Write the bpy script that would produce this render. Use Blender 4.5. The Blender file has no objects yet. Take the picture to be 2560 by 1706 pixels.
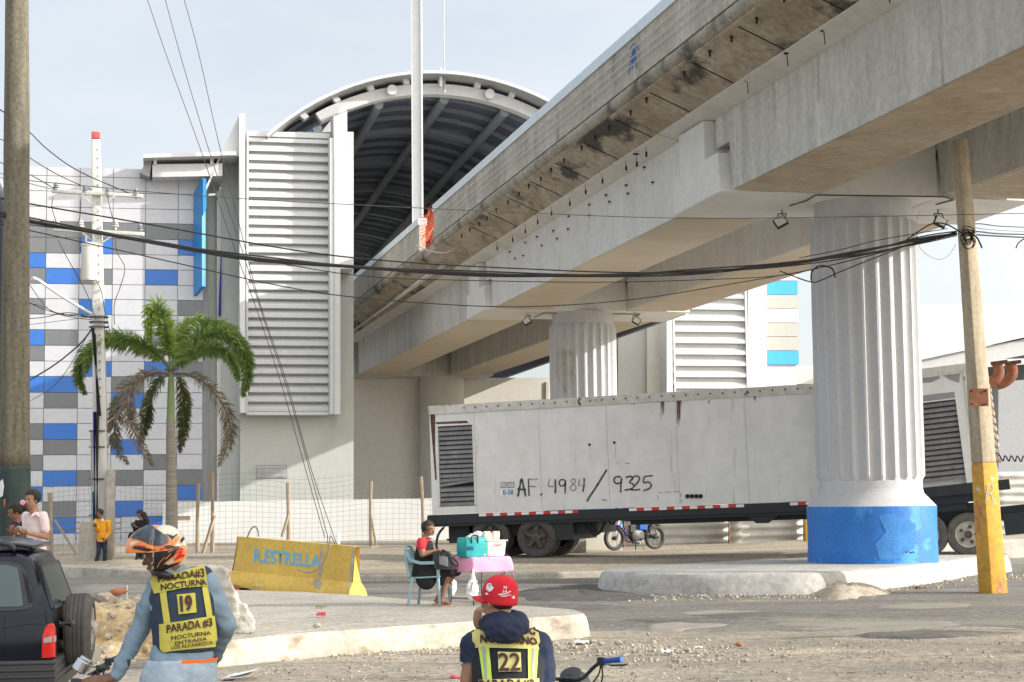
import bpy, bmesh, math, random
from mathutils import Vector, Matrix, noise
from mathutils.bvhtree import BVHTree
random.seed(7)
R = math.radians
SC = bpy.context.scene
COL = SC.collection
# ---------------------------------------------------------------- camera
F = 4300.0                     # focal length in pixels of the 2560 px wide photo
CAM_H = 1.88
PITCH = math.atan((1246-853)/F); ROLL = 0.011
_R0 = Vector((1,0,0)); _U0 = Vector((0,-math.sin(PITCH),math.cos(PITCH))); FW = Vector((0,math.cos(PITCH),math.sin(PITCH)))
RT = _R0*math.cos(ROLL)-_U0*math.sin(ROLL); UP = _U0*math.cos(ROLL)+_R0*math.sin(ROLL)
CP = Vector((0,0,CAM_H))
cd = bpy.data.cameras.new('camera'); cam = bpy.data.objects.new('camera', cd); COL.objects.link(cam)
cd.sensor_width = 36; cd.lens = 36*F/2560; cd.clip_end = 3000; cd.clip_start = 0.1
cam.matrix_world = Matrix(((RT.x,UP.x,-FW.x,CP.x),(RT.y,UP.y,-FW.y,CP.y),(RT.z,UP.z,-FW.z,CP.z),(0,0,0,1)))
SC.camera = cam
# ---------------------------------------------------------------- light
SEL = R(20.5); SAZ = R(101.8)
SUN = Vector((math.sin(SAZ)*math.cos(SEL), math.cos(SAZ)*math.cos(SEL), math.sin(SEL)))
w = bpy.data.worlds.new('World'); SC.world = w; w.use_nodes = True
nt = w.node_tree; nt.nodes.clear()
out = nt.nodes.new('ShaderNodeOutputWorld'); bg = nt.nodes.new('ShaderNodeBackground')
sky = nt.nodes.new('ShaderNodeTexSky'); sky.sky_type = 'NISHITA'; sky.sun_disc = False
sky.sun_elevation = SEL; sky.sun_rotation = SAZ; sky.air_density = 1.0; sky.dust_density = 2.5
tc = nt.nodes.new('ShaderNodeTexCoord'); mp = nt.nodes.new('ShaderNodeMapping'); mp.inputs['Scale'].default_value = (1.6,1.6,4.5)
nz = nt.nodes.new('ShaderNodeTexNoise'); nz.inputs['Scale'].default_value = 1.7; nz.inputs['Detail'].default_value = 7; nz.inputs['Roughness'].default_value = .5
cr = nt.nodes.new('ShaderNodeValToRGB'); cr.color_ramp.elements[0].position = .3; cr.color_ramp.elements[1].position = .72
cr.color_ramp.elements[0].color = (.5,.5,.5,1); cr.color_ramp.elements[1].color = (.95,.95,.95,1)
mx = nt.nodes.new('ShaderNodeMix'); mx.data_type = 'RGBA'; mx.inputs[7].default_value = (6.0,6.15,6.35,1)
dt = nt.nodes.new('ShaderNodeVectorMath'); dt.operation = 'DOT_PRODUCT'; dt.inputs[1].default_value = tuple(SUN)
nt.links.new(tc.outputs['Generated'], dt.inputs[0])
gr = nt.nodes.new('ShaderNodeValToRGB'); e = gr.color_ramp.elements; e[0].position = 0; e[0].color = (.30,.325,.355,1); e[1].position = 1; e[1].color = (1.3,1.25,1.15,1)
for ps, c in ((.42,(.33,.345,.36,1)),(.555,(.42,.425,.43,1)),(.63,(.95,.95,.95,1)),(.8,(1.15,1.12,1.06,1))): q = e.new(ps); q.color = c  # gradient raised behind the camera as added fill for the trailer side
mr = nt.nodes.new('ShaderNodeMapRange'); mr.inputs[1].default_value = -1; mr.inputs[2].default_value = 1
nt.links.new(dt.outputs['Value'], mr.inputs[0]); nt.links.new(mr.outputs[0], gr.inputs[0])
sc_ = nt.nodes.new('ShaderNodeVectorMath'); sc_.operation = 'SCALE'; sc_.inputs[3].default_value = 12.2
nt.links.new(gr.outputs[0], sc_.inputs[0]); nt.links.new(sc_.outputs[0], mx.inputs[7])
nt.links.new(tc.outputs['Generated'], mp.inputs['Vector']); nt.links.new(mp.outputs[0], nz.inputs['Vector'])
nt.links.new(nz.outputs['Fac'], cr.inputs[0]); nt.links.new(cr.outputs[0], mx.inputs[0]); nt.links.new(sky.outputs[0], mx.inputs[6])
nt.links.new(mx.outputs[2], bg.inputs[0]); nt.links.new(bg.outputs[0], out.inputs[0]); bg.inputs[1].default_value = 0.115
sl = bpy.data.lights.new('sun','SUN'); so = bpy.data.objects.new('sun', sl); COL.objects.link(so)
sl.energy = 3.0; sl.angle = R(.6); sl.color = (1,.955,.88); so.location = (60,-10,40)
so.rotation_mode = 'QUATERNION'; so.rotation_quaternion = SUN.to_track_quat('Z','Y')
SC.view_settings.view_transform = 'Standard'; SC.view_settings.look = 'None'; SC.view_settings.gamma = 1
SC.view_settings.exposure = 0.95
# ---------------------------------------------------------------- picture <-> place helpers (used to read positions off the survey of the photo)
def ray(px, py): return (FW + RT*((px-1280)/F) + UP*((853-py)/F))
def W(px, py, D):
    r = ray(px,py); return CP + r*(D/r.y)
def G(px, py, z=0.0):
    r = ray(px,py); return CP + r*((z-CAM_H)/r.z)
def onplane(px, py, p0, n):
    r = ray(px,py); return CP + r*((p0-CP).dot(n)/r.dot(n))
def MPP(D): return D/F
# ---------------------------------------------------------------- materials
def mat(name, c1, c2=None, rough=.8, scale=3, stretch=(1,1,1), bump=0, bscale=30, metal=0, c3=None, s3=.6, sc3=2, st3=None, spec=.4, detail=6, alpha=1, trans=0, w3=.12, mid=.5, wd=.28, c4=None, s4=.7, sc4=.5, st4=None, w4=.1, grain=0, gamt=.25):
    m = bpy.data.materials.new(name); m.use_nodes = True; t = m.node_tree; N = t.nodes; L = t.links
    b = N['Principled BSDF']; b.inputs['Roughness'].default_value = rough; b.inputs['Metallic'].default_value = metal
    b.inputs['Specular IOR Level'].default_value = spec
    if trans: b.inputs['Transmission Weight'].default_value = trans
    if alpha < 1: b.inputs['Alpha'].default_value = alpha
    c2 = c2 or tuple(x*.86 for x in c1)
    tc = N.new('ShaderNodeTexCoord')
    def nse(sc, st, det=detail):
        mp = N.new('ShaderNodeMapping'); mp.inputs['Scale'].default_value = st; L.new(tc.outputs['Object'], mp.inputs[0])
        n = N.new('ShaderNodeTexNoise'); n.inputs['Scale'].default_value = sc; n.inputs['Detail'].default_value = det; n.inputs['Roughness'].default_value = .6
        L.new(mp.outputs[0], n.inputs['Vector']); return n
    def ramp(n, a, bb):
        r = N.new('ShaderNodeMapRange'); r.inputs[1].default_value = a; r.inputs[2].default_value = bb; r.clamp = True
        L.new(n.outputs['Fac'], r.inputs[0]); return r
    def mixc(f, a, bb):
        x = N.new('ShaderNodeMix'); x.data_type = 'RGBA'; L.new(f.outputs[0], x.inputs[0])
        if isinstance(a, tuple): x.inputs[6].default_value = (*a,1)
        else: L.new(a.outputs[2], x.inputs[6])
        x.inputs[7].default_value = (*bb,1); return x
    col = mixc(ramp(nse(scale, stretch), mid-wd/2, mid+wd/2), c1, c2)
    if c3: col = mixc(ramp(nse(sc3, st3 or stretch), s3, s3+w3), col, c3)
    if c4: col = mixc(ramp(nse(sc4, st4 or stretch), s4, s4+w4), col, c4)
    if grain:
        g = nse(grain, (1,1,1), 3); r = N.new('ShaderNodeMapRange'); r.inputs[1].default_value=.3; r.inputs[2].default_value=.7; r.inputs[3].default_value=1-gamt; r.inputs[4].default_value=1+gamt; L.new(g.outputs['Fac'], r.inputs[0])
        vm = N.new('ShaderNodeVectorMath'); vm.operation='SCALE'; L.new(col.outputs[2], vm.inputs[0]); L.new(r.outputs[0], vm.inputs[3]); L.new(vm.outputs[0], b.inputs['Base Color'])
    else: L.new(col.outputs[2], b.inputs['Base Color'])
    if bump:
        n = nse(bscale, (1,1,1), 8); bp = N.new('ShaderNodeBump'); bp.inputs['Strength'].default_value = bump; bp.inputs['Distance'].default_value = .02
        L.new(n.outputs['Fac'], bp.inputs['Height']); L.new(bp.outputs[0], b.inputs['Normal'])
    return m
def flat(name, c, rough=.6, **k): return mat(name, c, tuple(x*.93 for x in c), rough, scale=k.pop('scale',4), **k)
# ---------------------------------------------------------------- mesh builder
def tag(o, label=None, cat=None, group=None, kind=None):
    for k, v in (('label',label),('category',cat),('group',group),('kind',kind)):
        if v: o[k] = v
    return o
def wloc(p):
    v = Vector((0,0,0))
    while p: v += p.location; p = p.parent
    return v
def frame(d, hint=Vector((0,0,1))):
    d = d.normalized()
    if abs(d.dot(hint)) > .97: hint = Vector((1,0,0)) if abs(d.x) < .9 else Vector((0,1,0))
    a = d.cross(hint).normalized(); return a, a.cross(d).normalized()
class MB:
    def __init__(s): s.v=[]; s.f=[]; s.m=[]; s.cm=0
    def mi(s, i): s.cm=i; return s
    def add(s, vs, fs):
        o=len(s.v); s.v += [Vector(v) for v in vs]; s.f += [tuple(i+o for i in f) for f in fs]; s.m += [s.cm]*len(fs); return s
    def obox(s, c, ax, ay, az):
        c=Vector(c); vs=[c+ax*i+ay*j+az*k for i in(-1,1) for j in(-1,1) for k in(-1,1)]
        return s.add(vs,[(0,1,3,2),(4,6,7,5),(0,4,5,1),(2,3,7,6),(0,2,6,4),(1,5,7,3)])
    def box(s, c, sz, M=None):
        ax,ay,az=Vector((sz[0]/2,0,0)),Vector((0,sz[1]/2,0)),Vector((0,0,sz[2]/2))
        if M: ax,ay,az=M@ax,M@ay,M@az
        return s.obox(c,ax,ay,az)
    def bar(s, a, b, w, h=None, up=Vector((0,0,1))):
        a=Vector(a); b=Vector(b); h=h or w; x,y=frame(b-a,up)
        return s.obox((a+b)/2,(b-a)/2,x*w/2,y*h/2)
    def prism(s, pts, ext):
        pts=[Vector(p) for p in pts]; n=len(pts); ext=Vector(ext)
        return s.add(pts+[p+ext for p in pts],[tuple(range(n))[::-1],tuple(range(n,2*n))]+[(i,(i+1)%n,n+(i+1)%n,n+i) for i in range(n)])
    def loft(s, rings, caps=True, closed=True):
        n=len(rings[0]); vs=[p for r in rings for p in r]; fs=[]
        for i in range(len(rings)-1):
            for j in range(n if closed else n-1):
                k=(j+1)%n; fs.append((i*n+j,i*n+k,(i+1)*n+k,(i+1)*n+j))
        if caps and closed: fs += [tuple(range(n))[::-1], tuple(range((len(rings)-1)*n,len(rings)*n))]
        return s.add(vs,fs)
    def tube(s, pts, r, n=8, caps=True, fl=1):
        pts=[Vector(p) for p in pts]; rr=r if isinstance(r,(list,tuple)) else [r]*len(pts); rings=[]; prev=None
        for i,p in enumerate(pts):
            d=(pts[min(i+1,len(pts)-1)]-pts[max(i-1,0)])
            if d.length<1e-9: d=Vector((0,0,1))
            d.normalize()
            if prev is None: x,y=frame(d)
            else:
                x=(prev-d*prev.dot(d)); x=x.normalized() if x.length>1e-6 else frame(d)[0]; y=d.cross(x)
            prev=x
            rings.append([p+(x*math.cos(2*math.pi*k/n)+y*math.sin(2*math.pi*k/n)*fl)*rr[i] for k in range(n)])
        return s.loft(rings,caps)
    def lathe(s, c, prof, n=24, ax=Vector((0,0,1)), caps=True):
        c=Vector(c); ax=Vector(ax).normalized(); x,y=frame(ax)
        return s.loft([[c+ax*h+(x*math.cos(2*math.pi*k/n)+y*math.sin(2*math.pi*k/n))*r for k in range(n)] for r,h in prof],caps)
    def torus(s, c, ax, R0, prof, n=28):  # prof: closed list (dr, dh)
        c=Vector(c); ax=Vector(ax).normalized(); x,y=frame(ax); m=len(prof)
        vs=[]; fs=[]
        for k in range(n):
            e=x*math.cos(2*math.pi*k/n)+y*math.sin(2*math.pi*k/n)
            vs += [c+e*(R0+dr)+ax*dh for dr,dh in prof]
        for k in range(n):
            for j in range(m): fs.append((k*m+j,k*m+(j+1)%m,((k+1)%n)*m+(j+1)%m,((k+1)%n)*m+j))
        return s.add(vs,fs)
    def ell(s, c, ax, ay, az, n=14, m=9):
        c=Vector(c); vs=[c+az]; 
        for i in range(1,m):
            t=math.pi*i/m
            for k in range(n):
                a=2*math.pi*k/n; vs.append(c+az*math.cos(t)+(ax*math.cos(a)+ay*math.sin(a))*math.sin(t))
        vs.append(c-az); fs=[(0,1+k,1+(k+1)%n) for k in range(n)]
        for i in range(m-2):
            for k in range(n): a=1+i*n; fs.append((a+k,a+n+k,a+n+(k+1)%n,a+(k+1)%n))
        l=len(vs)-1; a=1+(m-2)*n; fs += [(l,a+(k+1)%n,a+k) for k in range(n)]
        return s.add(vs,fs)
    def sph(s, c, r, n=12, m=8): return s.ell(c,Vector((r,0,0)),Vector((0,r,0)),Vector((0,0,r)),n,m)
    def cap(s, a, b, r0, r1=None, n=12):
        a=Vector(a); b=Vector(b); r1=r0 if r1 is None else r1; d=(b-a)
        if d.length<1e-6: return s.sph(a,r0)
        d.normalize(); x,y=frame(d); rings=[]
        for t in (-80,-50,-20): t=R(t); rings.append((a+d*r0*math.sin(t), r0*math.cos(t)))
        rings += [(a,r0),(b,r1)]
        for t in (20,50,80): t=R(t); rings.append((b+d*r1*math.sin(t), r1*math.cos(t)))
        return s.loft([[p+(x*math.cos(2*math.pi*k/n)+y*math.sin(2*math.pi*k/n))*r for k in range(n)] for p,r in rings])
    def mesh(s, name, mats, off, smooth, fix=True):
        me=bpy.data.meshes.new(name); me.from_pydata([tuple(v-off) for v in s.v],[],s.f)
        for m in mats: me.materials.append(m)
        me.polygons.foreach_set('material_index', s.m)
        if fix:
            bm=bmesh.new(); bm.from_mesh(me); bmesh.ops.recalc_face_normals(bm,faces=bm.faces); bm.to_mesh(me); bm.free()
        if smooth:
            me.polygons.foreach_set('use_smooth',[True]*len(me.polygons))
            if smooth is not True: me.set_sharp_from_angle(angle=R(smooth))
        return me
    def build(s, name, mats, parent=None, smooth=35, label=None, cat=None, group=None, kind=None, bevel=0, fix=True):
        mats = mats if isinstance(mats,(list,tuple)) else [mats]
        if parent: off=wloc(parent)
        else:
            xs=[v.x for v in s.v]; ys=[v.y for v in s.v]; zs=[v.z for v in s.v]
            off=Vector(((min(xs)+max(xs))/2,(min(ys)+max(ys))/2,min(zs)))
        me=s.mesh(name,mats,off,smooth,fix); o=bpy.data.objects.new(name,me); COL.objects.link(o)
        if parent: o.parent=parent
        else: o.location=off
        if bevel:
            b=o.modifiers.new('bevel','BEVEL'); b.width=bevel; b.segments=2; b.limit_method='ANGLE'; b.angle_limit=R(40)
            me.polygons.foreach_set('use_smooth',[True]*len(me.polygons))
        return tag(o,label,cat,group,kind)
def thing(name, label, cat, loc=(0,0,0), group=None, kind=None):
    o=bpy.data.objects.new(name,None); COL.objects.link(o); o.location=Vector(loc); o.empty_display_size=.2
    return tag(o,label,cat,group,kind)
def kids(o): return [c for c in bpy.data.objects if c.parent==o]
def copy_tree(o, parent=None):
    c=o.copy(); COL.objects.link(c)
    if parent: c.parent=parent
    for ch in kids(o): copy_tree(ch,c)
    return c
# remeshed organic surface
def blob(mb, name, m, parent, vox=.012, sm=6, disp=0, dsc=8, cut=None, **k):
    off=wloc(parent) if parent else Vector((0,0,0))
    me=mb.mesh(name,[m],off,False); o=bpy.data.objects.new(name,me); COL.objects.link(o)
    md=o.modifiers.new('r','REMESH'); md.mode='VOXEL'; md.voxel_size=vox
    if sm: s2=o.modifiers.new('s','SMOOTH'); s2.iterations=sm; s2.factor=.5
    dg=bpy.context.evaluated_depsgraph_get(); n=bpy.data.meshes.new_from_object(o.evaluated_get(dg)); n.name=name
    o.modifiers.clear(); o.data=n
    n.materials.clear(); n.materials.append(m)
    n.polygons.foreach_set('use_smooth',[True]*len(n.polygons))
    if disp:
        nr=[v.normal.copy() for v in n.vertices]
        for v,q in zip(n.vertices,nr):
            c=v.co; v.co = c+q*disp*(noise.noise(Vector((c.x*dsc,c.y*dsc,c.z*dsc*1.6)))+.6*noise.noise(Vector((c.x*dsc*2.3,c.y*dsc*2.3,c.z*dsc*4+c.x*dsc*2))))
    if cut:
        bm=bmesh.new(); bm.from_mesh(n); dl=[v for v in bm.verts if cut(v.co+off)]; bmesh.ops.delete(bm,geom=dl,context='VERTS'); bm.to_mesh(n); bm.free()
    if parent: o.parent=parent
    return tag(o,**k)
# drape a picture-outlined mark on the surface that carries it
def bvh_of(objs):
    vs=[]; ps=[]
    for o in objs:
        off=wloc(o); b=len(vs); vs += [v.co+off for v in o.data.vertices]; ps += [tuple(i+b for i in p.vertices) for p in o.data.polygons]
    return BVHTree.FromPolygons(vs,ps)
def drape(name, vs, fs, bvh, m, parent, lift=.003, fallback=None, **k):
    mb=MB(); P=[]
    for x,y in vs:
        r=ray(x,y).normalized(); h=bvh.ray_cast(CP,r)
        if h[0] is None: P.append(None)
        else:
            n=h[1] if h[1].dot(r)<0 else -h[1]
            P.append(h[0]-r*lift*.6+n*lift*.6)
    ok=[f for f in fs if all(P[i] is not None for i in f)]
    us=sorted({i for f in ok for i in f}); mp={i:j for j,i in enumerate(us)}
    if not ok: return None
    mb.add([P[i] for i in us],[tuple(mp[i] for i in f) for f in ok])
    return mb.build(name,m,parent,smooth=True,fix=False,**k)
def polygrid(poly, step):
    """fine triangles filling a polygon in picture coordinates"""
    bm=bmesh.new(); f=bm.faces.new([bm.verts.new((x,y,0)) for x,y in poly])
    xs=[p[0] for p in poly]; ys=[p[1] for p in poly]
    x=min(xs)+step
    while x<max(xs): bmesh.ops.bisect_plane(bm,geom=bm.verts[:]+bm.edges[:]+bm.faces[:],plane_co=(x,0,0),plane_no=(1,0,0)); x+=step
    y=min(ys)+step
    while y<max(ys): bmesh.ops.bisect_plane(bm,geom=bm.verts[:]+bm.edges[:]+bm.faces[:],plane_co=(0,y,0),plane_no=(0,1,0)); y+=step
    bm.verts.index_update(); v=[(p.co.x,p.co.y) for p in bm.verts]; fs=[tuple(q.index for q in f.verts) for f in bm.faces]; bm.free(); return v,fs
def text2d(txt, bold=0, sx=1):
    cu=bpy.data.curves.new('t','FONT'); cu.body=txt; cu.size=1; cu.offset=bold; cu.resolution_u=3; cu.fill_mode='FRONT' if hasattr(cu,'fill_mode') else cu.fill_mode
    o=bpy.data.objects.new('t',cu); COL.objects.link(o); dg=bpy.context.evaluated_depsgraph_get()
    me=bpy.data.meshes.new_from_object(o.evaluated_get(dg)); v=[(p.co.x,p.co.y) for p in me.vertices]; f=[tuple(p.vertices) for p in me.polygons]
    bpy.data.objects.remove(o); bpy.data.curves.remove(cu); bpy.data.meshes.remove(me); return v,f
def textpx(txt, quad, bold=.02):
    """letters fitted to a picture quad: tl,tr,br,bl"""
    v,f=text2d(txt,bold); x0=min(p[0] for p in v); x1=max(p[0] for p in v); y0=min(p[1] for p in v); y1=max(p[1] for p in v)
    tl,tr,br,bl=quad; o=[]
    for x,y in v:
        s=(x-x0)/(x1-x0); t=1-(y-y0)/(y1-y0)
        o.append(tuple((tl[i]*(1-s)+tr[i]*s)*(1-t)+(bl[i]*(1-s)+br[i]*s)*t for i in (0,1)))
    return o,f
def wstrip(pts, w):
    """hand-painted stroke as a strip in picture coordinates"""
    v=[]; f=[]
    for i,p in enumerate(pts):
        a=pts[max(i-1,0)]; b=pts[min(i+1,len(pts)-1)]; dx,dy=b[0]-a[0],b[1]-a[1]; l=math.hypot(dx,dy) or 1
        ww=w*(.85+.3*random.random()); v += [(p[0]-dy/l*ww/2,p[1]+dx/l*ww/2),(p[0]+dy/l*ww/2,p[1]-dx/l*ww/2)]
    for i in range(len(pts)-1): f.append((2*i,2*i+1,2*i+3,2*i+2))
    return v,f
def smoothpts(p, n=4):
    """catmull-rom through a list of tuples / vectors"""
    q=[Vector(x) for x in p]; o=[]
    for i in range(len(q)-1):
        a=q[max(i-1,0)];b=q[i];c=q[i+1];d=q[min(i+2,len(q)-1)]
        for k in range(n):
            t=k/n; o.append(.5*((2*b)+(c-a)*t+(2*a-5*b+4*c-d)*t*t+(3*b-a-3*c+d)*t**3))
    return o+[q[-1]]
def sst(a,b,x):
    t=max(0,min(1,(x-a)/(b-a))); return t*t*(3-2*t)
# ================================================================= materials
M = {}
M['dirt'] = mat('dusty_ground',(.325,.283,.222),(.22,.198,.163),.95,scale=.35,stretch=(.5,1.6,1),bump=.7,bscale=26,c3=(.42,.365,.27),s3=.56,sc3=.5,w3=.12,c4=(.13,.12,.105),s4=.55,sc4=.6,st4=(.35,2.4,1),w4=.1,grain=13,gamt=0.38)
M['asphalt'] = mat('asphalt',(.145,.138,.125),(.205,.19,.165),.92,scale=.5,stretch=(.35,1.6,1),bump=.6,bscale=45,c3=(.11,.105,.10),s3=.6,sc3=.7,st3=(.3,2.6,1),w3=.06,c4=(.37,.33,.26),s4=.58,sc4=.35,st4=(.4,2.2,1),w4=.1,grain=11,gamt=0.35)
M['lot'] = mat('sandy_lot',(.36,.31,.235),(.25,.22,.175),.95,scale=.5,stretch=(.5,1.5,1),bump=.6,bscale=18,c3=(.45,.38,.27),s3=.6,sc3=.8,w3=.1,grain=7,gamt=0.3)
M['kerb'] = mat('kerb_concrete',(.42,.39,.335),(.3,.275,.235),.9,scale=1.5,bump=.4,bscale=16,c3=(.2,.185,.16),s3=.62,sc3=1.3,grain=12,gamt=0.22)
M['islandtop'] = mat('island_concrete',(.40,.37,.32),(.31,.285,.245),.93,scale=1.2,bump=.55,bscale=38,c3=(.22,.2,.17),s3=.62,sc3=1.7,c4=(.5,.45,.38),s4=.62,sc4=3,grain=16,gamt=0.3)
M['islandside'] = mat('island_side',(.47,.44,.38),(.38,.33,.26),.9,scale=1.6,stretch=(1,1,2),bump=.5,bscale=13,c3=(.27,.215,.15),s3=.53,sc3=2.0,w3=.14,c4=(.5,.475,.43),s4=.6,sc4=6,grain=9,gamt=0.2)
M['colisland'] = mat('column_island',(.46,.45,.425),(.36,.35,.33),.9,scale=.9,bump=.4,bscale=14,c3=(.24,.235,.225),s3=.6,sc3=1.1,w3=.15,grain=8,gamt=0.2)
M['sand'] = mat('sandy_soil',(.52,.40,.235),(.38,.275,.15),.98,scale=2.2,bump=1.0,bscale=11,c3=(.62,.52,.36),s3=.57,sc3=5,w3=.06,grain=9,gamt=0.3)
M['rubble'] = mat('rubble',(.5,.44,.36),(.32,.27,.21),.95,scale=9,bump=.8,bscale=30)
M['stone_w'] = mat('pale_stone',(.42,.375,.30),(.30,.265,.21),.95,scale=12)
M['stone_d'] = mat('dark_stone',(.14,.125,.11),(.22,.19,.16),.95,scale=12)
M['concrete'] = mat('viaduct_concrete',(.55,.537,.505),(.44,.427,.392),.88,scale=2.2,stretch=(.9,.9,.16),bump=.25,bscale=9,c3=(.33,.31,.275),s3=.58,sc3=2.6,st3=(1,1,.13),w3=.15,c4=(.60,.585,.55),s4=.58,sc4=.7,st4=(1,1,.5),w4=.12,grain=7,gamt=0.12)
M['soffit'] = mat('girder_soffit',(.50,.43,.33),(.40,.33,.24),.88,scale=.8,stretch=(1,1,1),bump=.2,bscale=8,c3=(.28,.23,.165),s3=.6,sc3=.9,w3=.2,c4=(.55,.46,.34),s4=.6,sc4=2,grain=5,gamt=0.14)
M['softwhite'] = mat('painted_concrete',(.67,.66,.64),(.59,.58,.555),.8,scale=.9,stretch=(1,1,.5),bump=.15,bscale=9,c3=(.45,.43,.39),s3=.64,sc3=2,st3=(1,1,.2),w3=.15,grain=6,gamt=0.07)
M['softtan'] = mat('pale_soffit',(.58,.51,.41),(.52,.45,.355),.85,scale=.8,bump=.15,bscale=8,c3=(.42,.36,.28),s3=.64,sc3=1.2,w3=.2)
M['parapet'] = mat('parapet_concrete',(.50,.47,.41),(.37,.345,.29),.9,scale=1.3,stretch=(.8,.8,.3),bump=.4,bscale=14,c3=(.17,.155,.125),s3=.6,sc3=1.5,st3=(1.2,1.2,.35),w3=.13,c4=(.55,.52,.45),s4=.6,sc4=2,grain=8,gamt=0.2)
M['bulge'] = mat('parapet_bulge',(.40,.37,.32),(.27,.245,.2),.92,scale=1.5,bump=1.0,bscale=24,c3=(.09,.082,.07),s3=.53,sc3=.9,w3=.16,grain=16,gamt=0.25)
M['slabdark'] = mat('stained_slab',(.43,.385,.315),(.29,.245,.18),.9,scale=1.4,stretch=(.9,.35,1),bump=.4,bscale=10,c3=(.075,.068,.06),s3=.53,sc3=.75,st3=(1,.45,1),w3=.07,c4=(.40,.33,.235),s4=.6,sc4=.5,w4=.1,grain=6,gamt=0.25)
M['dark'] = flat('dark_gap',(.02,.02,.022),.9)
M['flash'] = flat('metal_flashing',(.60,.66,.70),.4,metal=.35)
M['white'] = mat('white_wall',(.64,.64,.63),(.59,.59,.58),.75,scale=.5,bump=.03)
M['whitep'] = flat('white_painted_steel',(.60,.61,.62),.5)
M['shellg'] = flat('grey_shell',(.30,.31,.32),.5)
M['cream'] = mat('cream_wall',(.56,.54,.48),(.53,.505,.45),.85,scale=.4,bump=.05,grain=2,gamt=0.05)
M['greenish'] = mat('pale_grey_green_wall',(.46,.48,.45),(.435,.455,.425),.8,scale=.4,bump=.04,grain=2,gamt=0.04)
M['louv'] = flat('louvre_white',(.58,.59,.59),.45)
M['louvback'] = flat('louvre_backing',(.52,.53,.53),.7)
M['pw'] = flat('panel_white',(.50,.51,.545),.35)
M['pg'] = flat('panel_grey',(.155,.165,.175),.35)
M['pb'] = flat('panel_blue',(.032,.15,.50),.35)
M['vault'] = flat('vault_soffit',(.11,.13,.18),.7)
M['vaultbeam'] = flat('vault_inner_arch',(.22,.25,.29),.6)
M['signblue'] = flat('sign_blue',(.035,.26,.62),.35)
M['navy'] = flat('navy_stripe',(.01,.015,.22),.6)
M['colwhite'] = mat('column_white_paint',(.53,.535,.55),(.48,.485,.50),.7,scale=1.2,stretch=(1,1,.3),bump=.18,bscale=14,c3=(.43,.40,.35),s3=.64,sc3=.8,w3=.1,grain=9,gamt=0.05)
M['colblue'] = mat('column_blue_paint',(.022,.16,.52),(.03,.19,.58),.5,scale=1.1,bump=.5,bscale=26,c3=(.055,.29,.72),s3=.53,sc3=.8,w3=.04,c4=(.03,.12,.33),s4=.6,sc4=1.6,w4=.1,grain=9,gamt=0.1)
M['wood'] = mat('weathered_pole_wood',(.17,.155,.115),(.105,.095,.07),.9,scale=5,stretch=(2.2,2.2,.16),bump=.7,bscale=18,c3=(.09,.075,.05),s3=.62,sc3=6,st3=(3,3,.2),w3=.06,c4=(.19,.20,.16),s4=.55,sc4=1.2,grain=20,gamt=0.25)
M['greenpaint'] = mat('dark_green_paint',(.028,.05,.045),(.018,.03,.03),.6,scale=4,bump=.2)
M['rustred'] = flat('torn_red_paper',(.5,.12,.05),.8)
M['postwood'] = mat('fence_post_wood',(.40,.33,.25),(.26,.2,.14),.9,scale=9,stretch=(3,3,.4),bump=.4)
M['wire'] = flat('rusty_wire',(.16,.15,.14),.6)
M['cable'] = flat('black_cable',(.018,.018,.02),.5)
M['cablegrey'] = flat('grey_cable',(.09,.09,.09),.5)
M['poleconc'] = mat('pole_concrete',(.62,.61,.58),(.52,.51,.47),.85,scale=3,stretch=(2,2,.3),bump=.2)
M['poletan'] = mat('tan_pole_concrete',(.50,.43,.32),(.38,.32,.23),.88,scale=3,stretch=(2,2,.3),bump=.35,c3=(.2,.17,.13),s3=.68,sc3=6,grain=12,gamt=0.15)
M['poleyel'] = mat('worn_yellow_paint',(.62,.36,.05),(.55,.30,.06),.8,scale=4,bump=.35,c3=(.45,.2,.1),s3=.56,sc3=1.8,st3=(1.5,1.5,.7),w3=.06,c4=(.6,.5,.4),s4=.63,sc4=3,w4=.03,grain=10,gamt=0.15)
M['rust'] = mat('rust',(.25,.10,.055),(.16,.065,.035),.85,scale=7,bump=.4)
M['steel'] = flat('galvanised_steel',(.5,.52,.53),.35,metal=.7)
M['metalg'] = flat('grey_metal',(.28,.29,.3),.5,metal=.4)
M['redpaint'] = flat('faded_red_paint',(.62,.10,.10),.7)
M['trailer'] = mat('trailer_white_paint',(.71,.705,.69),(.65,.645,.625),.55,scale=.8,stretch=(1,1,.35),bump=.05,c3=(.45,.41,.36),s3=.62,sc3=2.5,st3=(2.5,2.5,.25),w3=.16,grain=3,gamt=0.06)
M['traileredge'] = mat('trailer_rail',(.60,.59,.56),(.48,.45,.4),.6,scale=5,c3=(.07,.045,.035),s3=.62,sc3=4,w3=.04)
M['rustdark'] = mat('dark_rust',(.06,.035,.028),(.13,.07,.05),.9,scale=9)
M['ruststain'] = mat('rust_stain',(.12,.06,.05),(.3,.2,.17),.8,scale=14,stretch=(3,3,.3))
M['grille'] = mat('louvre_grey',(.21,.21,.21),(.15,.15,.15),.6,scale=4,c3=(.32,.32,.31),s3=.6,sc3=2)
M['chassis'] = flat('black_chassis',(.022,.024,.028),.55)
M['tyre'] = mat('tyre_rubber',(.055,.052,.05),(.085,.08,.074),.85,scale=6,bump=.2)
M['tyredust'] = mat('dusty_tyre',(.13,.12,.105),(.085,.08,.072),.9,scale=6,bump=.2)
M['rimdark'] = mat('dark_hub',(.09,.075,.06),(.05,.045,.04),.7,scale=9)
M['rimwhite'] = mat('white_rim',(.6,.56,.49),(.45,.4,.33),.6,scale=5)
M['red'] = flat('reflective_red',(.6,.03,.03),.4)
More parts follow.
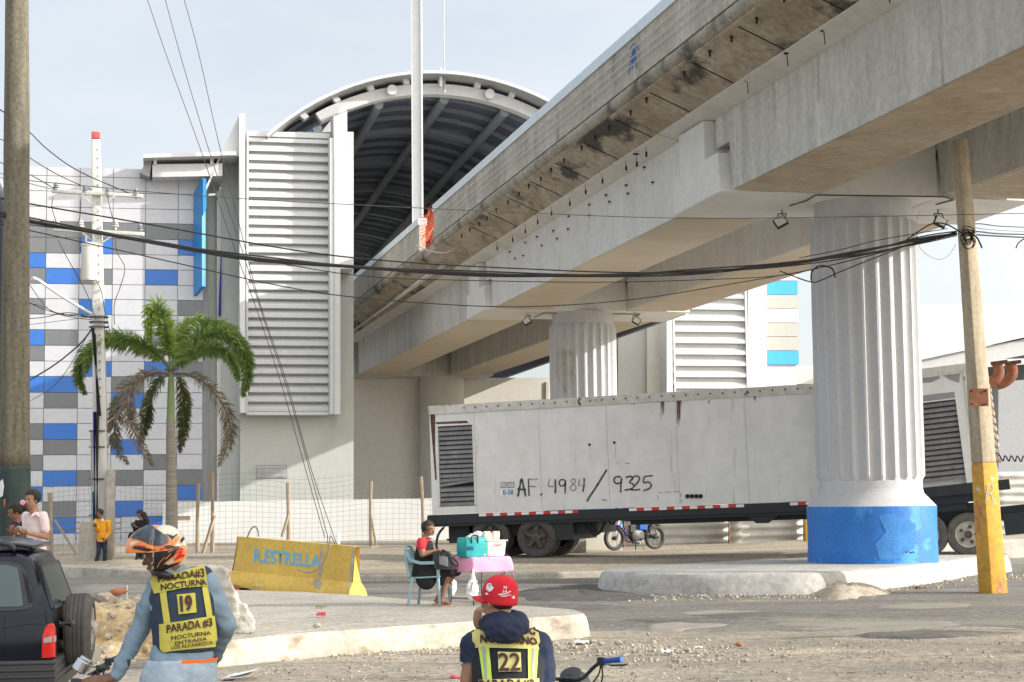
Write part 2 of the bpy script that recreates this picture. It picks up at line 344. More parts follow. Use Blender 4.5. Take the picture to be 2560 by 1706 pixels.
M['wht'] = flat('plain_white',(.78,.78,.77),.5)
M['marker'] = mat('marker_ink',(.035,.035,.04),(.16,.16,.16),.8,scale=12,mid=.55)
M['markerpale'] = mat('faded_marker',(.14,.14,.14),(.4,.4,.39),.8,scale=12)
M['cor'] = mat('corrugated_sheet',(.52,.52,.49),(.40,.39,.36),.5,scale=1.5,stretch=(1,1,3),bump=.1,c3=(.28,.22,.17),s3=.66,sc3=1.5)
M['orange'] = flat('orange_net',(.85,.16,.06),.6)
M['orangebright'] = flat('orange_plastic',(.8,.2,.04),.5)
# ================================================================= ground
def zlot(x,y): return .15+.17*sst(41,46,y)+.20*sst(3,12,x)
def grid(fn, nx, ny):
    mb=MB(); mb.add([fn(i/nx,j/ny) for j in range(ny+1) for i in range(nx+1)],[(j*(nx+1)+i,j*(nx+1)+i+1,(j+1)*(nx+1)+i+1,(j+1)*(nx+1)+i) for j in range(ny) for i in range(nx)]); return mb
mb=MB(); mb.add([(-900,-60,-.03),(900,-60,-.03),(900,1500,-.03),(-900,1500,-.03)],[(0,1,2,3)]); mb.build('ground',M['dirt'],kind='structure')
def gz(x,y):
    v=.035*noise.noise(Vector((x*.25,y*.25,1)))+.022*noise.noise(Vector((x*.9,y*1.3,4)))+.010*noise.noise(Vector((x*3.2,y*4.5,7)))
    return v*(1-.75*sst(24,32,y))
grid(lambda s,t:((-9+22*s),(15.5+20.5*t),gz(-9+22*s,15.5+20.5*t)+.0),300,260).build('dusty_road_edge',M['dirt'],kind='structure',smooth=True)
# asphalt road: between the near ground and the far kerb
KP=[G(-500,1438),G(130,1443),G(350,1447),G(640,1452),G(930,1455),G(1200,1452),G(1500,1445),G(1850,1431),G(2250,1410),G(2560,1395)]
KP=[Vector((-30,46,0))]+KP+[Vector((24,58,0)),Vector((60,90,0))]
KS=smoothpts(KP,5)
def ykerb(x):
    for a,b in zip(KS[:-1],KS[1:]):
        if a.x<=x<=b.x: return a.y+(b.y-a.y)*(x-a.x)/(b.x-a.x)
    return KS[0].y if x<KS[0].x else KS[-1].y
def roadnear(x): return 24.2+.9*noise.noise(Vector((x*.35,3,0)))+.35*noise.noise(Vector((x*1.6,9,0)))-.04*x
grid(lambda s,t:(lambda x:(lambda y:(x,y,.012+gz(x,y)-.04*(1-sst(0,.03,t))))(roadnear(x)+(ykerb(x)+.02-roadnear(x))*t))(-28+52*s),260,90).build('road',M['asphalt'],kind='structure',smooth=True)
# kerb and the sandy lot behind it
mb=MB()
n=len(KS); rings=[]
for i,p in enumerate(KS):
    d=(KS[min(i+1,n-1)]-KS[max(i-1,0)]).normalized(); q=Vector((-d.y,d.x,0)); e=.012*noise.noise(p*1.7); zt=.0+zlot(p.x,p.y+.2)+.012
    rings.append([p-q*.02+Vector((0,0,-.05)),p+q*e+Vector((0,0,zt-.04)),p+q*.04+Vector((0,0,zt)),p+q*.2+Vector((0,0,zt)),p+q*.22+Vector((0,0,-.05))])
mb.loft(rings); mb.build('kerb',M['kerb'],kind='structure',smooth=30)
def lotpt(s,t):
    x=-30+62*s; yk=ykerb(x)+.16; y=yk+(66-yk)*(t**1.5) if yk<66 else yk
    return (x,y,zlot(x,y)+.03*noise.noise(Vector((x*.5,y*.6,2)))*sst(yk,yk+2,y))
grid(lotpt,200,80).build('sandy_lot',M['lot'],kind='structure',smooth=True)
# median island with the table
ft=[(470,1606),(585,1600),(712,1586),(882,1574),(1095,1559),(1307,1546),(1390,1541),(1435,1539)]
bt=[(1461,1535),(1463,1529),(1445,1524),(1400,1520),(1250,1512),(1100,1503),(930,1489),(700,1478),(470,1468)]
IZ=.30
tops=smoothpts([G(x,y,IZ) for x,y in ft+bt],4); c=sum(tops,Vector())/len(tops)
mb=MB(); mb.mi(1); rings=[]
for k,(o,z) in enumerate([(.06,-.06),(.03,IZ*.5),(0,IZ-.06),(-.05,IZ-.005)]):
    rg=[]
    for i,p in enumerate(tops):
        d=(tops[(i+1)%len(tops)]-tops[i-1]); d.z=0; d=d.normalized() if d.length else Vector((1,0,0)); q=Vector((d.y,-d.x,0)); e=.035*noise.noise(Vector((p.x*2.1,p.y*2.1,k*.7)))
        rg.append(Vector((p.x,p.y,0))+q*(o+e)+Vector((0,0,z+.02*noise.noise(Vector((p.x*1.5,p.y,3))))))
    rings.append(rg)
mb.loft(rings,caps=False); mb.mi(0); top=rings[-1]; inner=[top[i].lerp(c,.5)+Vector((0,0,.012)) for i in range(len(top))]
cc=Vector((c.x,c.y,IZ+.0)); mb.loft([top,[t.lerp(cc,.4) for t in top],[t.lerp(cc,.8) for t in top]],caps=False); l=len(mb.v)-len(top); mb.add([],[]); mb.v.append(cc); mb.f += [(l+i,l+(i+1)%len(top),len(mb.v)-1) for i in range(len(top))]; mb.m += [0]*len(top)
isl=mb.build('median_island',[M['islandtop'],M['islandside']],kind='structure',smooth=50)
# column island
ft=[(1502,1428),(1560,1431),(1639,1433),(1780,1434),(1922,1433),(2040,1431),(2205,1421),(2346,1406),(2445,1391),(2490,1389),(2510,1387.5)]
bt=[(2519,1385),(2512,1381.5),(2490,1378.5),(2440,1376),(2346,1374),(2180,1383),(2023,1393),(1827,1403),(1600,1415),(1516,1422)]
CZ=.42; tops=smoothpts([G(x,y,CZ) for x,y in ft+bt],4); c=sum(tops,Vector())/len(tops)
mb=MB(); mb.mi(0); rings=[]
for k,(o,z) in enumerate([(.10,-.06),(.06,CZ*.5),(.03,CZ-.1),(-.0,CZ-.03),(-.06,CZ)]):
    rg=[]
    for i,p in enumerate(tops):
        d=(tops[(i+1)%len(tops)]-tops[i-1]); d.z=0; d=d.normalized(); q=Vector((d.y,-d.x,0)); e=.03*noise.noise(Vector((p.x*1.5,p.y*1.5,k*.7)))
        rg.append(Vector((p.x,p.y,z))+q*(o+e))
    rings.append(rg)
mb.loft(rings,caps=False); cc=Vector((c.x,c.y,CZ)); b=len(mb.v)-len(tops); mb.v.append(cc); mb.f += [(b+i,b+(i+1)%len(tops),len(mb.v)-1) for i in range(len(tops))]; mb.m += [0]*len(tops)
mb.build('column_island',[M['colisland']],kind='structure',smooth=50)
# sandy embankment in front of the road at the left
def berm(s,t):
    x=-9.5+6.35*s; y=20.2+5.2*t
    face=sst(20.9+.2*noise.noise(Vector((x*1.5,0,0))),21.7+.15*noise.noise(Vector((x*2,5,0))),y); back=1-sst(23.6,25.2,y); e=1-sst(-3.95,-3.3,x+.1*noise.noise(Vector((y*2,x*2,0))))
    z=.60*min(face,1)*back*e; z+= .05*noise.noise(Vector((x*2.3,y*2.3,1)))*min(1,z*3)+.035*noise.noise(Vector((x*7,y*7,z*6)))*min(1,z*4)
    yy=y+(.10*noise.noise(Vector((x*3,z*6,8)))+.05*noise.noise(Vector((x*9,z*14,2))))*(1 if .05<z<.6 else 0)
    return (x,yy,z-.03)
grid(berm,190,110).build('sand_embankment',M['sand'],kind='structure',smooth=60)
def zber(x,y): return berm((x+9.5)/6.35,(y-20.2)/5.2)[2]
# gravel: loose stones
def rocks(name, pts, m, label=None, **k):
    mb=MB()
    for p,r in pts:
        p=Vector(p); 
        bmv=[]
        a=[Vector((random.uniform(-1,1),random.uniform(-1,1),random.uniform(-1,1))).normalized() for _ in range(1)][0]
        x,y=frame(a); ax,ay,az=x*r*random.uniform(.8,1.5),y*r*random.uniform(.7,1.2),a*r*random.uniform(.5,1)
        b=len(mb.v); mb.ell(p+Vector((0,0,r*.25)),ax,ay,az,6,4)
        for i in range(b,len(mb.v)): mb.v[i]+= (mb.v[i]-p)*random.uniform(-.2,.2)
    return mb.build(name,m,smooth=False,label=label,fix=False,**k)
def scat(n, fx, r0, r1):
    o=[]
    while len(o)<n:
        q=fx()
        if q is None: continue
        o.append((q, r0+(r1-r0)*random.random()**3))
    return o
def onisl(p,pts): return False
def nearpatch():
    px=random.uniform(560,2560); py=1600+106*random.random()**1.2+ (40 if px<1500 else 0)*random.random()
    if noise.noise(Vector((px*.006,py*.02,0)))<-.05 and random.random()<.8: return None
    p=G(px,py,0); p.z=gz(p.x,p.y); return p
def debrispatch():
    px=random.gauss(1600,190); py=1625+random.gauss(0,16)+(px-1600)*.02
    p=G(px,py,0); p.z=gz(p.x,p.y); return p
rocks('crushed_stone',scat(800,debrispatch,.006,.032),M['stone_w'],kind='stuff',label='band of pale crushed stone and grit beside the island nose')
rocks('gravel',scat(1900,nearpatch,.004,.019),M['stone_w'],kind='stuff',label='loose pale gravel strewn over the dusty near ground')
rocks('dark_gravel',scat(1300,nearpatch,.004,.018),M['stone_d'],kind='stuff',label='loose dark grit strewn over the dusty near ground')
def kerbpatch():
    px=random.uniform(1500,2560); py=1493+random.gauss(0,6)-max(0,(px-2050)*.105)
    p=G(px,py,0); p.z=0.012+.02*abs(noise.noise(Vector((px*.02,py*.02,0)))); return p
rocks('kerbside_grit',scat(1100,kerbpatch,.008,.035),M['rubble'],kind='stuff',label='grey grit heaped along the foot of the column island')
def footpatch():
    px=random.uniform(560,1480); py=1640-(px-560)*.037+random.gauss(2,7); p=G(px,py,0); p.z=gz(p.x,p.y); return p
rocks('island_foot_grit',scat(900,footpatch,.006,.03),M['rubble'],kind='stuff',label='tan grit along the foot of the median island')
def bermtop():
    x=random.uniform(-7.5,-3.6); y=random.uniform(21.3,23.6) if random.random()<.8 else random.uniform(20.6,21.5); return Vector((x,y,zber(x,y)))
rocks('embankment_rubble',scat(900,bermtop,.012,.06),M['rubble'],kind='stuff',label='pale rubble scattered on top of the sandy embankment')
def bigp(px,py,z0=0): p=G(px,py,z0); return p
# dark loose asphalt spilt beside the column island, and old patches in the road
M['freshasphalt'] = mat('loose_dark_asphalt',(.075,.073,.07),(.12,.115,.105),.95,scale=3,bump=1,bscale=26)
def patch(name,pts,z,m,h=.0):
    q=smoothpts([G(x,y,z) for x,y in pts+pts[:1]],5)[:-1]; c=sum(q,Vector())/len(q); q=[p+(p-c)*(.5*noise.noise(p*.9)+.25*noise.noise(p*3)) for p in q]; n=len(q); mb=MB()
    rings=[[p.lerp(c,t)+Vector((0,0,h*sst(0,.6,t)*(1+.6*noise.noise(p*1.4)))) for p in q] for t in (0,.15,.35,.6,.85)]; mb.loft(rings,caps=False); mb.v.append(c+Vector((0,0,h))); l=len(mb.v)-1; mb.f += [(4*n+i,4*n+(i+1)%n,l) for i in range(n)]; mb.m += [0]*n
    
    for i,v in enumerate(mb.v): mb.v[i]=Vector((v.x,v.y,v.z+gz(v.x,v.y)-(.03 if i<n else 0)))
    return mb.build(name,m,kind='structure',smooth=True)
patch('asphalt_spill',[(1260,1486),(1330,1470),(1420,1462),(1500,1458),(1560,1484),(1640,1492),(1560,1502),(1430,1500),(1320,1497)],.035,M['freshasphalt'],.06)
patch('asphalt_spill',[(2020,1480),(2080,1468),(2160,1470),(2230,1478),(2160,1492),(2070,1496)],.03,M['rubble'],.16)
M['oldpatch']=mat('worn_road_patch',(.29,.265,.225),(.23,.215,.185),.95,scale=1.5,bump=.5,bscale=30)
for pts in ([(1690,1532),(1760,1524),(1850,1526),(1880,1532),(1800,1540),(1720,1538)],[(1600,1562),(1700,1556),(1820,1560),(1700,1572),(1620,1572)],[(2180,1512),(2300,1506),(2420,1512),(2330,1520),(2220,1520)],[(1950,1556),(2200,1550),(2500,1555),(2300,1572),(2050,1570)],[(1040,1490),(1120,1480),(1230,1484),(1180,1492)]):
    patch('road_patch',pts,.024,M['oldpatch'])

M['oil']=mat('oily_dark_road',(.10,.095,.085),(.15,.14,.125),.85,scale=2,bump=.5,bscale=30,grain=12,gamt=.3)
for pts in ([(1700,1538),(1850,1533),(2080,1531),(2100,1537),(1880,1543),(1730,1544)],[(1560,1550),(1700,1546),(1960,1548),(1800,1555),(1620,1556)],[(2100,1585),(2300,1576),(2540,1580),(2400,1590),(2200,1594)],[(1150,1512),(1300,1506),(1500,1510),(1600,1518),(1480,1524)]):
    patch('road_stain',pts,.030,M['oil'])
# ================================================================= viaduct
A=R(13.5); VU=Vector((-math.sin(A),math.cos(A),0)); VV=Vector((math.cos(A),math.sin(A),0)); VO=Vector((3.9,38.9,0))
def vp(p,q,z): return VO+VV*p+VU*q+Vector((0,0,z))
def qprism(mb, prof, q0, q1, off=0):  # prof (p,z) extruded along q
    mb.prism([vp(p+off,q0,z) for p,z in prof], VU*(q1-q0))
def pprism(mb, prof, p0, p1):  # prof (q,z) extruded along p
    mb.prism([vp(p0,q,z) for q,z in prof], VV*(p1-p0))
via=thing('viaduct','long raised concrete viaduct with box girders on white fluted columns','viaduct',vp(3.4,20,0))
QN,QE=-46,62
# girders: one part per span and side
spans=[(QN,-3.25,'n'),(.06,19.5,'m'),(22.9,50.5,'f')]
for p0 in (0,4.81):
    for a,b,t in spans:
        mb=MB()
        lo,hi=8.3,10.0
        e0=[(a,lo),(a,hi)] if t=='n' else [(a+.02,lo),(a-.02,9.12),(a-.4,9.12),(a-.4,hi)]
        e1=[(b+.88,hi),(b+.88,9.34),(b+.08,9.34),(b-.06,lo)]
        if t=='f': e1=[(b,hi),(b,lo)]
        prof=e0+e1
        if t!='n': prof=e0+e1
        mb.mi(0); pprism(mb,prof,p0,p0+2.07)
        # soffit skin
        mb.mi(1); mb.prism([vp(p0+.06,a+.05,lo-.012),vp(p0+2.01,a+.05,lo-.012),vp(p0+2.01,b-.05,lo-.012),vp(p0+.06,b-.05,lo-.012)],(0,0,.02))
        mb.build('girder',[M['concrete'] if t!='m' else M['softwhite'],M['soffit'] if t=='n' else M['softtan'] if 'softtan' in M else M['soffit']],via,smooth=False)
# pier heads
M['capw']=mat('pier_head_paint',(.72,.71,.68),(.66,.65,.62),.8,scale=1.2,bump=.12,bscale=10,grain=6,gamt=.05)
for (q0,q1,ph) in ((-3.15,-.02,1),(19.7,22.75,2),(50.6,53.8,3)):
    mb=MB()
    for p0 in (-.20,4.80):
        pprism(mb,[(q0+.05,8.28),(q0+.2,9.14),(q0+1.0,9.14),(q0+1.0,10.0),(q1-.5,10.0),(q1-.5,9.1),(q1-.02,9.1),(q1+.02,8.24)],p0,p0+2.28+(.0 if p0<0 else .06))
    pprism(mb,[(q0+.03,8.283),(q0+.03,9.55),(q1-.03,9.55),(q1-.03,8.283)],2.085,4.795)
    mb.build('pier_cap',M['capw'] if ph<3 else M['concrete'],via,smooth=False,bevel=.02)
    if ph<3:
        mb=MB(); pprism(mb,[(q0+.25,9.15),(q0+.25,9.23),(q0+.85,9.23),(q0+.85,9.15)],.15,1.9); mb.build('bearing',M['metalg'],via)
# deck slab
def under(side):  # side=-1 left, +1 right
    e=0 if side<0 else 6.88; f=lambda p:(e+side*p)
    return f
mb=MB()
for side in (-1,1):
    f=under(side)
    for a,b in ((QN,.0),(.05,22.7),(22.75,QE)):
        mb.mi(0); mb.prism([vp(f(-.02),a,10.0),vp(f(.5),a,10.14),vp(f(.5),a,10.5),vp(f(-.02),a,10.5)],VU*(b-a))
        mb.mi(1); mb.prism([vp(f(.5),a,10.165),vp(f(1.5),a,10.6),vp(f(1.5),a,10.9),vp(f(.5),a,10.9)],VU*(b-a))
mb.mi(2); mb.prism([vp(-1.4,QN,10.62),vp(8.28,QN,10.62),vp(8.28,QN,10.95),vp(-1.4,QN,10.95)],VU*(QE-QN))
mb.mi(0); mb.prism([vp(.05,QN,10.005),vp(6.8,QN,10.005),vp(6.8,QN,10.6),vp(.05,QN,10.6)],VU*(QE-QN))
mb.build('deck_slab',[M['softwhite'],M['slabdark'],M['concrete']],via,smooth=False)
# underside formwork joints
for q in [QN+5.3*i for i in range(13)]:
    if q>-40:
        pass
for q in [QN+12+2.65*i for i in range(20)]:
    mb=MB(); mb.prism([vp(-.52,q,10.160),vp(-1.42,q,10.55),vp(-1.42,q,10.57),vp(-.52,q,10.18)],VU*.03); mb.build('formwork_seam',M['dark'],via,smooth=False)
# parapets with a rounded nosing
def para(q0,q1,side,name='parapet'):
    f=under(side); mb=MB(); sg=max(1,int((q1-q0)/3.3)); L=(q1-q0)/sg
    for i in range(sg):
        a=q0+i*L+.012; b=q0+(i+1)*L-.012
        mb.mi(0); mb.prism([vp(f(1.60),a,10.94),vp(f(1.60),a,11.93),vp(f(1.36),a,11.93),vp(f(1.36),a,10.94)],VU*(b-a))
    mb.mi(1); nn=max(2,int((q1-q0)/.12)); rings=[]
    for k in range(nn+1):
        q=q0+(q1-q0)*k/nn; rr=.17+.004*math.sin(q*40)+.012*noise.noise(Vector((q*3,0,0))); 
        rings.append([vp(f(1.46+rr*math.cos(t)),q,10.80+rr*math.sin(t)) for t in [2*math.pi*j/12 for j in range(12)]])
    mb.loft(rings); o=mb.build(name,[M['parapet'],M['bulge']],via,smooth=35)
    mb=MB(); k=0; q=q0
    while q<q1-.1:
        e=min(q+4.4,q1); mb.prism([vp(f(1.64),q+.01,11.88),vp(f(1.64),q+.01,12.13),vp(f(1.3),q+.01,12.13),vp(f(1.3),q+.01,11.88)],VU*(e-q-.02)); q=e
    mb.build('flashing',M['flash'],via,smooth=False)
para(QN,21.6,-1); para(24.4,QE,-1); para(QN,QE,1)
# conduits along the outer face
for z in (11.25,11.42,11.62):
    mb=MB(); pts=[vp(-1.66,QN+ i*1.6,z+.03*noise.noise(Vector((i*.4,z*9,0)))) for i in range(int((20.5-QN)/1.6)+1)]
    pts += [vp(-1.67,21.0,z-.25),vp(-1.7,21.5,10.9+ (z-11.2)*.3)]
    mb.tube(pts,.012,6); mb.build('conduit',M['poleconc'],via,smooth=True)
mb=MB(); mb.tube(smoothpts([W(1170,585,58.2),W(1155,600,58.3),W(1140,618,58.3),W(1115,632,58.4),W(1075,628,58.8),W(1040,612,59.2)],4),.02,6); mb.build('loose_cable',M['poleconc'],via,smooth=True)
# brackets under the nosing, hooks from the haunch, bolts in the web
proto=None
for q in [QN+10+1.32*i for i in range(52)]:
    if q>19: break
    if -4<q<-2: continue
    loc=vp(-1.36+random.uniform(-.03,.03),q+random.uniform(-.2,.2),10.42)
    if proto is None:
        mb=MB(); mb.box((0,0,-.08),(.035,.08,.12)); mb.box((0,.04,-.02),(.06,.035,.06))
        proto=mb.build('bracket',M['dark']); proto.parent=via; proto.location=loc-via.location
    else: c=proto.copy(); COL.objects.link(c); c.location=loc-via.location
hk=None
for q in (-30,-27,-24.5,-21,-17,-14.2,-11.6,-9.0,-7.4,-5.2,1.3,3.0,4.8,6.4,8.2,9.9,11.5,13.2,15,16.8):
    loc=vp(-.42+random.uniform(-.05,.05),q,9.88)
    if hk is None:
        mb=MB(); mb.tube([(0,0,.02),(.02,0,-.26)],.012,5); mb.box((0,0,-.02),(.10,.10,.015)); 
        hk=mb.build('hanger_rod',M['dark']); hk.parent=via; hk.location=loc-via.location
        mb=MB(); mb.tube([(0,0,.02),(.02,0,-.3)],.011,5); mb.box((.02,.03,-.26),(.045,.08,.11)); mb.box((0,0,-.02),(.14,.07,.03)); h2=mb.build('hanger_clamp',M['dark']); h2.parent=via; h2.location=vp(-.45,1.9,9.76)-via.location
    else: c=(hk if q<0 else h2).copy(); COL.objects.link(c); c.location=loc-via.location
bt=None
for q in (2.2,3.8,5.6,7.5,9.3,11,12.8,14.7,16.4):
    for z in (9.72,9.4):
        loc=vp(-.03,q+(z-9.4)*.4+random.uniform(-.35,.35),z+random.uniform(-.12,.1))
        if bt is None:
            mb=MB(); mb.box((-.03,0,0),(.06,.12,.022)); mb.tube([(0,0,0),(-.05,.03,-.06)],.01,5); bt=mb.build('bolt',M['dark']); bt.parent=via; bt.location=loc-via.location
        else: c=bt.copy(); COL.objects.link(c); c.location=loc-via.location
# drain pipe of the far span
mb=MB(); pts=[vp(-.95,23.2,10.25),vp(-.95,QE-6,10.0)]; mb.tube(pts,.09,10); dp=mb.build('drain_pipe',M['softwhite'],via,smooth=True)
mb=MB()
for i in range(18): mb=MB(); mb.tube([vp(-.95,23.6+i*1.5,10.2),vp(-.95,23.6+i*1.5,10.62)],.03,6); mb.build('pipe_hanger',M['softwhite'],dp)
# columns
def fluted(c, zb, blue):
    mb=MB(); NF=24; per=7
    def ring(r,z,dep):
        o=[]
        for i in range(NF):
            for j in range(per):
                a=2*math.pi*(i+j/per)/NF; t=j/per
                d=0 if t<.14 else dep*math.sin(math.pi*(t-.14)/.86)**.75
                rr=(r-d)*(1+.0025*noise.noise(Vector((a*3,z*.9,2)))); o.append(Vector((c.x+rr*math.cos(a),c.y+rr*math.sin(a),z)))
        return o
    n=26
    mb.loft([ring(1.06,8.29,0),ring(1.06,7.86,0),ring(1.12,7.85,.06),ring(1.17,7.76,.10)]+[ring(1.17+.002*math.sin(i*.9),7.76-(7.76-2.28)*i/n,.105) for i in range(1,n)]+[ring(1.17,2.28,.105),ring(1.11,2.18,.04),ring(1.105,2.17,0),ring(1.11,1.98,0)],caps=False)
    o=mb.build('column_shaft',M['colwhite'],via,smooth=28)
    mb=MB(); mb.lathe((c.x,c.y,0),[(1.11,2.0),(1.13,1.9),(1.39,1.62),(1.39,1.6)],64,caps=False); mb.build('column_flare',M['colwhite'],via,smooth=40)
    mb=MB(); mb.lathe((c.x,c.y,0),[(1.392,1.625),(1.395,1.6),(1.385,1.0),(1.40,zb-.05)],64,caps=False); mb.build('column_base',M['colblue'] if blue else M['colwhite'],via,smooth=40)
C1=W(2157,560,37.7); fluted(C1,.42,True)
C2=W(1456,800,59.8); fluted(C2,.3,True)
C3=W(1105,960,91.0); mb=MB(); mb.lathe((C3.x,C3.y,0),[(1.17,8.3),(1.17,0)],40); mb.build('column_shaft',M['cream'],via,smooth=40)
cb_=bvh_of([o for o in kids(via) if o.name.startswith('column_')])
M['stain']=mat('old_plaster_stain',(.40,.36,.30),(.5,.47,.42),.9,scale=3)
v,f=polygrid([(1385,885),(1400,874),(1428,876),(1436,896),(1430,960),(1412,985),(1395,950),(1384,920)],6); drape('plaster_stain',v,f,cb_,M['stain'],via,lift=.006)
M['paleblue']=mat('rough_pale_blue',(.05,.26,.64),(.03,.19,.54),.6,scale=6,bump=1,bscale=45)
for pl_ in ([(2196,1290),(2230,1284),(2262,1296),(2290,1310),(2286,1370),(2240,1398),(2200,1402),(2188,1360),(2215,1330)],):
    v,f=polygrid(pl_,6); drape('rough_paint_patch',v,f,cb_,M['paleblue'],via,lift=.006)
v=[];f=[]
for st in ([(2262,1379),(2266,1382),(2270,1379)],[(2274,1380),(2278,1383),(2283,1379),(2285,1383)]):
    a,b=wstrip([Vector((*s,0)) for s in st],2); o=len(v); v+=a; f+=[tuple(i+o for i in q) for q in b]
drape('marker_scribble',v,f,cb_,M['dark'],via,lift=.008)
# wide white collar of the far pier, painted end wall stripe not needed
# floodlights fixed under the caps
def flood(px,py,D,dirx,lab):
    p=W(px,py,D); p.z=8.27; t=thing('floodlight',lab,'floodlight',p,'floodlights under the viaduct')
    mb=MB(); mb.tube([p,p+Vector((0,0,-.1))],.02,6); mb.tube([p+Vector((-.09,0,-.1)),p+Vector((.09,0,-.1))],.015,5); mb.tube([p+Vector((-.09,0,-.1)),p+Vector((-.09+.04*dirx,0,-.26))],.015,5); mb.tube([p+Vector((.09,0,-.1)),p+Vector((.09+.04*dirx,0,-.26))],.015,5); mb.build('bracket',M['chassis'],t)
    Mx=Matrix.Rotation(R(28)*dirx,3,'Y')@Matrix.Rotation(R(-25),3,'X')
    mb=MB(); mb.box(p+Vector((.04*dirx,0,-.29)),(.28,.07,.24),Mx); mb.build('housing',M['chassis'],t)
    mb=MB(); mb.box(p+Vector((.04*dirx,0,-.29))+Mx@Vector((0,-.045,0)),(.23,.02,.19),Mx); mb.build('lens',M['wht'],t)
flood(1955,520,38.2,-1,'floodlight under the nearest pier cap, left of the column')
flood(2345,528,38.4,1,'floodlight under the nearest pier cap, right of the column')
flood(1320,797,59.3,-1,'floodlight under the farther pier cap, left of the column')
flood(1588,800,59.6,1,'floodlight under the farther pier cap, right of the column')
for lab,pp in (('thin dark conduit along the nearest pier cap underside',[(1975,515,38),(2015,503,38),(2040,488,37),(2360,492,37.4),(2385,500,38),(2340,512,38.2)]),('thin dark conduit along the farther pier cap underside',[(1335,795,59),(1360,783,58.5),(1600,786,58.7),(1580,798,59)])):
    mb=MB(); pts=[]
    for x,y,D in pp: q=G(x,y,8.25); pts.append(q)
    mb.tube(pts,.018,6); mb.build('conduit',M['cablegrey'],smooth=True,label=lab,cat='conduit')
# steel post standing beside the viaduct
p=W(1050,545,60.4); a=W(1044,200,60.4)
mb=MB(); base=Vector((-.0546*64.7,64.7,10.9)); H=12
mb.box((base.x,base.y,base.z+H/2),(.33,.05,H)); mb.box((base.x-.18,base.y,base.z+H/2),(.05,.34,H)); mb.box((base.x+.18,base.y,base.z+H/2),(.05,.34,H))
mb.box((base.x,base.y,10.98),(.5,.45,.06)); mb.build('steel_post',M['whitep'],smooth=False,label='tall white steel H-beam post rising above the viaduct parapet',cat='post')
# orange safety net in the parapet gap
mb=MB(); q0,q1=21.5,24.5
for i in range(16):
    t=i/15; mb.tube([vp(-1.5-.1*math.sin(j*1.3),q0+(q1-q0)*t+.1*math.sin(j*2+t*5),10.9+1.15*j/6+.05*math.sin(t*9)) for j in range(7)],.008,4)
for j in range(12):
    z=10.9+1.2*j/11; mb.tube([vp(-1.55-.08*math.sin(i*1.1+j),q0+(q1-q0)*i/10,z+.10*math.sin(i*.9)) for i in range(11)],.008,4)
mb.build('safety_net',M['orange'],smooth=False,label='orange plastic safety net closing the gap in the viaduct parapet',cat='safety net')
# blue spray marks on the parapet
vb=bvh_of([o for o in kids(via) if o.name.startswith('parapet')])
v=[];f=[]
for st in ([(1572,188),(1576,160),(1582,132),(1590,112)],[(1574,128),(1582,112),(1590,112),(1596,126)],[(1580,165),(1584,140),(1589,125)],[(1590,130),(1590,150),(1592,172)],[(1583,124),(1586,150),(1579,172)]):
    a,b=wstrip(smoothpts([Vector((*s,0)) for s in st],4),3.2); o=len(v); v+=a; f+=[tuple(i+o for i in q) for q in b]
M['bluespray']=flat('blue_spray',(.05,.15,.4),.8); drape('spray_mark',v,f,vb,M['bluespray'],via)
v=[];f=[]
for st in ([(1049,575),(1050,555),(1053,548),(1055,562)],[(1054,570),(1057,550)]):
    a,b=wstrip([Vector((*s,0)) for s in st],2.2); o=len(v); v+=a; f+=[tuple(i+o for i in q) for q in b]
drape('spray_mark',v,f,vb,M['bluespray'],via)
# ================================================================= station
B=R(11.7); NF_=Vector((math.sin(B),-math.cos(B),0)); VF=Vector((math.cos(B),math.sin(B),0)); FP=W(700,1000,69)
def fp(px,py,o=0): return onplane(px,py,FP+NF_*o,NF_)
def vz(p): return ((p-FP).dot(VF), p.z)
def fv(v,z,o=0): return Vector((FP.x,FP.y,0))+VF*v+NF_*o+Vector((0,0,z))
def plate(mb, pts, o=0, d=.1):   # outline in picture coordinates on the facade plane shifted by o, thickness d
    q=[fp(x,y,o) for x,y in pts]; mb.prism(q,NF_*(-d)); return mb
def vplate(mb, pts, o=0, d=.1): mb.prism([fv(v,z,o) for v,z in pts],NF_*(-d)); return mb
def vbox(mb,v0,v1,z0,z1,o,d): return vplate(mb,[(v0,z0),(v1,z0),(v1,z1),(v0,z1)],o,d)
def V_(px,py=900,o=0): return vz(fp(px,py,o))[0]
def Z_(px,py,o=0): return fp(px,py,o).z
stn=thing('station_building','white metro station with checkered blue, grey and white cladding and arched roof','station',fp(700,1300,0)*Vector((1,1,0)) if 0 else Vector((FP.x,FP.y,0)))
# --- panel clad facade
cols=[V_(x) for x in (4,111,195,279,361,443,507)]
rowy=[421,444,482,521,557,597,636,673,712,749,788,826,865,904,942,982,1021,1059,1099,1137,1176,1215,1253,1292,1332,1372]
rows=[Z_(290,y) for y in rowy]
pat=['WWWWWW','WWWWWW','WWWWWW','WWWWWW','GGGGGG','GGBGWB','BWWWWW','GBGWBW','WWWWWW','GWBWWG','WWWWWW','BGWWGW','GWWWWW','WWBWBG','BBWGWW','WGWBWW','WWWWWW','GBWWWW','WGWBWW','GWWWGW','WBGGWG','BWWWWB','WGWBWW','WBWWBW','WWWWWW']
mb=MB(); G_=.012
for r,row in enumerate(pat):
    for c,ch in enumerate(row):
        mb.mi('WGB'.index(ch)); vbox(mb,cols[c]+G_,cols[c+1]-G_,rows[r+1]+G_,rows[r]-G_,0,.05)
mb.build('panel_cladding',[M['pw'],M['pg'],M['pb']],stn,smooth=False)
mb=MB(); vbox(mb,cols[0],cols[-1]+.2,-.2,rows[0]-.02,-.045,8); mb.build('facade_wall',flat('joint_grey',(.22,.23,.25),.7),stn,smooth=False)
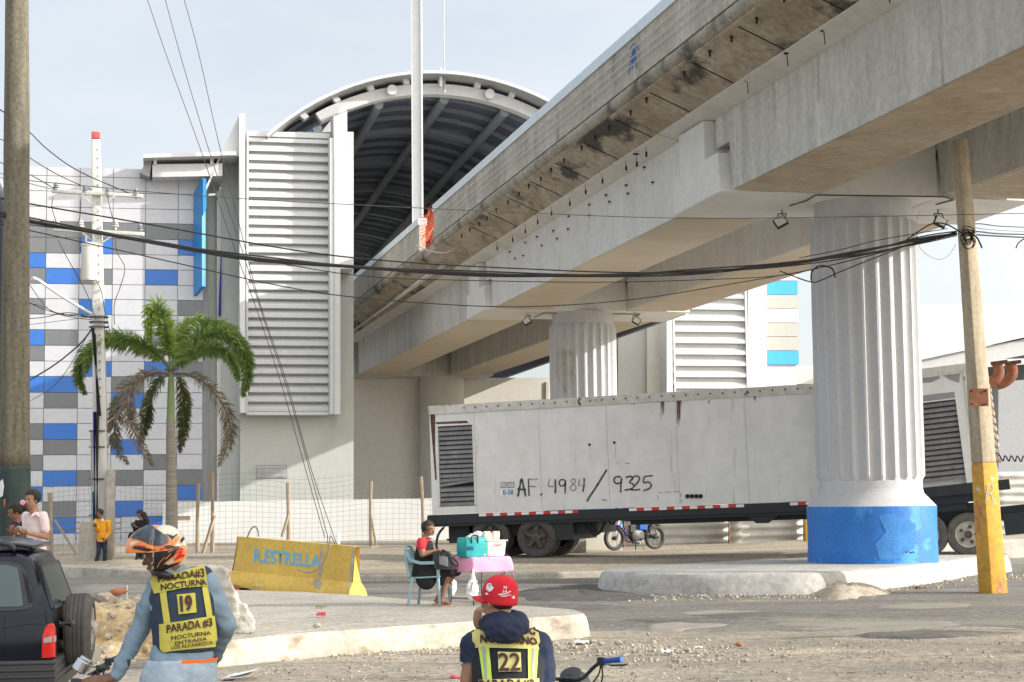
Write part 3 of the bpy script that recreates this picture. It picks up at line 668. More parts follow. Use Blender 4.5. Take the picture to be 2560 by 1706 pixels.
mb=MB(); vbox(mb,cols[0]-.02,cols[-1],-.2,rows[-1],.03,.08); mb.build('base_wall',M['white'],stn,smooth=False)
# slice of another blue clad wing beyond the left pole
mb=MB()
for i in range(24): mb.mi('WGB'.index('WBBGWBWBBGWWBGWBBGWBWGBW'[i])); vbox(mb,cols[0]-4,cols[0]-.4,rows[i+1]+G_,rows[i]-G_,-1.5,.05)
mb.mi(0); vbox(mb,cols[0]-4,cols[0]-.4,-.2,rows[0],-1.56,4); mb.build('side_wing',[M['pw'],M['pg'],M['pb']],stn,smooth=False)
# --- low canopy roof over the facade
cn=thing('roof_canopy','','x') if 0 else None
mb=MB(); q=[fp(360,386,1.2),fp(560,380,1.2),fp(560,388,1.2),fp(360,394,1.2)]; mb.prism([fp(358,386,1.6),fp(590,379,1.6),fp(590,388,1.6),fp(358,395,1.6)],NF_*(-5)); rc=mb.build('canopy_roof',M['whitep'],stn,smooth=False)
mb=MB(); mb.prism([fp(381,411,1.0),fp(556,409,1.0),fp(556,440,1.0),fp(381,443,1.0)],NF_*(-4)); mb.build('canopy_beam',M['whitep'],rc,smooth=False)
mb=MB()
for x in (388,530): mb.prism([fp(x-4,393,1.15),fp(x+4,393,1.15),fp(x+4,411,1.15),fp(x-4,411,1.15)],NF_*(-3.6))
mb.build('canopy_bracket',M['whitep'],rc,smooth=False)
mb=MB(); mb.prism([fp(349,432,.9),fp(372,396,.9),fp(381,396,.9),fp(374,443,.9)],NF_*(-3.8)); mb.build('canopy_gutter',M['metalg'],rc,smooth=False)
# --- blue blade sign
mb=MB(); a=fp(484,740,.1); b=fp(484,484,.1); c=fp(505,446,1.0); d=fp(505,716,1.0)
mb.prism([a,d,c,b],VF*.14+NF_*-.1); sg=mb.build('blade_sign',M['signblue'],stn,smooth=False)
mb=MB(); mb.prism([fp(507,446,1.05),fp(516,447,1.05),fp(516,520,1.05),fp(507,540,1.05)],NF_*-.1); mb.build('sign_edge',M['signblue'],sg,smooth=False)
# --- tower with the tall louvre screen
mb=MB()
mb.mi(0); plate(mb,[(505,492),(543,488),(543,1300),(505,1300)],-.9,.3); plate(mb,[(552,388),(604,392),(604,1300),(552,1300)],-.5,.3)
plate(mb,[(600,330),(884,330),(884,1300),(600,1300)],0,.5); 
mb.build('tower_wall',M['greenish'],stn,smooth=False)
mb=MB(); plate(mb,[(542,480),(556,470),(556,1300),(542,1300)],-.55,.5); mb.build('pilaster',M['white'],stn,smooth=False)
mb=MB(); plate(mb,[(599,286),(599,391),(553,391),(508,492),(506,486),(552,385)],1.0,1.9); mb.build('raking_parapet',M['white'],stn,smooth=False)
mb=MB(); plate(mb,[(598,285),(613,284),(614,1032),(600,1032)],1.35,1.4); mb.build('screen_post',M['whitep'],stn,smooth=False)
mb=MB(); plate(mb,[(825,345),(835,345),(835,1035),(825,1035)],1.25,1.25); mb.build('screen_post',M['whitep'],stn,smooth=False)
mb=MB(); plate(mb,[(834,290),(868,290),(868,402),(884,402),(884,672),(851,672),(851,1036),(836,1036),(836,400)],1.3,1.2); mb.build('pilaster',M['white'],stn,smooth=False)
def louvres(x0,x1,y0,y1,n,o,parent,back=True,tb=(0,0)):
    v0,v1=V_(x0,(y0+y1)/2,o),V_(x1,(y0+y1)/2,o); xm=(x0+x1)/2; z1,z0=Z_(xm,y0,o),Z_(xm,y1,o); st=(z1-z0)/n
    mb=MB()
    for i in range(n+1):
        z=z0+i*st; d=.30
        mb.prism([fv(v0,z,o),fv(v0,z+.14,o),fv(v0,z+.32,o-.22),fv(v0,z+.28,o-.22)],VF*(v1-v0))
    l=mb.build('louvre_blades',M['louv'],parent,smooth=False)
    mb=MB()
    for x in (x0+1,x0+6) if 0 else (x0+2,): vbox(mb,v0-.02,v0+.06,z0-.1,z1+.3,o+.03,.06); vbox(mb,v1-.08,v1+.02,z0-.1,z1+.3,o+.03,.06)
    vbox(mb,v0,v1,z1+.22,z1+.42,o+.03,.5); vbox(mb,v0,v1,z0-.16,z0-.02,o+.02,.5)
    mb.build('louvre_frame',M['whitep'],parent,smooth=False)
    if back: mb=MB(); vbox(mb,v0,v1,z0,z1+.2,o-.24,.05); mb.build('louvre_backing',M['louvback'],parent,smooth=False)
louvres(617,826,357,1028,29,.62,stn)
# grille low in the tower wall
mb=MB(); plate(mb,[(641,1163),(717,1163),(717,1196),(641,1196)],.04,.05); vg=mb.build('vent_grille',M['metalg'],stn,smooth=False)
mb=MB()
for i in range(9): y=1166+i*3.3; plate(mb,[(643,y),(715,y),(715,y+1.4),(643,y+1.4)],.07,.04)
mb.build('grille_slat',M['whitep'],vg,smooth=False)
# --- low sunlit wall in front
lw=thing('boundary_wall','low bright white wall in front of the station tower','wall',fp(700,1365,6)*Vector((1,1,0)))
mb=MB(); plate(mb,[(406,1256),(1500,1240),(1500,1420),(406,1420)],1.5,.25); 
o=mb.build('wall_panel',M['white'],lw,smooth=False)
# --- barrel vault
def circ(pts,o):
    (x1,y1),(x2,y2),(x3,y3)=[vz(fp(x,y,o)) for x,y in pts]
    d=2*(x1*(y2-y3)+x2*(y3-y1)+x3*(y1-y2)); ux=((x1*x1+y1*y1)*(y2-y3)+(x2*x2+y2*y2)*(y3-y1)+(x3*x3+y3*y3)*(y1-y2))/d
    uy=((x1*x1+y1*y1)*(x3-x2)+(x2*x2+y2*y2)*(x1-x3)+(x3*x3+y3*y3)*(x2-x1))/d; return ux,uy,math.hypot(x1-ux,y1-uy)
cs=circ([(663,346),(1027,187),(1354,250)],.6)
ci=circ([(744,346),(870,277),(1223,286)] if 0 else [(744,348),(1031,238),(1307,286)],0)
co=circ([(719,322),(1112,207),(1335,264)],0)
CVc,CZc=(ci[0]+co[0])/2,(ci[1]+co[1])/2; Ri,Ro=ci[2],co[2]
print('vault',cs,ci,co)
def arc(mb,cv,cz,r0,r1,a0,a1,o,d,n=40):
    for i in range(n):
        t0=a0+(a1-a0)*i/n; t1=a0+(a1-a0)*(i+1)/n
        q=[fv(cv+r*math.cos(t),cz+r*math.sin(t),o) for r,t in ((r0,t0),(r1,t0),(r1,t1),(r0,t1))]
        mb.prism(q,NF_*(-d))
RM=9.73
va=thing('arched_roof','','') if 0 else None
for i in range(7):
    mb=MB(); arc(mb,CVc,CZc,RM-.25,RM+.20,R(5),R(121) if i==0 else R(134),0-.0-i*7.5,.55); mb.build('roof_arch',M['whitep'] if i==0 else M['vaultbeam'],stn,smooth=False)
cv,cz,rs=cs
mb=MB(); arc(mb,cv,cz,rs-.10,rs,R(2),R(134),.9,54); rsf=mb.build('roof_shell',[M['shellg']],stn,smooth=False)
mb=MB(); arc(mb,cv,cz,rs-.08,rs+.03,R(2),R(134),1.05,.14); mb.build('roof_rim',M['whitep'],rsf,smooth=False)
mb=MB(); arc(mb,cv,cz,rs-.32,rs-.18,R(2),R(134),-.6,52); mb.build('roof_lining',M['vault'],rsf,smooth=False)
for k in range(14):
    mb=MB()
    t=R(12+k*8.6); pass
    q=[fv(cv+(rs-.08)*math.cos(t-.012),cz+(rs-.08)*math.sin(t-.012),.3),fv(cv+(rs-.08)*math.cos(t+.012),cz+(rs-.08)*math.sin(t+.012),.3),fv(CVc+(RM+.18)*math.cos(t+.012),CZc+(RM+.18)*math.sin(t+.012),.3),fv(CVc+(RM+.18)*math.cos(t-.012),CZc+(RM+.18)*math.sin(t-.012),.3)]
    mb.prism(q,NF_*(-.5)); mb.build('arch_stud',M['whitep'],stn,smooth=False)
for px in (979,1222):     # round purlins whose ends show on the arch face
    t=math.atan2(*(lambda v,z:(z-CZc,v-CVc))(*vz(fp(px,235,0)))); c=fv(CVc+(RM-.0)*math.cos(t),CZc+RM*math.sin(t),0)
    mb=MB(); mb.lathe(c+NF_*.35,[(.21,0),(.21,.9)],20,ax=-NF_); mb.build('purlin',M['whitep'],stn)
for t in (R(40),R(55),R(72),R(88),R(105),R(122),R(150)):
    mb=MB(); c=fv(CVc+(RM-.3)*math.cos(t),CZc+(RM-.3)*math.sin(t),-.6); mb.lathe(c,[(.2,0),(.2,50)],10,ax=-NF_); mb.build('purlin',M['vaultbeam'],stn)
for i in range(26):
    mb=MB(); arc(mb,cv,cz,rs-.5,rs-.33,R(5),R(134),-1.8-i*1.9,.18,24); mb.build('roof_rib',M['vaultbeam'],rsf,smooth=False)
# closed far end and side walls keep the hall dark
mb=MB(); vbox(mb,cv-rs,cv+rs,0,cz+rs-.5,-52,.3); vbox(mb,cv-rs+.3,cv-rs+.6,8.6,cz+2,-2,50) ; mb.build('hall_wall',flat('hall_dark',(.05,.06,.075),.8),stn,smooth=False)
mb=MB(); vbox(mb,cv+rs-.6,cv+rs-.3,0,7.0,-15,7); mb.build('hall_sun_block_wall',M['cream'],stn,smooth=False)  # side wall cut short, placed to block sun from the platform wall
mb=MB(); plate(mb,[(884,945),(1420,945),(1420,1330),(884,1330)],-21,.4); mb.build('platform_wall',flat('pale_cream_wall',(.68,.655,.60),.85),stn,smooth=False)
mb=MB(); plate(mb,[(1365,955),(1372,955),(1372,1330),(1365,1330)],-20.9,.2); mb.build('platform_wall_edge',M['cream'],stn,smooth=False)
# gable bits between arch and screen
mb=MB(); plate(mb,[(736,352),(786,316),(786,352)],-.7,.1); mb.build('blue_panel',M['signblue'],stn,smooth=False)
mb=MB(); plate(mb,[(786,352),(828,300),(828,352)],-.6,.1); mb.build('gable_panel',M['whitep'],stn,smooth=False)
mb=MB(); plate(mb,[(828,298),(868,270),(868,300),(834,300)],.5,.5); mb.build('arch_shoe',M['whitep'],stn,smooth=False)
mb=MB()
for i in range(3): x=846+i*9; plate(mb,[(x,284-i*4),(x+8,266-i*4),(x+12,280-i*5)],.75,.25)
mb.build('arch_gusset',M['whitep'],stn,smooth=False)
# navy banner strip in the recess
mb=MB(); plate(mb,[(552,630),(554,630),(553,790),(546,790)],-.3,.05); mb.build('navy_banner',M['navy'],smooth=False,label='thin dark navy banner hanging in the recess of the station tower',cat='banner')
# lightning rod
t=thing('lightning_rod','thin white lightning rod clamped to the crown of the arched roof','lightning rod',fp(1108,215,.2))
mb=MB(); mb.tube([fp(1111,232,.5),fp(1109,-40,.5)],.045,8); mb.build('mast',M['whitep'],t)
mb=MB(); plate(mb,[(1099,170),(1106,170),(1106,216),(1099,216)],.6,.3); mb.build('clamp_plate',M['whitep'],t,smooth=False)
# --- right wing with louvres and striped cladding
FP2=W(1700,900,84)
_FP=FP; FP=FP2
rw=thing('station_wing','farther station wing with white louvres and blue striped cladding behind the viaduct','station wing',Vector((FP.x,FP.y,0)))
mb=MB(); mb.mi(0); plate(mb,[(1545,700),(1640,700),(1640,1330),(1545,1330)],-.6,.3); mb.mi(1); plate(mb,[(1618,660),(1900,660),(1900,1330),(1618,1330)],-.3,.3); mb.build('wing_wall',[M['metalg'] if 0 else flat('grey_wing_wall',(.42,.42,.40),.8),M['cream']],rw,smooth=False)  # plain grey wall at the left, cream wall beside it
mb=MB(); plate(mb,[(1667,640),(1682,640),(1682,1010),(1667,1010)],1,1.3); mb.build('screen_post',M['whitep'],rw,smooth=False)
mb=MB(); plate(mb,[(1870,640),(1917,640),(1917,1010),(1870,1010)],1,1.3); mb.build('pilaster',M['white'],rw,smooth=False)
louvres(1684,1868,690,1000,11,1.0,rw)
mb=MB()
for i,ch in enumerate('GWBGWGGB'):
    y0=632+i*35; mb.mi('WGB'.index(ch)); plate(mb,[(1917,y0+.6),(1993+i*.6,y0+.6),(1993+i*.6,y0+34.4),(1917,y0+34.4)],.1,.1)
mb.build('striped_cladding',[M['white'],flat('panel_pale_grey',(.42,.42,.39),.5),flat('panel_bright_blue',(.05,.36,.83),.5)],rw,smooth=False)
mb=MB(); plate(mb,[(1915,600),(1992,600),(1992,1330),(1915,1330)],-.02,3); mb.build('stair_wall',M['pw'],rw,smooth=False)
FP=_FP
# --- pale terminal hall far right
FPX=FP; FP=W(2300,900,88)
tm=thing('terminal_hall','bright white hall with sloping grey roof beams behind the trailer front','building',Vector((FP.x,FP.y,0)))
mb=MB(); plate(mb,[(1985,915),(2300,915),(2300,762),(2800,762),(2800,1330),(1985,1330)],-6,4); mb.build('hall_wall',M['white'],tm,smooth=False)
mb=MB(); plate(mb,[(1917,925),(2050,915),(2050,960),(1917,960)],-3,1); mb.build('low_wall',M['cream'],tm,smooth=False)
mb=MB(); plate(mb,[(2280,862),(2570,800),(2800,765),(2800,830),(2570,842),(2280,905)],2,5); mb.build('roof_edge',flat('roof_beam_grey',(.55,.56,.57),.7),tm,smooth=False)
mb=MB(); plate(mb,[(2280,905),(2570,846),(2800,832),(2800,880),(2570,886),(2280,942)],1.7,3); mb.build('roof_beam',flat('roof_beam_pale',(.46,.47,.48),.7),tm,smooth=False)
mb=MB(); plate(mb,[(2380,925),(2800,893),(2800,1000),(2380,1000)],-.6,2); mb.build('painted_shade',flat('hall_shadow',(.09,.1,.1),.8),tm,smooth=False)  # dark plate standing in for the shade under the roof
for x0,x1 in ((2496,2562),(2660,2730)):
    mb=MB(); plate(mb,[(x0,955),(x1,950),(x1,1400),(x0,1400)],1.2,1); mb.build('hall_column',flat('column_grey',(.30,.31,.32),.8),tm,smooth=False)
FP=FPX
# ================================================================= trailer with the generator container
TL=W(1081,1290,46.4); TR=W(2030,1256,43.1)
tx=(TR-TL); TLen=tx.length; tx.normalize(); ty=Vector((0,0,1)).cross(tx).normalized(); tz=tx.cross(ty).normalized()   # ty points away from the viewer
TLen=12.15
def tp(x,y,z): return TL+tx*x+ty*y+tz*z
def tbox(mb,x0,x1,y0,y1,z0,z1): return mb.prism([tp(x0,y0,z0),tp(x1,y0,z0),tp(x1,y0,z1),tp(x0,y0,z1)],ty*(y1-y0))
def tpx(px,py,y=0): 
    p=onplane(px,py,TL+ty*y,ty); d=p-TL; return d.dot(tx),d.dot(tz)
TH=2.92
M['seam']=flat('seam_grey',(.46,.45,.42),.7)
tr=thing('container_trailer','long white generator container on a black semi-trailer, streaked with rust','trailer',Vector((TL.x,TL.y,.3)))
lx0,lz0=tpx(1098,1268); lx1,lz1=tpx(1183,1060)
mb=MB(); tbox(mb,lx1,TLen,0,2.45,.03,TH); tbox(mb,0,lx1,.12,2.45,.03,TH); tbox(mb,0,lx0,0,.13,.03,TH); tbox(mb,lx0,lx1,0,.13,lz1,TH); tbox(mb,lx0,lx1,0,.13,.03,lz0)

body=mb.build('body',M['trailer'],tr,smooth=False)
# rails, seams, rivets
mb=MB(); tbox(mb,-.03,TLen+.02,-.03,.02,TH-.20,TH+.03); tbox(mb,-.03,.02,-.03,2.48,TH-.2,TH+.03); mb.build('top_rail',M['traileredge'],tr,smooth=False)
for i in range(35): mb=MB(); tbox(mb,1.0+i*.32,1.04+i*.32,-.04,-.02,TH-.09,TH-.05); mb.build('rivet',M['rustdark'],tr,smooth=False)
for x in (1.28,3.1,4.95,6.8,8.6,10.4): mb=MB(); tbox(mb,x,x+.012,-.004,.01,.05,TH-.2); mb.build('panel_seam',M['seam'],tr,smooth=False)
def grl(x0,x1,z0,z1,n,bent=False,slope=0,back='dark',m='grille',name='vent_louvre'):
    mb=MB(); st=(z1-z0)/n
    for i in range(n):
        z=z0+i*st; s=0; 
        if bent and i in (4,5): s=.12 if i==4 else .05
        mb.prism([tp(x0,.0,z-slope),tp(x0,.02,z+st*.62-slope),tp(x0,.10,z+st*.98-slope),tp(x0,.10,z+st*.9-slope)],tx*(x1-x0)+tz*(s+slope)+ (ty*.03 if s else Vector((0,0,0))))
    g=mb.build(name,M[m],tr,smooth=False,label='bent grey louvre with a torn slat' if bent else None)
    mb=MB(); tbox(mb,x0-.03,x0,-.02,.12,z0,z1); tbox(mb,x1,x1+.03,-.02,.12,z0,z1); tbox(mb,x0-.03,x1+.03,-.02,.1,z1,z1+.03); mb.build('louvre_frame',M['trailer'],g,smooth=False)
    mb=MB(); tbox(mb,x0,x1,.105,.118,z0,z1); mb.build('louvre_backing',M['dark'],g,smooth=False)
grl(lx0+.03,lx1-.03,lz0+.02,lz1-.02,17,bent=True)
# chassis
mb=MB(); tbox(mb,-.12,TLen+.0,-.02,.10,-.22,.02); tbox(mb,-.12,TLen-.2,.02,2.4,-.30,.0); tbox(mb,-.14,.1,-.04,2.46,-.3,.0); tbox(mb,1.0,4.5,.35,2.1,-.6,-.28)
tbox(mb,5.4,TLen-1,.3,.5,-.42,-.2); tbox(mb,5.4,TLen-1,1.9,2.1,-.42,-.2); tbox(mb,3.0,3.9,.1,2.3,-.75,-.3)

mb.prism([tp(8.5,.05,-.3),tp(9.3,.05,-.3),tp(9.05,.05,-.48),tp(8.75,.05,-.48)],ty*.1)
mb.build('chassis',M['chassis'],tr,smooth=False)
mb=MB(); tbox(mb,4.6,6.3,-.025,.0,-.42,-.22) if 0 else None
def tape(x0,x1,zz):
    x=x0; k=0; a=MB(); 
    while x<x1-.05: a.mi(k%2); tbox(a,x,min(x+.2,x1),-.03,-.018,zz,zz+.07); x+=.2; k+=1
    a.build('reflective_tape',[M['wht'],M['red']],tr,smooth=False)
x,z=tpx(1198,1281); tape(x,x+2.75,-.06); x,z=tpx(1573,1266); tape(x,x+3.0,-.06); x,z=tpx(1975,1256); tape(x,x+.6,-.06)
for x,z in [tpx(px,1241) for px in (1719,1730,1741,1752)]:
    mb=MB(); mb.lathe(tp(x,-.03,z),[(.055,0),(.055,.04)],14,ax=ty); mb.build('port',M['dark'],tr)
mb=MB(); 
for px,py in ((1474,1112),(1536,1107)): x,z=tpx(px,py); mb.prism([tp(x-.04,-.02,z),tp(x,-.02,z-.04),tp(x+.04,-.02,z),tp(x,-.02,z+.04)],ty*.03)
mb.build('socket',M['dark'],tr,smooth=False)
# wheels
def wheel(c,ax,Rr,wd,m_t,m_r,parent,dual=0,name='wheel',spokes=5,n=32):
    """c outer face centre, ax axle direction pointing outwards"""
    mb=MB(); c=Vector(c); ax=ax.normalized()
    prof=[(Rr*-.42,-.02),(Rr*-.40,-wd+.02),(-.02,-wd),(0,-wd+.03),(0,-.04),(-.035,0),(-Rr*.25,.012)]
    cs=[c]+([c-ax*(wd+.06)] if dual else [])
    t=None
    for k,cc in enumerate(cs): mb.torus(cc,ax,Rr,prof,n)
    t=mb.build(name,m_t,parent,smooth=30)
    mb=MB(); rp=[(Rr*.60,0),(Rr*.56,-.02),(Rr*.5,-.07 if dual else -.05),(Rr*.24,-.05 if dual else -.02),(Rr*.22,.03),(Rr*.1,.05),(.01,.05)]
    mb.lathe(c,rp,n,ax=ax,caps=False)
    if spokes:
        x,y=frame(ax)
        for k in range(spokes):
            e=x*math.cos(2*math.pi*k/spokes+.4)+y*math.sin(2*math.pi*k/spokes+.4); mb.bar(c+e*Rr*.12-ax*.0,c+e*Rr*.56-ax*.01,Rr*.17,Rr*.12,up=ax)
    mb.build('rim',m_r,t,smooth=30)
    return t
xa,za=tpx(1340,1343); xb=tpx(1225,1345)[0]
for i,x in enumerate((xa,xb-.0)):
    c=tp(x,.03,0); c.z=zlot(c.x,c.y)+.53; wheel(c,-ty,.53,.25,M['tyre'],M['rimdark'],tr,1)
    c2=tp(x,2.42,0); c2.z=c.z; wheel(c2,ty,.53,.25,M['tyredust'],M['rimdark'],tr,1)
mb=MB(); mb.tube(smoothpts([tp(.3,.1,-.3),tp(.12,.1,-.5),tp(.05,.1,-.8),tp(.12,.1,-1.08)],4),.035,8); mb.build('mudguard_bar',M['chassis'],tr)
mb=MB(); tbox(mb,.3,.9,.4,2.0,-.75,-.3); mb.bar(tp(.2,.5,-.65),tp(1.6,.5,-.9),.05); mb.bar(tp(.25,1.9,-.7),tp(1.5,1.9,-.6),.06); mb.build('underrun_bar',M['chassis'],tr,smooth=False)
for pts in ([(1462,1290),(1475,1310),(1490,1336),(1504,1322),(1512,1300)],[(1450,1292),(1468,1320),(1485,1338),(1502,1330),(1515,1303)],[(1520,1300),(1530,1311),(1541,1302)]):
    mb=MB(); q=[]
    for px,py in pts: q.append(onplane(px,py,TL+ty*.3,ty))
    mb.tube(smoothpts(q,5),.025,6); mb.build('hose',M['cable'],tr)
# lettering and stains on the side
tb=bvh_of([body])
M['ficha_g']=flat('plate_grey',(.28,.28,.28),.6); M['ficha_b']=flat('plate_blue',(.05,.22,.5),.6)
def rect(x0,y0,x1,y1,sk=-.03): return [(x0,y0),(x1,y0+(x1-x0)*sk),(x1,y1+(x1-x0)*sk),(x0,y1)]
v,f=polygrid(rect(1250,1205,1287,1240),8); pl=drape('fleet_plate',v,f,tb,M['wht'],tr,lift=.006)
v,f=polygrid(rect(1251,1206,1286,1221),8); drape('plate_heading',v,f,tb,M['ficha_g'],pl,lift=.012)
v,f=textpx('FICHA',[(1253,1208.5),(1285,1207.5),(1285,1218),(1253,1219)],.02); drape('lettering',v,f,tb,M['wht'],pl,lift=.02)
v,f=textpx('E-58',[(1258,1225),(1284,1224),(1284,1236),(1258,1237)],.02); drape('lettering',v,f,tb,M['ficha_b'],pl,lift=.02)
def z2(x,y): return (1040+x/3.0155,930+y/3.0155)
S=[([(768,940),(782,870),(796,808),(812,870),(828,940)],3.4),([(765,885),(830,888)],3.2),([(853,935),(850,870),(848,808)],2.6),([(848,808),(880,812),(918,808)],2.2),([(850,862),(905,866)],2.2),([(940,920),(950,928)],4.5),
 ([(1008,808),(1000,860),(1062,862)],1.8),([(1050,810),(1052,870),(1050,915)],3.2),
 ([(1120,815),(1090,815),(1080,840),(1095,862),(1120,850),(1128,818),(1125,870),(1124,918)],2.6),
 ([(1190,806),(1168,820),(1180,842),(1202,858),(1205,882),(1182,896),(1162,880),(1172,856),(1195,838),(1198,815),(1190,806)],1.8),
 ([(1235,806),(1228,855),(1275,850)],1.8),([(1268,802),(1266,860),(1258,905)],2.6),
 ([(1438,738),(1400,800),(1350,880),(1310,940),(1290,978)],3.2),
 ([(1545,792),(1510,792),(1492,815),(1510,842),(1545,832),(1550,800),(1545,850),(1542,910)],2.8),
 ([(1580,796),(1620,788),(1632,805),(1610,832),(1640,850),(1630,880),(1572,892)],2.8),
 ([(1625,810),(1650,786),(1680,792),(1680,820),(1640,870),(1622,888),(1660,890),(1690,886)],2.6),
 ([(1720,792),(1716,835),(1750,830),(1772,850),(1762,878),(1715,896)],2.8),([(1720,790),(1786,782)],2.4)]
for idx,(rng,mm) in enumerate((((0,1,2,5,7,8,11,12,13,14,15,16,17),'marker'),((3,4,6,9,10),'markerpale'))):
    for k in rng:
        pts,wd=S[k]; v,f=wstrip(smoothpts([Vector((*z2(*q),0)) for q in pts],5),wd*1.45)
        drape('painted_stroke',v,f,tb,M[mm],tr,lift=.008)
for st,w_,m_ in (([(1825,912),(1860,909)],1.2,'rustdark'),([(1880,908),(1925,906)],1.2,'rustdark'),([(1945,905),(1995,904)],1.2,'rustdark'),([(1996,915),(1997,945)],1.2,'rustdark'),([(1998,958),(1999,985)],1.2,'rustdark'),([(1824,925),(1824,965)],1,'rustdark'),([(1512,685),(1530,686)],1.2,'rustdark'),([(1575,687),(1612,691)],1.2,'rustdark'),([(1400,962),(1440,970)],4,'kerb'),([(1312,560),(1312,680)],.8,'ylw'),([(1504,545),(1504,650)],1.2,'ylw'),([(2205,240),(2212,215)],2.4,'rustdark')):
    if m_=='ylw' and 'ylw' not in M: M['ylw']=flat('yellow_drip',(.55,.5,.3),.7)
    v,f=wstrip([Vector((*z2(*q),0)) for q in st],w_); drape('scuff_mark',v,f,tb,M[m_],tr,lift=.006)
def drip(x,y,w_,h,n=7):
    v=[];f=[]
    for i in range(n):
        xx=x+random.gauss(0,w_*.4); hh=h*random.uniform(.3,1)*(1-abs(xx-x)/w_*.6); ww=random.uniform(.8,2.6); o=len(v)
        v+=[(xx-ww,y),(xx+ww,y),(xx+ww*.7,y+hh*.5),(xx+.3,y+hh),(xx-.3,y+hh),(xx-ww*.7,y+hh*.5)]; f+=[(o,o+1,o+2,o+5),(o+5,o+2,o+3,o+4)]
    return v,f
for a in ((1655,994,12,66,9),(1697,990,12,100,10),(1585,998,8,18,5),(1620,1000,5,10,4),(1888,975,5,40,5),(1300,1012,5,22,4),(1760,985,4,26,4),(1440,1004,4,16,3),(1956,972,4,30,3)):
    v,f=drip(*a); drape('rust_streak',v,f,tb,M['ruststain'],tr,lift=.004)
v,f=polygrid([(1075,1018),(1082,1018),(1088,1040),(1088,1120),(1092,1200),(1088,1200),(1082,1120),(1076,1050)],6); drape('rust_patch',v,f,tb,M['rustdark'],tr,lift=.006)
v,f=polygrid([(1088,1056),(1166,1052),(1172,1058),(1092,1061)],6); drape('rust_patch',v,f,tb,M['rustdark'],tr,lift=.006)
v,f=polygrid([(1088,1018),(1130,1016),(1134,1021),(1092,1024)],6); drape('rust_patch',v,f,tb,M['rust'],tr,lift=.006)
v,f=polygrid([(1300,1008),(1420,1001),(1500,997),(1500,1001),(1420,1006),(1302,1012)],8); drape('rust_patch',v,f,tb,M['rustdark'],tr,lift=.006)
v,f=polygrid([(1570,992),(1700,983),(1860,976),(2030,968),(2030,972),(1860,981),(1700,989),(1572,998)],8); drape('rust_patch',v,f,tb,M['rustdark'],tr,lift=.006)
# second, tilted unit: louvred generator head behind the big column
TR1=tr; TL=W(2120,1243,42.2); TR=W(2495,1203,41.2); tx=(TR-TL); TLen=tx.length; tx.normalize(); ty=Vector((0,0,1)).cross(tx).normalized(); tz=tx.cross(ty).normalized(); TH=2.86
tr=thing('generator_trailer','tilted louvred generator unit with rusty exhaust elbows at the right','trailer',Vector((TL.x,TL.y,.3)))
mb=MB(); lv0=tpx(2250,1220)[0]; lv1=tpx(2402,1100)[0]
tbox(mb,0,TLen,.12,2.4,.03,TH); tbox(mb,0,lv0,0,.13,.03,TH); tbox(mb,lv0,lv1,0,.13,TH-.62,TH); tbox(mb,lv1,TLen,0,.13,.03,TH)
body2=mb.build('body',M['trailer'],tr,smooth=False)
mb=MB(); tbox(mb,-.02,TLen+.02,-.03,.02,TH-.2,TH+.03); tbox(mb,lv1+.25,lv1+.3,-.02,.02,.03,TH-.2); mb.build('top_rail',M['traileredge'],tr,smooth=False)
grl(lv0,lv1,.15,TH-.80,15,slope=.0)
mb=MB(); tbox(mb,lv0,lv1,-.01,.11,TH-.80,TH-.62); mb.build('louvre_head',M['metalg'],tr,smooth=False)
mb=MB()
for i in range(11): z=.5+i*.2; mb.prism([tp(TLen,.15,z),tp(TLen+.12,.15,z-.05),tp(TLen+.12,.15,z+.02),tp(TLen,.15,z+.14)],ty*2.1)
mb.build('front_louvre',mat('rust_streaked_white',(.6,.57,.5),(.45,.3,.2),.7,scale=4),tr,smooth=False)
mb=MB(); tbox(mb,-.3,TLen+.25,-.02,2.35,-.22,.02); tbox(mb,.2,TLen-.2,.2,2.1,-.42,-.22); tbox(mb,.6,TLen-.8,.3,2.0,-.6,-.4); mb.build('chassis',M['chassis'],tr,smooth=False)
tb2=bvh_of([body2]); v,f=polygrid([(2302,940),(2345,934),(2350,946),(2330,956),(2304,958)],6); drape('peeling_patch',v,f,tb2,M['metalg'],tr,lift=.005)
v,f=polygrid([(2360,940),(2400,930),(2398,958),(2375,950)],6); drape('peeling_patch',v,f,tb2,M['metalg'],tr,lift=.005)
# exhaust elbows on the front
for px,dx in ((2478,0),(2512,1)):
    mb=MB(); pts=[onplane(x,y,TL+ty*(.5+dx*.5),ty) for x,y in ((px-22,963),(px-4,958),(px+14,945),(px+20,928),(px+14,910))]
    mb.tube(smoothpts(pts,4),[.13]*17,14); o=mb.build('exhaust_elbow',M['rust'],tr)
    mb=MB(); p=onplane(px+20,907,TL+ty*(.5+dx*.5),ty); mb.obox(p,tx*.2,ty*.16,tz*.035); mb.build('exhaust_flap',M['rustdark'],o,smooth=False)
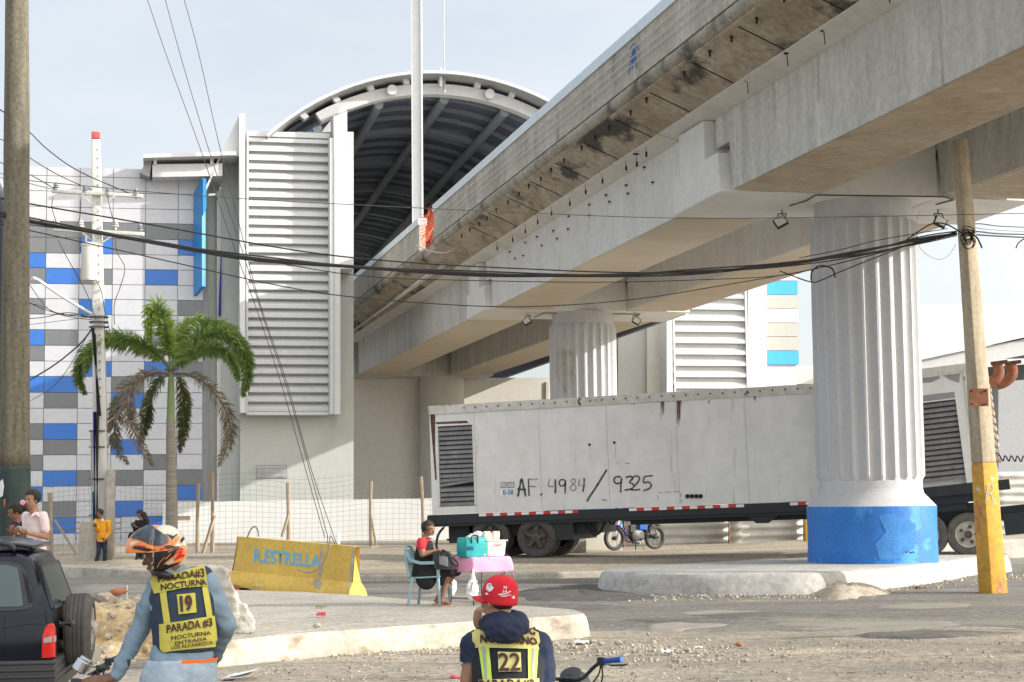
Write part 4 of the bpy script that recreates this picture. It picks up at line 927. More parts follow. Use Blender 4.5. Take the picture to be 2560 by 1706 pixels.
# tractor unit under the front
tk=thing('tractor_truck','black tractor truck chassis under the trailer front with white wheels','truck',tp(TLen+1,1.2,-2)*Vector((1,1,0))+Vector((0,0,.5)))
mb=MB(); tbox(mb,TLen-3.6,TLen+3.5,.5,.75,-.95,-.62); tbox(mb,TLen-3.6,TLen+3.5,1.6,1.85,-.95,-.62); tbox(mb,TLen-.0,TLen+1.6,.0,.5,-1.3,-.8); tbox(mb,TLen-1.6,TLen-.4,.4,1.9,-.65,-.45)
mb.build('frame',M['chassis'],tk,smooth=False)
for x in (tpx(2432,1325)[0],tpx(2335,1325)[0]-.1):
    for yy,s in ((.05,-1),(2.35,1)):
        c=tp(x,yy,0); c.z=.52+zlot(c.x,c.y)+.03; wheel(c,ty*s,.52,.26,M['tyredust'],M['rimwhite'],tk,1,spokes=0)
        if s<0:
            mb=MB()
            for k in range(5): a=2*math.pi*k/5; mb.lathe(c+ty*.035+(tx*math.cos(a)+tz*math.sin(a))*.19,[(.045,-.02),(.045,.05)],10,ax=-ty)
            mb.lathe(c,[(.11,0),(.09,.08)],12,ax=-ty); mb.build('hub',M['rimdark'],tk)
mb=MB(); mb.prism([tp(TLen+1.4,.0,-.55),tp(TLen+3.6,0,-.55),tp(TLen+3.6,0,1.1),tp(TLen+1.4,0,1.1)],ty*2.3); mb.build('cab',M['wht'],tk,bevel=.1)
cpts=[tp(TLen+.1+i*.02,.6+.07*math.sin(i*.9),.55-i*.003+.07*math.cos(i*.9)) for i in range(95)]
mb=MB(); mb.tube(cpts,.018,5); mb.build('coiled_hose',flat('purple_hose',(.05,.03,.09),.5),tk)
# corrugated sheets behind
cf=thing('corrugated_fence','fence of dented galvanised corrugated sheets behind the trailer','fence',W(1700,1350,56)*Vector((1,1,0))+Vector((0,0,.3)))
def csheet(x0,x1,yb,yt,D,ph,sk=0):
    a=W(x0,yb,D); b=W(x1,yb,D+.4); z0,z1=a.z-.5,W(x0,yt,D).z; n=60; rings=[]
    for j in range(n+1):
        z=z0+(z1-z0)*j/n; o=.035*math.sin(j*.95+ph); rings.append([Vector((a.x+(b.x-a.x)*i/6,a.y+(b.y-a.y)*i/6+o+.02*noise.noise(Vector((i,j*.2,ph))),z+sk*i/6)) for i in range(7)])
    mb=MB(); mb.loft(rings,closed=False); o=mb.build('corrugated_sheet',M['cor'],cf,smooth=True); s=o.modifiers.new('t','SOLIDIFY'); s.thickness=.01
csheet(1560,1822,1358,1200,55,0); csheet(1826,2010,1352,1200,54.5,2,.03); csheet(2012,2100,1352,1200,54.2,1); csheet(2480,2700,1330,1180,56,1)
for px in (1823,2010,2098,1560):
    mb=MB(); p=W(px,1358,54.4); mb.tube([p-Vector((0,0,.3)),p+Vector((.02,0,1.9))],.05,6); mb.build('fence_post',M['rust'],cf)
mb=MB(); p=W(2022,1352,53); mb.box(p+Vector((0,0,.15)),(.25,.3,.9)); mb.build('yellow_block',M['poleyel'],smooth=False,bevel=.02,label='small worn yellow concrete block in front of the corrugated fence',cat='concrete block')
# concrete blocks under the trailer
mb=MB(); p=W(1395,1372,51); mb.prism([p+Vector((-1.1,0,-.2)),p+Vector((1.9,.3,-.2)),p+Vector((1.9,.3,1.0)),p+Vector((-.7,0,1.0))],(0,.6,0)); mb.build('low_block_wall',M['cream'],smooth=False,label='low cream block wall behind the trailer wheels',cat='wall',bevel=.02)
mb=MB(); p=W(1428,1374,49.5); mb.box(p+Vector((0,0,.18)),(.85,.5,.72)); mb.box(p+Vector((0,0,.55)),(.95,.6,.06)); mb.build('concrete_box',M['kerb'],smooth=False,bevel=.02,label='square concrete box standing between the trailer wheels and the motorcycle',cat='concrete box')
# ================================================================= poles
def taper(name, m, pts, rs, parent, n=20, wob=.004, sides=None, rot=0):
    mb=MB(); rings=[]; N=sides or n
    for k in range(41):
        t=k/40; seg=min(int(t*(len(pts)-1)),len(pts)-2); u=t*(len(pts)-1)-seg; c=pts[seg].lerp(pts[seg+1],u); r=rs[seg]+(rs[seg+1]-rs[seg])*u
        rings.append([c+Vector((math.cos(2*math.pi*j/N+rot),math.sin(2*math.pi*j/N+rot),0))*(r+(0 if sides else wob*3*noise.noise(Vector((math.cos(j)*2,math.sin(j)*2,c.z*.6))))) for j in range(N)])
    mb.loft(rings); return mb.build(name,m,parent,smooth=True if not sides else False,bevel=0 if not sides else .015)
PL_=W(38,1300,24.5); gp=Vector((PL_.x,PL_.y,.3))
wp=thing('wooden_pole','tall weathered wooden utility pole with a dark green painted foot at the left edge','utility pole',gp)
zt=W(43,1165,24.5).z; c0=W(37,1165,24.5)
taper('pole_shaft',M['wood'],[c0,W(41,500,24.5),W(43,-60,24.5)],[.212,.185,.163],wp)
taper('painted_foot',M['greenpaint'],[gp-Vector((0,0,.3)),c0],[.222,.215],wp)
pb=bvh_of(kids(wp)); 
v,f=polygrid([(0,1205),(8,1198),(11,1215),(8,1240),(2,1244),(-4,1225)],5); drape('paper_scrap',v,f,pb,M['wht'],wp,lift=.01)
v,f=polygrid([(9,1250),(15,1248),(14,1262),(12,1271)],5); drape('paper_scrap',v,f,pb,M['rustred'],wp,lift=.01)
# white concrete pole with crossarms
D=48.0
q0=W(262,1412,D); up_=thing('concrete_utility_pole','white concrete utility pole with red tip and two wooden crossarms','utility pole',Vector((q0.x,q0.y,.2)))
def taperbox(name,m,a,b,wa,wb,parent,rot=.15):
    mb=MB(); x=Vector((math.cos(rot),math.sin(rot),0)); y=Vector((-math.sin(rot),math.cos(rot),0))
    mb.loft([[c+x*i*w+y*j*w for i,j in((-1,-1),(1,-1),(1,1),(-1,1))] for c,w in((a,wa/2),(b,wb/2))]); return mb.build(name,m,parent,smooth=False,bevel=.02)
taperbox('pole_shaft',M['poleconc'],W(255,1425,D),W(240,350,D),.44,.23,up_)
taperbox('pole_tip',M['redpaint'],W(240,349,D),W(240,331,D),.232,.23,up_)
mb=MB()
for y in range(375,1000,22): mb.box(W(243+ (y-375)*.012,y,D-.2),(.035,.06,.05))
mb.build('step_hole',M['metalg'],up_,smooth=False)
def arm(pts,o=-.2,name='crossarm'):
    mb=MB(); mb.bar(W(*pts[0],D+o),W(*pts[1],D+o),.12,.10); return mb.build(name,M['poleconc'],up_,smooth=False,bevel=.01)
a1=arm([(130,478),(357,491)]); a2=arm([(135,574),(360,586)])
for p in ([(207,487),(243,523)],[(288,489),(256,517)],[(207,583),(240,610)],[(286,588),(256,606)]):
    mb=MB(); mb.bar(W(*p[0],D-.28),W(*p[1],D-.28),.05,.03); mb.build('brace',M['poleconc'],up_,smooth=False)
for x,y,a in ((140,474,a1),(213,481,a1),(270,486,a1),(340,489,a1),(142,566,a2),(203,567,a2),(289,566,a2),(350,576,a2)):
    mb=MB(); p=W(x,y,D-.2); mb.lathe(p-Vector((0,0,.1)),[(.03,0),(.03,.08),(.09,.09),(.09,.12),(.05,.13),(.09,.16),(.05,.2),(.08,.22),(.03,.3),(.001,.31)],10); mb.build('insulator',M['poleconc'] if x in (142,203,289) else M['metalg'],a)
mb=MB(); p=W(222,702,D-.35); mb.lathe(p,[(.01,-.02),(.2,0),(.22,.05),(.22,.95),(.24,.97),(.24,1.02),(.1,1.08),(.01,1.09)],20); tf=mb.build('transformer',M['poleconc'],up_)
mb=MB(); mb.lathe(p+Vector((-.1,0,1.05)),[(.05,0),(.04,.05),(.05,.1),(.03,.25)],8); mb.lathe(p+Vector((.1,0,1.05)),[(.05,0),(.04,.05),(.05,.1),(.03,.25)],8); mb.build('bushing',M['metalg'],tf)
mb=MB(); mb.tube(smoothpts([W(80,697,D-1),W(95,700,D-.8),(W(150,738,D-.5)),W(228,785,D-.2)],4),.045,8); mb.build('lamp_arm',M['whitep'],up_)
for y0,y1,x0,x1,m,r in ((1030,1412,243,243,'chassis',.06),(1030,1412,236,236,'navy',.04),(1080,1412,229,229,'poleconc',.035),(1230,1412,233,233,'teal',.03),(820,1030,232,246,'cable',.05),(835,1040,236,250,'cable',.04)):
    if m=='teal': M['teal']=flat('teal_pipe',(.02,.35,.36),.5)
    mb=MB(); mb.tube([W(x0,y0,D-.35),W(x1,y1,D-.35)],r,8); mb.build('conduit',M[m],up_)
for y in (795,808,820,1120,1200,1290,1080): mb=MB(); mb.lathe(W(247,y,D),[(.27,0),(.27,.04)],14); mb.build('pole_band',M['cablegrey'],up_)
mb=MB(); p=W(233,1370,47.3); mb.box((p.x,p.y,.75),(.62,.6,1.25)); mb.build('concrete_footing',M['kerb'],up_,smooth=False,bevel=.03)
mb=MB(); p=W(262,1250,D-.3); mb.box((p.x+.16,p.y,1.5),(.22,.2,2.6)); mb.build('footing_post',M['kerb'],up_,smooth=False,bevel=.02)
# leaning square pole at the right
rp=thing('square_concrete_pole','leaning square concrete pole with worn yellow paint on its lower third','utility pole',W(2484,1478,32.6)*Vector((1,1,0)))
A_=W(2483,1482,32.6); Bt=W(2400,350,32.2); Bm=A_.lerp(Bt,(1478-1157)/(1478-350.))
taperbox('painted_foot',M['poleyel'],A_-Vector((0,0,.05)),Bm,.385,.335,rp,rot=.42)
taperbox('pole_shaft',M['poletan'],Bm,Bt,.33,.215,rp,rot=.42)
mb=MB(); p=W(2447,994,31.95); mb.box(p,(.36,.02,.33),Matrix.Rotation(.1,3,'Z')); pl=mb.build('rusty_plate',M['rust'],rp,smooth=False)
mb=MB(); 
for dx,dz in ((-.13,.12),(.13,.12),(-.13,-.12),(.13,-.12)): mb.sph(p+Vector((dx,-.02,dz)),.02)
mb.build('bolt',M['rustdark'],pl)
rb=bvh_of([o for o in kids(rp) if 'foot' in o.name]); v=[];f=[]
for st in ([(2468,1215),(2466,1240),(2464,1256)],[(2466,1216),(2478,1212),(2482,1222),(2474,1232),(2467,1234),(2478,1238),(2482,1252)]):
    a,b=wstrip(smoothpts([Vector((*s,0)) for s in st],4),2.2); o=len(v); v+=a; f+=[tuple(i+o for i in q) for q in b]
drape('spray_letter',v,f,rb,M['metalg'],rp,lift=.01)
mb=MB(); c=W(2414,583,31.9)
for k in range(7): 
    r=.08+.05*random.random(); mb.tube([c+Vector((r*math.cos(t)+.05*random.random(),-.1*random.random(),r*1.2*math.sin(t)-.03*k)) for t in [i*.6 for i in range(12)]],.012,5)
mb.build('cable_knot',M['cable'],rp)
# ================================================================= overhead lines
def line(pts, D0, D1, r, m, label, name='overhead_cable', sm=5):
    mb=MB(); x0,x1=pts[0][0],pts[-1][0]; L=0; acc=[0]
    for a,b in zip(pts[:-1],pts[1:]): L+=math.hypot(a[0]-b[0],a[1]-b[1]); acc.append(L)
    q=[W(p[0],p[1],D0+(D1-D0)*s/L) for p,s in zip(pts,acc)]
    mb.tube(smoothpts(q,sm),r,6); return mb.build(name,M[m],smooth=True,label=label,cat='cable')
B1=[(-30,528),(80,551),(230,578),(420,612),(620,643),(900,668),(1180,683),(1400,688),(1560,688),(1750,678),(1950,660),(2150,632),(2300,600),(2392,583)]
bu=thing('cable_bundle','thick bundle of black cables sagging across the whole picture','cable bundle',W(1280,685,28.6))
for i,(dy,r,ph) in enumerate(((0,.019,0),(3.2,.015,2),(-3.2,.013,4),(1,.015,5),(5.5,.009,1))):
    mb=MB(); pts=[(x,y+dy+2.2*math.sin(x*.011+ph)*(1 if x<1900 else 2.2)*(1 if x<2330 else .3)) for x,y in B1]; q=[W(x,y,24.3+(x/2400)*8) for x,y in pts]; mb.tube(smoothpts(q,6),r,7); mb.build('cable',M['cable'],bu,smooth=True)
line([(-20,492),(80,511),(400,566),(750,628),(1000,655),(1300,672),(1600,682),(1900,672),(2150,640),(2392,580)],24.3,32.3,.012,'cable','thin black cable just above the thick bundle')
line([(-20,443),(350,478),(620,498),(900,513),(1300,532),(1700,546),(2100,543),(2600,533)],26,31,.007,'cablegrey','thin straight cable highest across the viaduct girders')
line([(-20,556),(180,600),(450,660),(700,715),(900,745),(1200,766),(1400,764),(1600,747),(1800,715),(2050,670),(2280,612),(2392,586)],24.3,32.3,.009,'cable','thin cable sagging lowest under the girders')
line([(-20,552),(300,590),(600,640),(900,690),(1200,702),(1500,706),(1750,700),(1960,688),(2130,650),(2280,610),(2392,585)],24.3,32.3,.008,'cable','thin cable just below the thick bundle')
line([(2000,645),(2100,625),(2200,600),(2368,572)],31,32.3,.009,'cable','short taut cable above the bundle in front of the column')
line([(1950,678),(2025,705),(2055,700),(2100,680),(2200,640),(2300,603),(2392,585)],31,32.3,.012,'cable','drooping spliced cable in front of the column')
line([(2028,705),(2030,680),(2050,665),(2080,672),(2088,695)],31.2,31.2,.016,'cable','frayed cable loop hanging in front of the column flutes','cable_loop')
line([(2250,612),(2310,570),(2340,558),(2370,563),(2405,583)],32,32,.014,'cable','black cable arching up to the square pole')
line([(2415,583),(2440,592),(2455,620)],32,31.6,.016,'cable','cut black cable end sticking out right of the square pole')
line([(2405,578),(2450,580),(2500,585),(2600,587)],32.2,34,.014,'cable','black cable leaving the square pole to the right, upper one')
line([(2400,575),(2440,560),(2500,566),(2600,570)],32.2,34,.010,'cable','black cable leaving the square pole highest to the right')
line([(2405,582),(2450,588),(2520,592),(2600,596)],32.2,34,.016,'cable','black cable leaving the square pole to the right, lower one')
line([(2425,568),(2480,575),(2600,582)],32.2,34,.006,'cablegrey','thin wire leaving the square pole to the right')
line([(2540,620),(2548,606),(2570,592)],32.2,32.6,.014,'cable','black cable end curling at the right edge')
line([(2300,530),(2290,560),(2300,620),(2340,648),(2370,640),(2390,610)],32.2,32.2,.004,'cablegrey','thin wire loop hanging left of the square pole')
line([(362,-20),(420,150),(500,370),(575,590),(640,770),(700,950),(760,1160),(812,1345)],30,31.5,.007,'cablegrey','leftmost of three guy wires slanting down to the yellow barrier','guy_wire')
line([(408,-20),(460,170),(530,400),(600,610),(660,800),(720,980),(775,1180),(820,1345)],30,31.5,.007,'cablegrey','middle of three guy wires slanting down to the yellow barrier','guy_wire')
line([(455,-20),(497,135),(545,350),(608,600),(650,760),(718,960),(780,1180),(842,1362)],30,31.5,.007,'cablegrey','rightmost of three guy wires slanting down to the yellow barrier','guy_wire')
for i,(pts,r) in enumerate((([(-20,262),(14,285)],.006),([(-20,260),(60,318),(120,375),(200,430),(330,486)],.01),([(-20,340),(30,362),(85,402),(150,440),(236,478)],.008),([(-20,398),(80,440),(140,475)],.008),([(-20,425),(60,455),(150,478)],.006),
    ([(-20,708),(60,750),(130,780),(232,795)],.008),([(-20,752),(90,762),(160,790),(232,800)],.006),([(-20,800),(100,795),(170,782),(232,796)],.008),([(-20,816),(80,811),(232,792)],.005),([(75,950),(140,910),(200,860),(232,820)],.014),([(75,1003),(150,950),(232,815)],.006),([(60,690),(130,780),(225,790)],.006))):
    lab=['short thin wire at the upper left edge','cable rising from the upper crossarm to the upper left','sagging wire from the upper crossarm behind the wooden pole','short wire ending at the left tip of the upper crossarm','lowest wire reaching the left tip of the upper crossarm',
      'sagging service wire meeting the white pole below the lamp arm','service wire dipping towards the white pole band','nearly level service wire left of the white pole','lowest pale level wire left of the white pole','thick black cable running down left from the white pole','thin wire running down left from the white pole','thin wire under the lamp arm'][i]
    line(pts,47,48,r*1.6,'cable',lab)
for i,(pts,lab) in enumerate((([(145,600),(165,640),(215,730),(240,800)],'jumper wire from the lower crossarm left tip curling down the white pole'),([(203,585),(205,640),(250,720),(262,780),(275,830)],'jumper wire from the middle of the lower crossarm'),([(289,590),(292,630),(312,670),(300,720),(286,760),(286,812)],'jumper wire looping right of the white pole'),([(133,492),(130,520),(142,560)],'jumper wire between the left tips of the crossarms'),([(203,492),(200,540),(195,560),(203,570)],'second jumper between the crossarms'),([(268,490),(280,540),(288,560)],'jumper between the crossarms right of the pole'))):
    line(pts,47.6,47.6,.011,'cable',lab,'jumper_wire')
# ================================================================= wire fence with rough posts
fe=thing('wire_fence','sagging wire mesh fence on rough wooden posts in front of the white wall','fence',W(500,1398,52)*Vector((1,1,0))+Vector((0,0,.2)))
fx=[(75,51.5),(128,51.5),(495,52.5),(532,53),(722,55),(929,57),(1058,58),(1095,58.2)]
def fD(x):
    for (a,da),(b,db) in zip(fx[:-1],fx[1:]):
        if x<=b: return da+(db-da)*(x-a)/(b-a)
    return fx[-1][1]
def ft_(x): return 1208-18*math.sin((x-128)/370*math.pi*2)*.5-(8 if x>532 else 0)-14*(x/1058)
for x,yt,yb in ((128,1232,1402),(495,1208,1402),(531,1180,1398),(722,1208,1385),(929,1203,1372),(1060,1192,1368)):
    mb=MB(); D=fD(x); a=W(x,yb,D); b=W(x+(-8 if x==1060 else random.uniform(-3,3)),yt,D); mid=a.lerp(b,.5)+Vector((random.uniform(-.03,.03),0,0)); mb.tube(smoothpts([a-Vector((0,0,.1)),mid,b],4),[.062+.008*math.sin(k) for k in range(9)],7); mb.build('post',M['postwood'],fe)
for (x0,y0),(x1,y1) in (((137,1300),(207,1412)),((507,1385),(536,1290)),((705,1342),(722,1285)),((941,1368),(926,1285)),((1066,1300),(1072,1368)),((500,1393),(540,1393)),((925,1368),(948,1366))):
    mb=MB(); mb.bar(W(x0,y0,fD(x0)-.2),W(x1,y1,fD(x1)-.25),.10,.06); mb.build('strut',M['postwood'],fe,smooth=False)
mb=MB(); x=80
while x<1092:
    D=fD(x); wob=3*noise.noise(Vector((x*.02,0,0))); mb.tube([W(x+wob*(1-k)+2.5*noise.noise(Vector((x*.03,k*3,2))),ft_(x)-9+ (1392-(x-80)*.03-ft_(x)+9)*k,D+.1*noise.noise(Vector((x*.05,k*2,5)))) for k in [i/6 for i in range(7)]],0.0042,3,caps=False); x+=13 if x<540 else 15.5
for k in range(15):
    pts=[]
    for i in range(60):
        x=80+1012*i/59; t=k/14; pts.append(W(x,ft_(x)+(1390-(x-80)*.03-ft_(x))*t+2.5*noise.noise(Vector((x*.01,k*.7,1))),fD(x)+.1*noise.noise(Vector((x*.05,t*2,5)))))
    mb.tube(pts,.0042,3,caps=False)
mb.build('wire_mesh',M['wire'],fe,kind='stuff')
# guard rails by the facade
for x0,y0,x1,y1 in ((133,1293,190,1293),(130,1322,190,1322),(282,1293,303,1293),(282,1305,303,1305),(282,1320,303,1320)): pass
gr=thing('guard_rail','low grey pipe railing against the checkered facade','railing',W(280,1330,63)*Vector((1,1,0))+Vector((0,0,.2)))
for y in (1293,1307,1322): mb=MB(); mb.tube([W(132,y,63),W(303,y+1,63.4)],.025,6); mb.build('rail',M['metalg'],gr)
for x in (132,190,250,303): mb=MB(); mb.tube([W(x,1292,63.2),W(x,1352,63.2)],.03,6); mb.build('upright',M['metalg'],gr)
mb=MB(); p=W(460,1296,61); mb.box(p,(.45,.12,.16)); mb.build('wall_plank',M['postwood'],smooth=False,label='short dark plank fixed to the white wall right of the palm trunk',cat='plank')
# ================================================================= palm
pm=thing('palm_tree','drooping foxtail palm with green upper and dried brown lower fronds','palm',W(427,1400,49)*Vector((1,1,0))+Vector((0,0,.2)))
D=49.0; m_=MPP(D)
M['palmgreen']=mat('palm_green',(.20,.29,.07),(.13,.205,.05),.6,scale=2.5,c3=(.22,.30,.05),s3=.56,sc3=1.3,w3=.15); M['palmdry']=mat('palm_dry',(.25,.20,.14),(.16,.125,.085),.8,scale=2,c3=(.10,.13,.03),s3=.55,sc3=1.2,w3=.2)
M['palmmix']=mat('palm_mixed',(.09,.14,.03),(.13,.11,.05),.7,scale=1.6,c3=(.14,.085,.05),s3=.58,sc3=1.5)
M['palmbright']=mat('palm_bright',(.31,.43,.09),(.22,.33,.07),.6,scale=2.5)
M['trunk']=mat('palm_trunk',(.30,.275,.235),(.21,.19,.16),.9,scale=2.5,stretch=(.4,.4,5),bump=.5,c3=(.14,.12,.10),s3=.62,sc3=3)
M['shaft']=mat('crown_shaft',(.22,.28,.13),(.17,.22,.09),.5,scale=1,stretch=(2,2,.4))
mb=MB(); rings=[]
TT=[(429,1400,.20),(429,1250,.165),(427,1050,.14)]
tp_=[(429,1420,15.5),(429,1320,15),(429,1250,14),(428,1180,12.8),(427.5,1120,12),(427,1050,11)]
ps=smoothpts([Vector((x,y,r)) for x,y,r in tp_],8)
for k,p in enumerate(ps):
    c=W(p.x,p.y,D); r=p.z*m_*(1+.03*(k%2)); rings.append([c+Vector((math.cos(a),math.sin(a),0))*r for a in [2*math.pi*j/18 for j in range(18)]])
mb.loft(rings); mb.build('trunk',M['trunk'],pm)
mb=MB(); mb.lathe(W(427,1050,D),[(.125,0),(.11,.5),(.095,1.0),(.075,1.35),(.05,1.6)],16); mb.build('crown_shaft',M['shaft'],pm)
def frond(pts, m, leaf=.42, dens=1.0, gap=0, droop=.5, wd=.024, D0=D):
    q=[W(x,y,D0+d) for x,y,d in pts]; q=smoothpts(q,8); L=[0]
    for a,b in zip(q[:-1],q[1:]): L.append(L[-1]+(b-a).length)
    tot=L[-1]; mb=MB(); mb.mi(1); mb.tube(q,[.035*(1-.8*l/tot)+.006 for l in L],5); mb.mi(0)
    n=int(tot*250*dens); 
    for i in range(n):
        t=.12+.88*(i+random.random())/n; s=t*tot; k=max(0,min(len(q)-2,sum(1 for l in L if l<s)-1)); u=(s-L[k])/(L[k+1]-L[k]+1e-9); p=q[k].lerp(q[k+1],u); d=(q[k+1]-q[k]).normalized()
        x,y=frame(d); 
        if gap and random.random()<gap: continue
        a=random.uniform(0,2*math.pi); lf=leaf*(math.sin(math.pi*min(1,t*.85+.12))**.6)*random.uniform(.75,1.15)
        e=(x*math.cos(a)+y*math.sin(a)+d*random.uniform(.35,.9)).normalized(); e2=(e+Vector((0,0,-droop*random.uniform(.6,1.4)))).normalized()
        sd=e.cross(d); sd=sd.normalized()*wd*random.uniform(.7,1.2) if sd.length>.01 else x*wd
        b=len(mb.v); m1=p+e*lf*.5; m2=m1+e2*lf*.5
        mb.v += [p-sd*.4,p+sd*.4,m1+sd*.8,m2,m1-sd*.8]; mb.f.append((b,b+1,b+2,b+3,b+4)); mb.m.append(0)
    return mb.build('frond',[M[m],M['palmdry'] if 'dry' in m else M['shaft']],pm,smooth=False,fix=False)
frond([(427,925,0),(418,850,-.2),(408,790,-.3),(392,762,-.5),(378,780,-.7),(372,830,-.8),(374,860,-.85)],'palmbright',.40)
frond([(427,925,0),(380,880,.2),(320,858,.3),(260,858,.2),(215,890,0),(195,945,-.2),(212,985,-.3)],'palmgreen',.42,1.1)
frond([(427,925,0),(395,885,-.4),(335,850,-.7),(275,845,-.9),(228,880,-1.1),(215,930,-1.2)],'palmgreen',.40)
frond([(430,925,0),(480,868,-.3),(540,832,-.5),(590,858,-.6),(618,920,-.7),(608,990,-.75)],'palmgreen',.45,1.2)
frond([(430,925,0),(470,865,.5),(520,815,.8),(565,822,1),(600,870,1.1),(612,930,1.2)],'palmgreen',.40)
frond([(430,922,0),(440,860,.3),(470,812,.6),(505,800,.8),(540,830,1.0)],'palmbright',.36)
frond([(430,925,0),(465,890,-.8),(520,870,-1.3),(570,890,-1.7),(596,950,-1.9)],'palmgreen',.40)
frond([(425,935,0),(380,935,-.2),(320,965,-.4),(290,1040,-.5),(290,1110,-.6),(318,1160,-.6)],'palmdry',.42,.6,.1,droop=.7,wd=.013)
frond([(425,935,0),(390,930,-.5),(345,955,-.9),(320,1020,-1),(340,1090,-1.1),(382,1165,-1.1)],'palmdry',.42,.55,.1,droop=.7,wd=.013)
frond([(425,935,0),(395,955,.4),(372,1000,.7),(362,1060,.8),(350,1110,.9)],'palmmix',.38,.9,droop=.8,wd=.015)
frond([(432,935,0),(480,940,-.2),(530,975,-.4),(570,1040,-.5),(572,1100,-.5),(548,1165,-.6)],'palmdry',.42,.55,.15,droop=.7,wd=.013)
frond([(432,930,0),(450,950,.4),(460,1010,.6),(458,1070,.7),(450,1130,.7)],'palmmix',.36,.9,droop=.8,wd=.015)
mb=MB(); c=W(427,930,D)
for k in range(8): a=k*.8; mb.cap(c,c+Vector((.16*math.cos(a),.16*math.sin(a),.08)),.05,.02,6)
mb.build('crown_base',M['palmdry'],pm)
# ================================================================= barrier
yb=mat('barrier_yellow',(.62,.43,.10),(.55,.37,.085),.75,scale=1.6,stretch=(1,1,.6),bump=.15,c3=(.36,.26,.12),s3=.6,sc3=3,w3=.12,c4=(.42,.40,.36),s4=.66,sc4=4,w4=.03,grain=14,gamt=.12)
bPL=W(560,1462,32.9); bPR=W(872,1490,31.6); bPL.z=.27; bPR.z=.075
bx=(bPR-bPL); bl=bx.length; bx.normalize(); by=Vector((0,0,1)).cross(bx).normalized(); bz=bx.cross(by)
prof=[(0,0),(0,.07),(.04,.17),(.17,.30),(.235,.95),(.365,.95),(.43,.30),(.56,.17),(.6,.07),(.6,0)]
mb=MB(); rings=[]
N_=46
for i in range(N_+1):
    s=i/N_; sl_=.05*(1-s*0); rg=[]
    for j,(y,z) in enumerate(prof):
        x=bl*s; 
        if i==0: x+= .12*(z/.95)
        if i==N_: x-= .20*(z/.95)-.02
        e=.012*noise.noise(Vector((x*3,j*1.3,7))); ch=(.06*abs(noise.noise(Vector((x*6,j,2)))) if j in(4,5) and (s<.08 or s>.96) else 0)+(.05*abs(noise.noise(Vector((x*5,j,9)))) if j in (0,9) else 0)
        rg.append(bPL+bx*x+by*(y+e)+bz*(z-(ch if j in(4,5) else -ch)))
    rings.append(rg)
mb.loft(rings); bar_=mb.build('concrete_barrier',yb,smooth=28,label='long yellow concrete barrier with faded blue lettering propped on bricks',cat='barrier')
bb=bvh_of([bar_])
blu=mat('faded_blue_paint',(.10,.38,.60),(.16,.42,.56),.8,scale=8,c3=(.52,.34,.08),s3=.60,sc3=14,w3=.05)
v,f=textpx('R.ESTRELLA',[(636,1371),(802,1388),(801,1420),(634,1407)],.03); drape('stencilled_name',v,f,bb,blu,bar_,lift=.006)
# the same: broken off flank colours
v,f=polygrid([(800,1368),(806,1366),(806,1420),(801,1448),(796,1440),(799,1400)],5); drape('bare_concrete_patch',v,f,bb,M['kerb'],bar_,lift=.005)
v,f=polygrid([(783,1452),(790,1446),(800,1450),(806,1462),(798,1474),(786,1468)],5); drape('bare_concrete_patch',v,f,bb,M['kerb'],bar_,lift=.005)
v,f=polygrid([(880,1362),(886,1380),(884,1420),(876,1460),(868,1485),(874,1440),(878,1400)],5); drape('bare_concrete_patch',v,f,bb,M['islandside'],bar_,lift=.005)
def wl(pts,D,r,m,label,cat,name):
    mb=MB(); mb.tube(smoothpts([W(x,y,D) for x,y in pts],5),r,6); return mb.build(name,M[m],smooth=True,label=label,cat=cat)
wl([(618,1345),(626,1326),(636,1317),(644,1325),(647,1342)],32.6,.014,'wire','bent iron lifting loop on the left end of the yellow barrier','iron loop','lifting_loop')
wl([(744,1426),(775,1432),(800,1420),(815,1395),(822,1370),(818,1355)],31.3,.011,'wire','loose end of rusty cable drooping over the yellow barrier face','cable','loose_cable')
wl([(818,1340),(822,1372),(826,1340),(838,1362)],31.7,.01,'wire','wire tie holding the guy wires at the yellow barrier','wire tie','wire_tie')
def bottle(p,s,label):
    mb=MB(); mb.lathe(p,[(.001,0),(.032*s,.005),(.034*s,.06),(.030*s,.1),(.034*s,.14),(.033*s,.17),(.013*s,.215),(.013*s,.235)],14); b=mb.build('water_bottle',flat('clear_plastic',(.75,.8,.82),.15,alpha=.55),label=label,cat='bottle'); mb=MB(); mb.lathe(p+Vector((0,0,.235)),[(.016,0),(.016,.02),(.001,.022)],10); mb.build('bottle_cap',M['wht'],b)
pt=W(843,1359,31.8); bottle(Vector((pt.x,pt.y+.15,pt.z-.02)),1.25,'clear plastic water bottle standing on the yellow barrier')
# bricks under it
for i,(x,y,D,lab) in enumerate(((578,1468,32.6,'red brick under the left end of the yellow barrier'),(602,1478,31.9,'red brick lying in front of the yellow barrier'))):
    mb=MB(); p=W(x,y,D); mb.box((p.x,p.y,.13+.1*(i==0)-.06*i),(.28,.2,.16),Matrix.Rotation(.3,3,'Z')); mb.build('brick',flat('brick_red',(.33,.10,.06),.9),smooth=False,bevel=.01,label=lab,cat='brick')
mb=MB(); p=W(575,1466,33); mb.box((p.x+.1,p.y+.25,.13),(.5,.35,.24)); mb.build('timber_block',M['rustdark'],smooth=False,label='dark timber block beneath the yellow barrier',cat='timber')
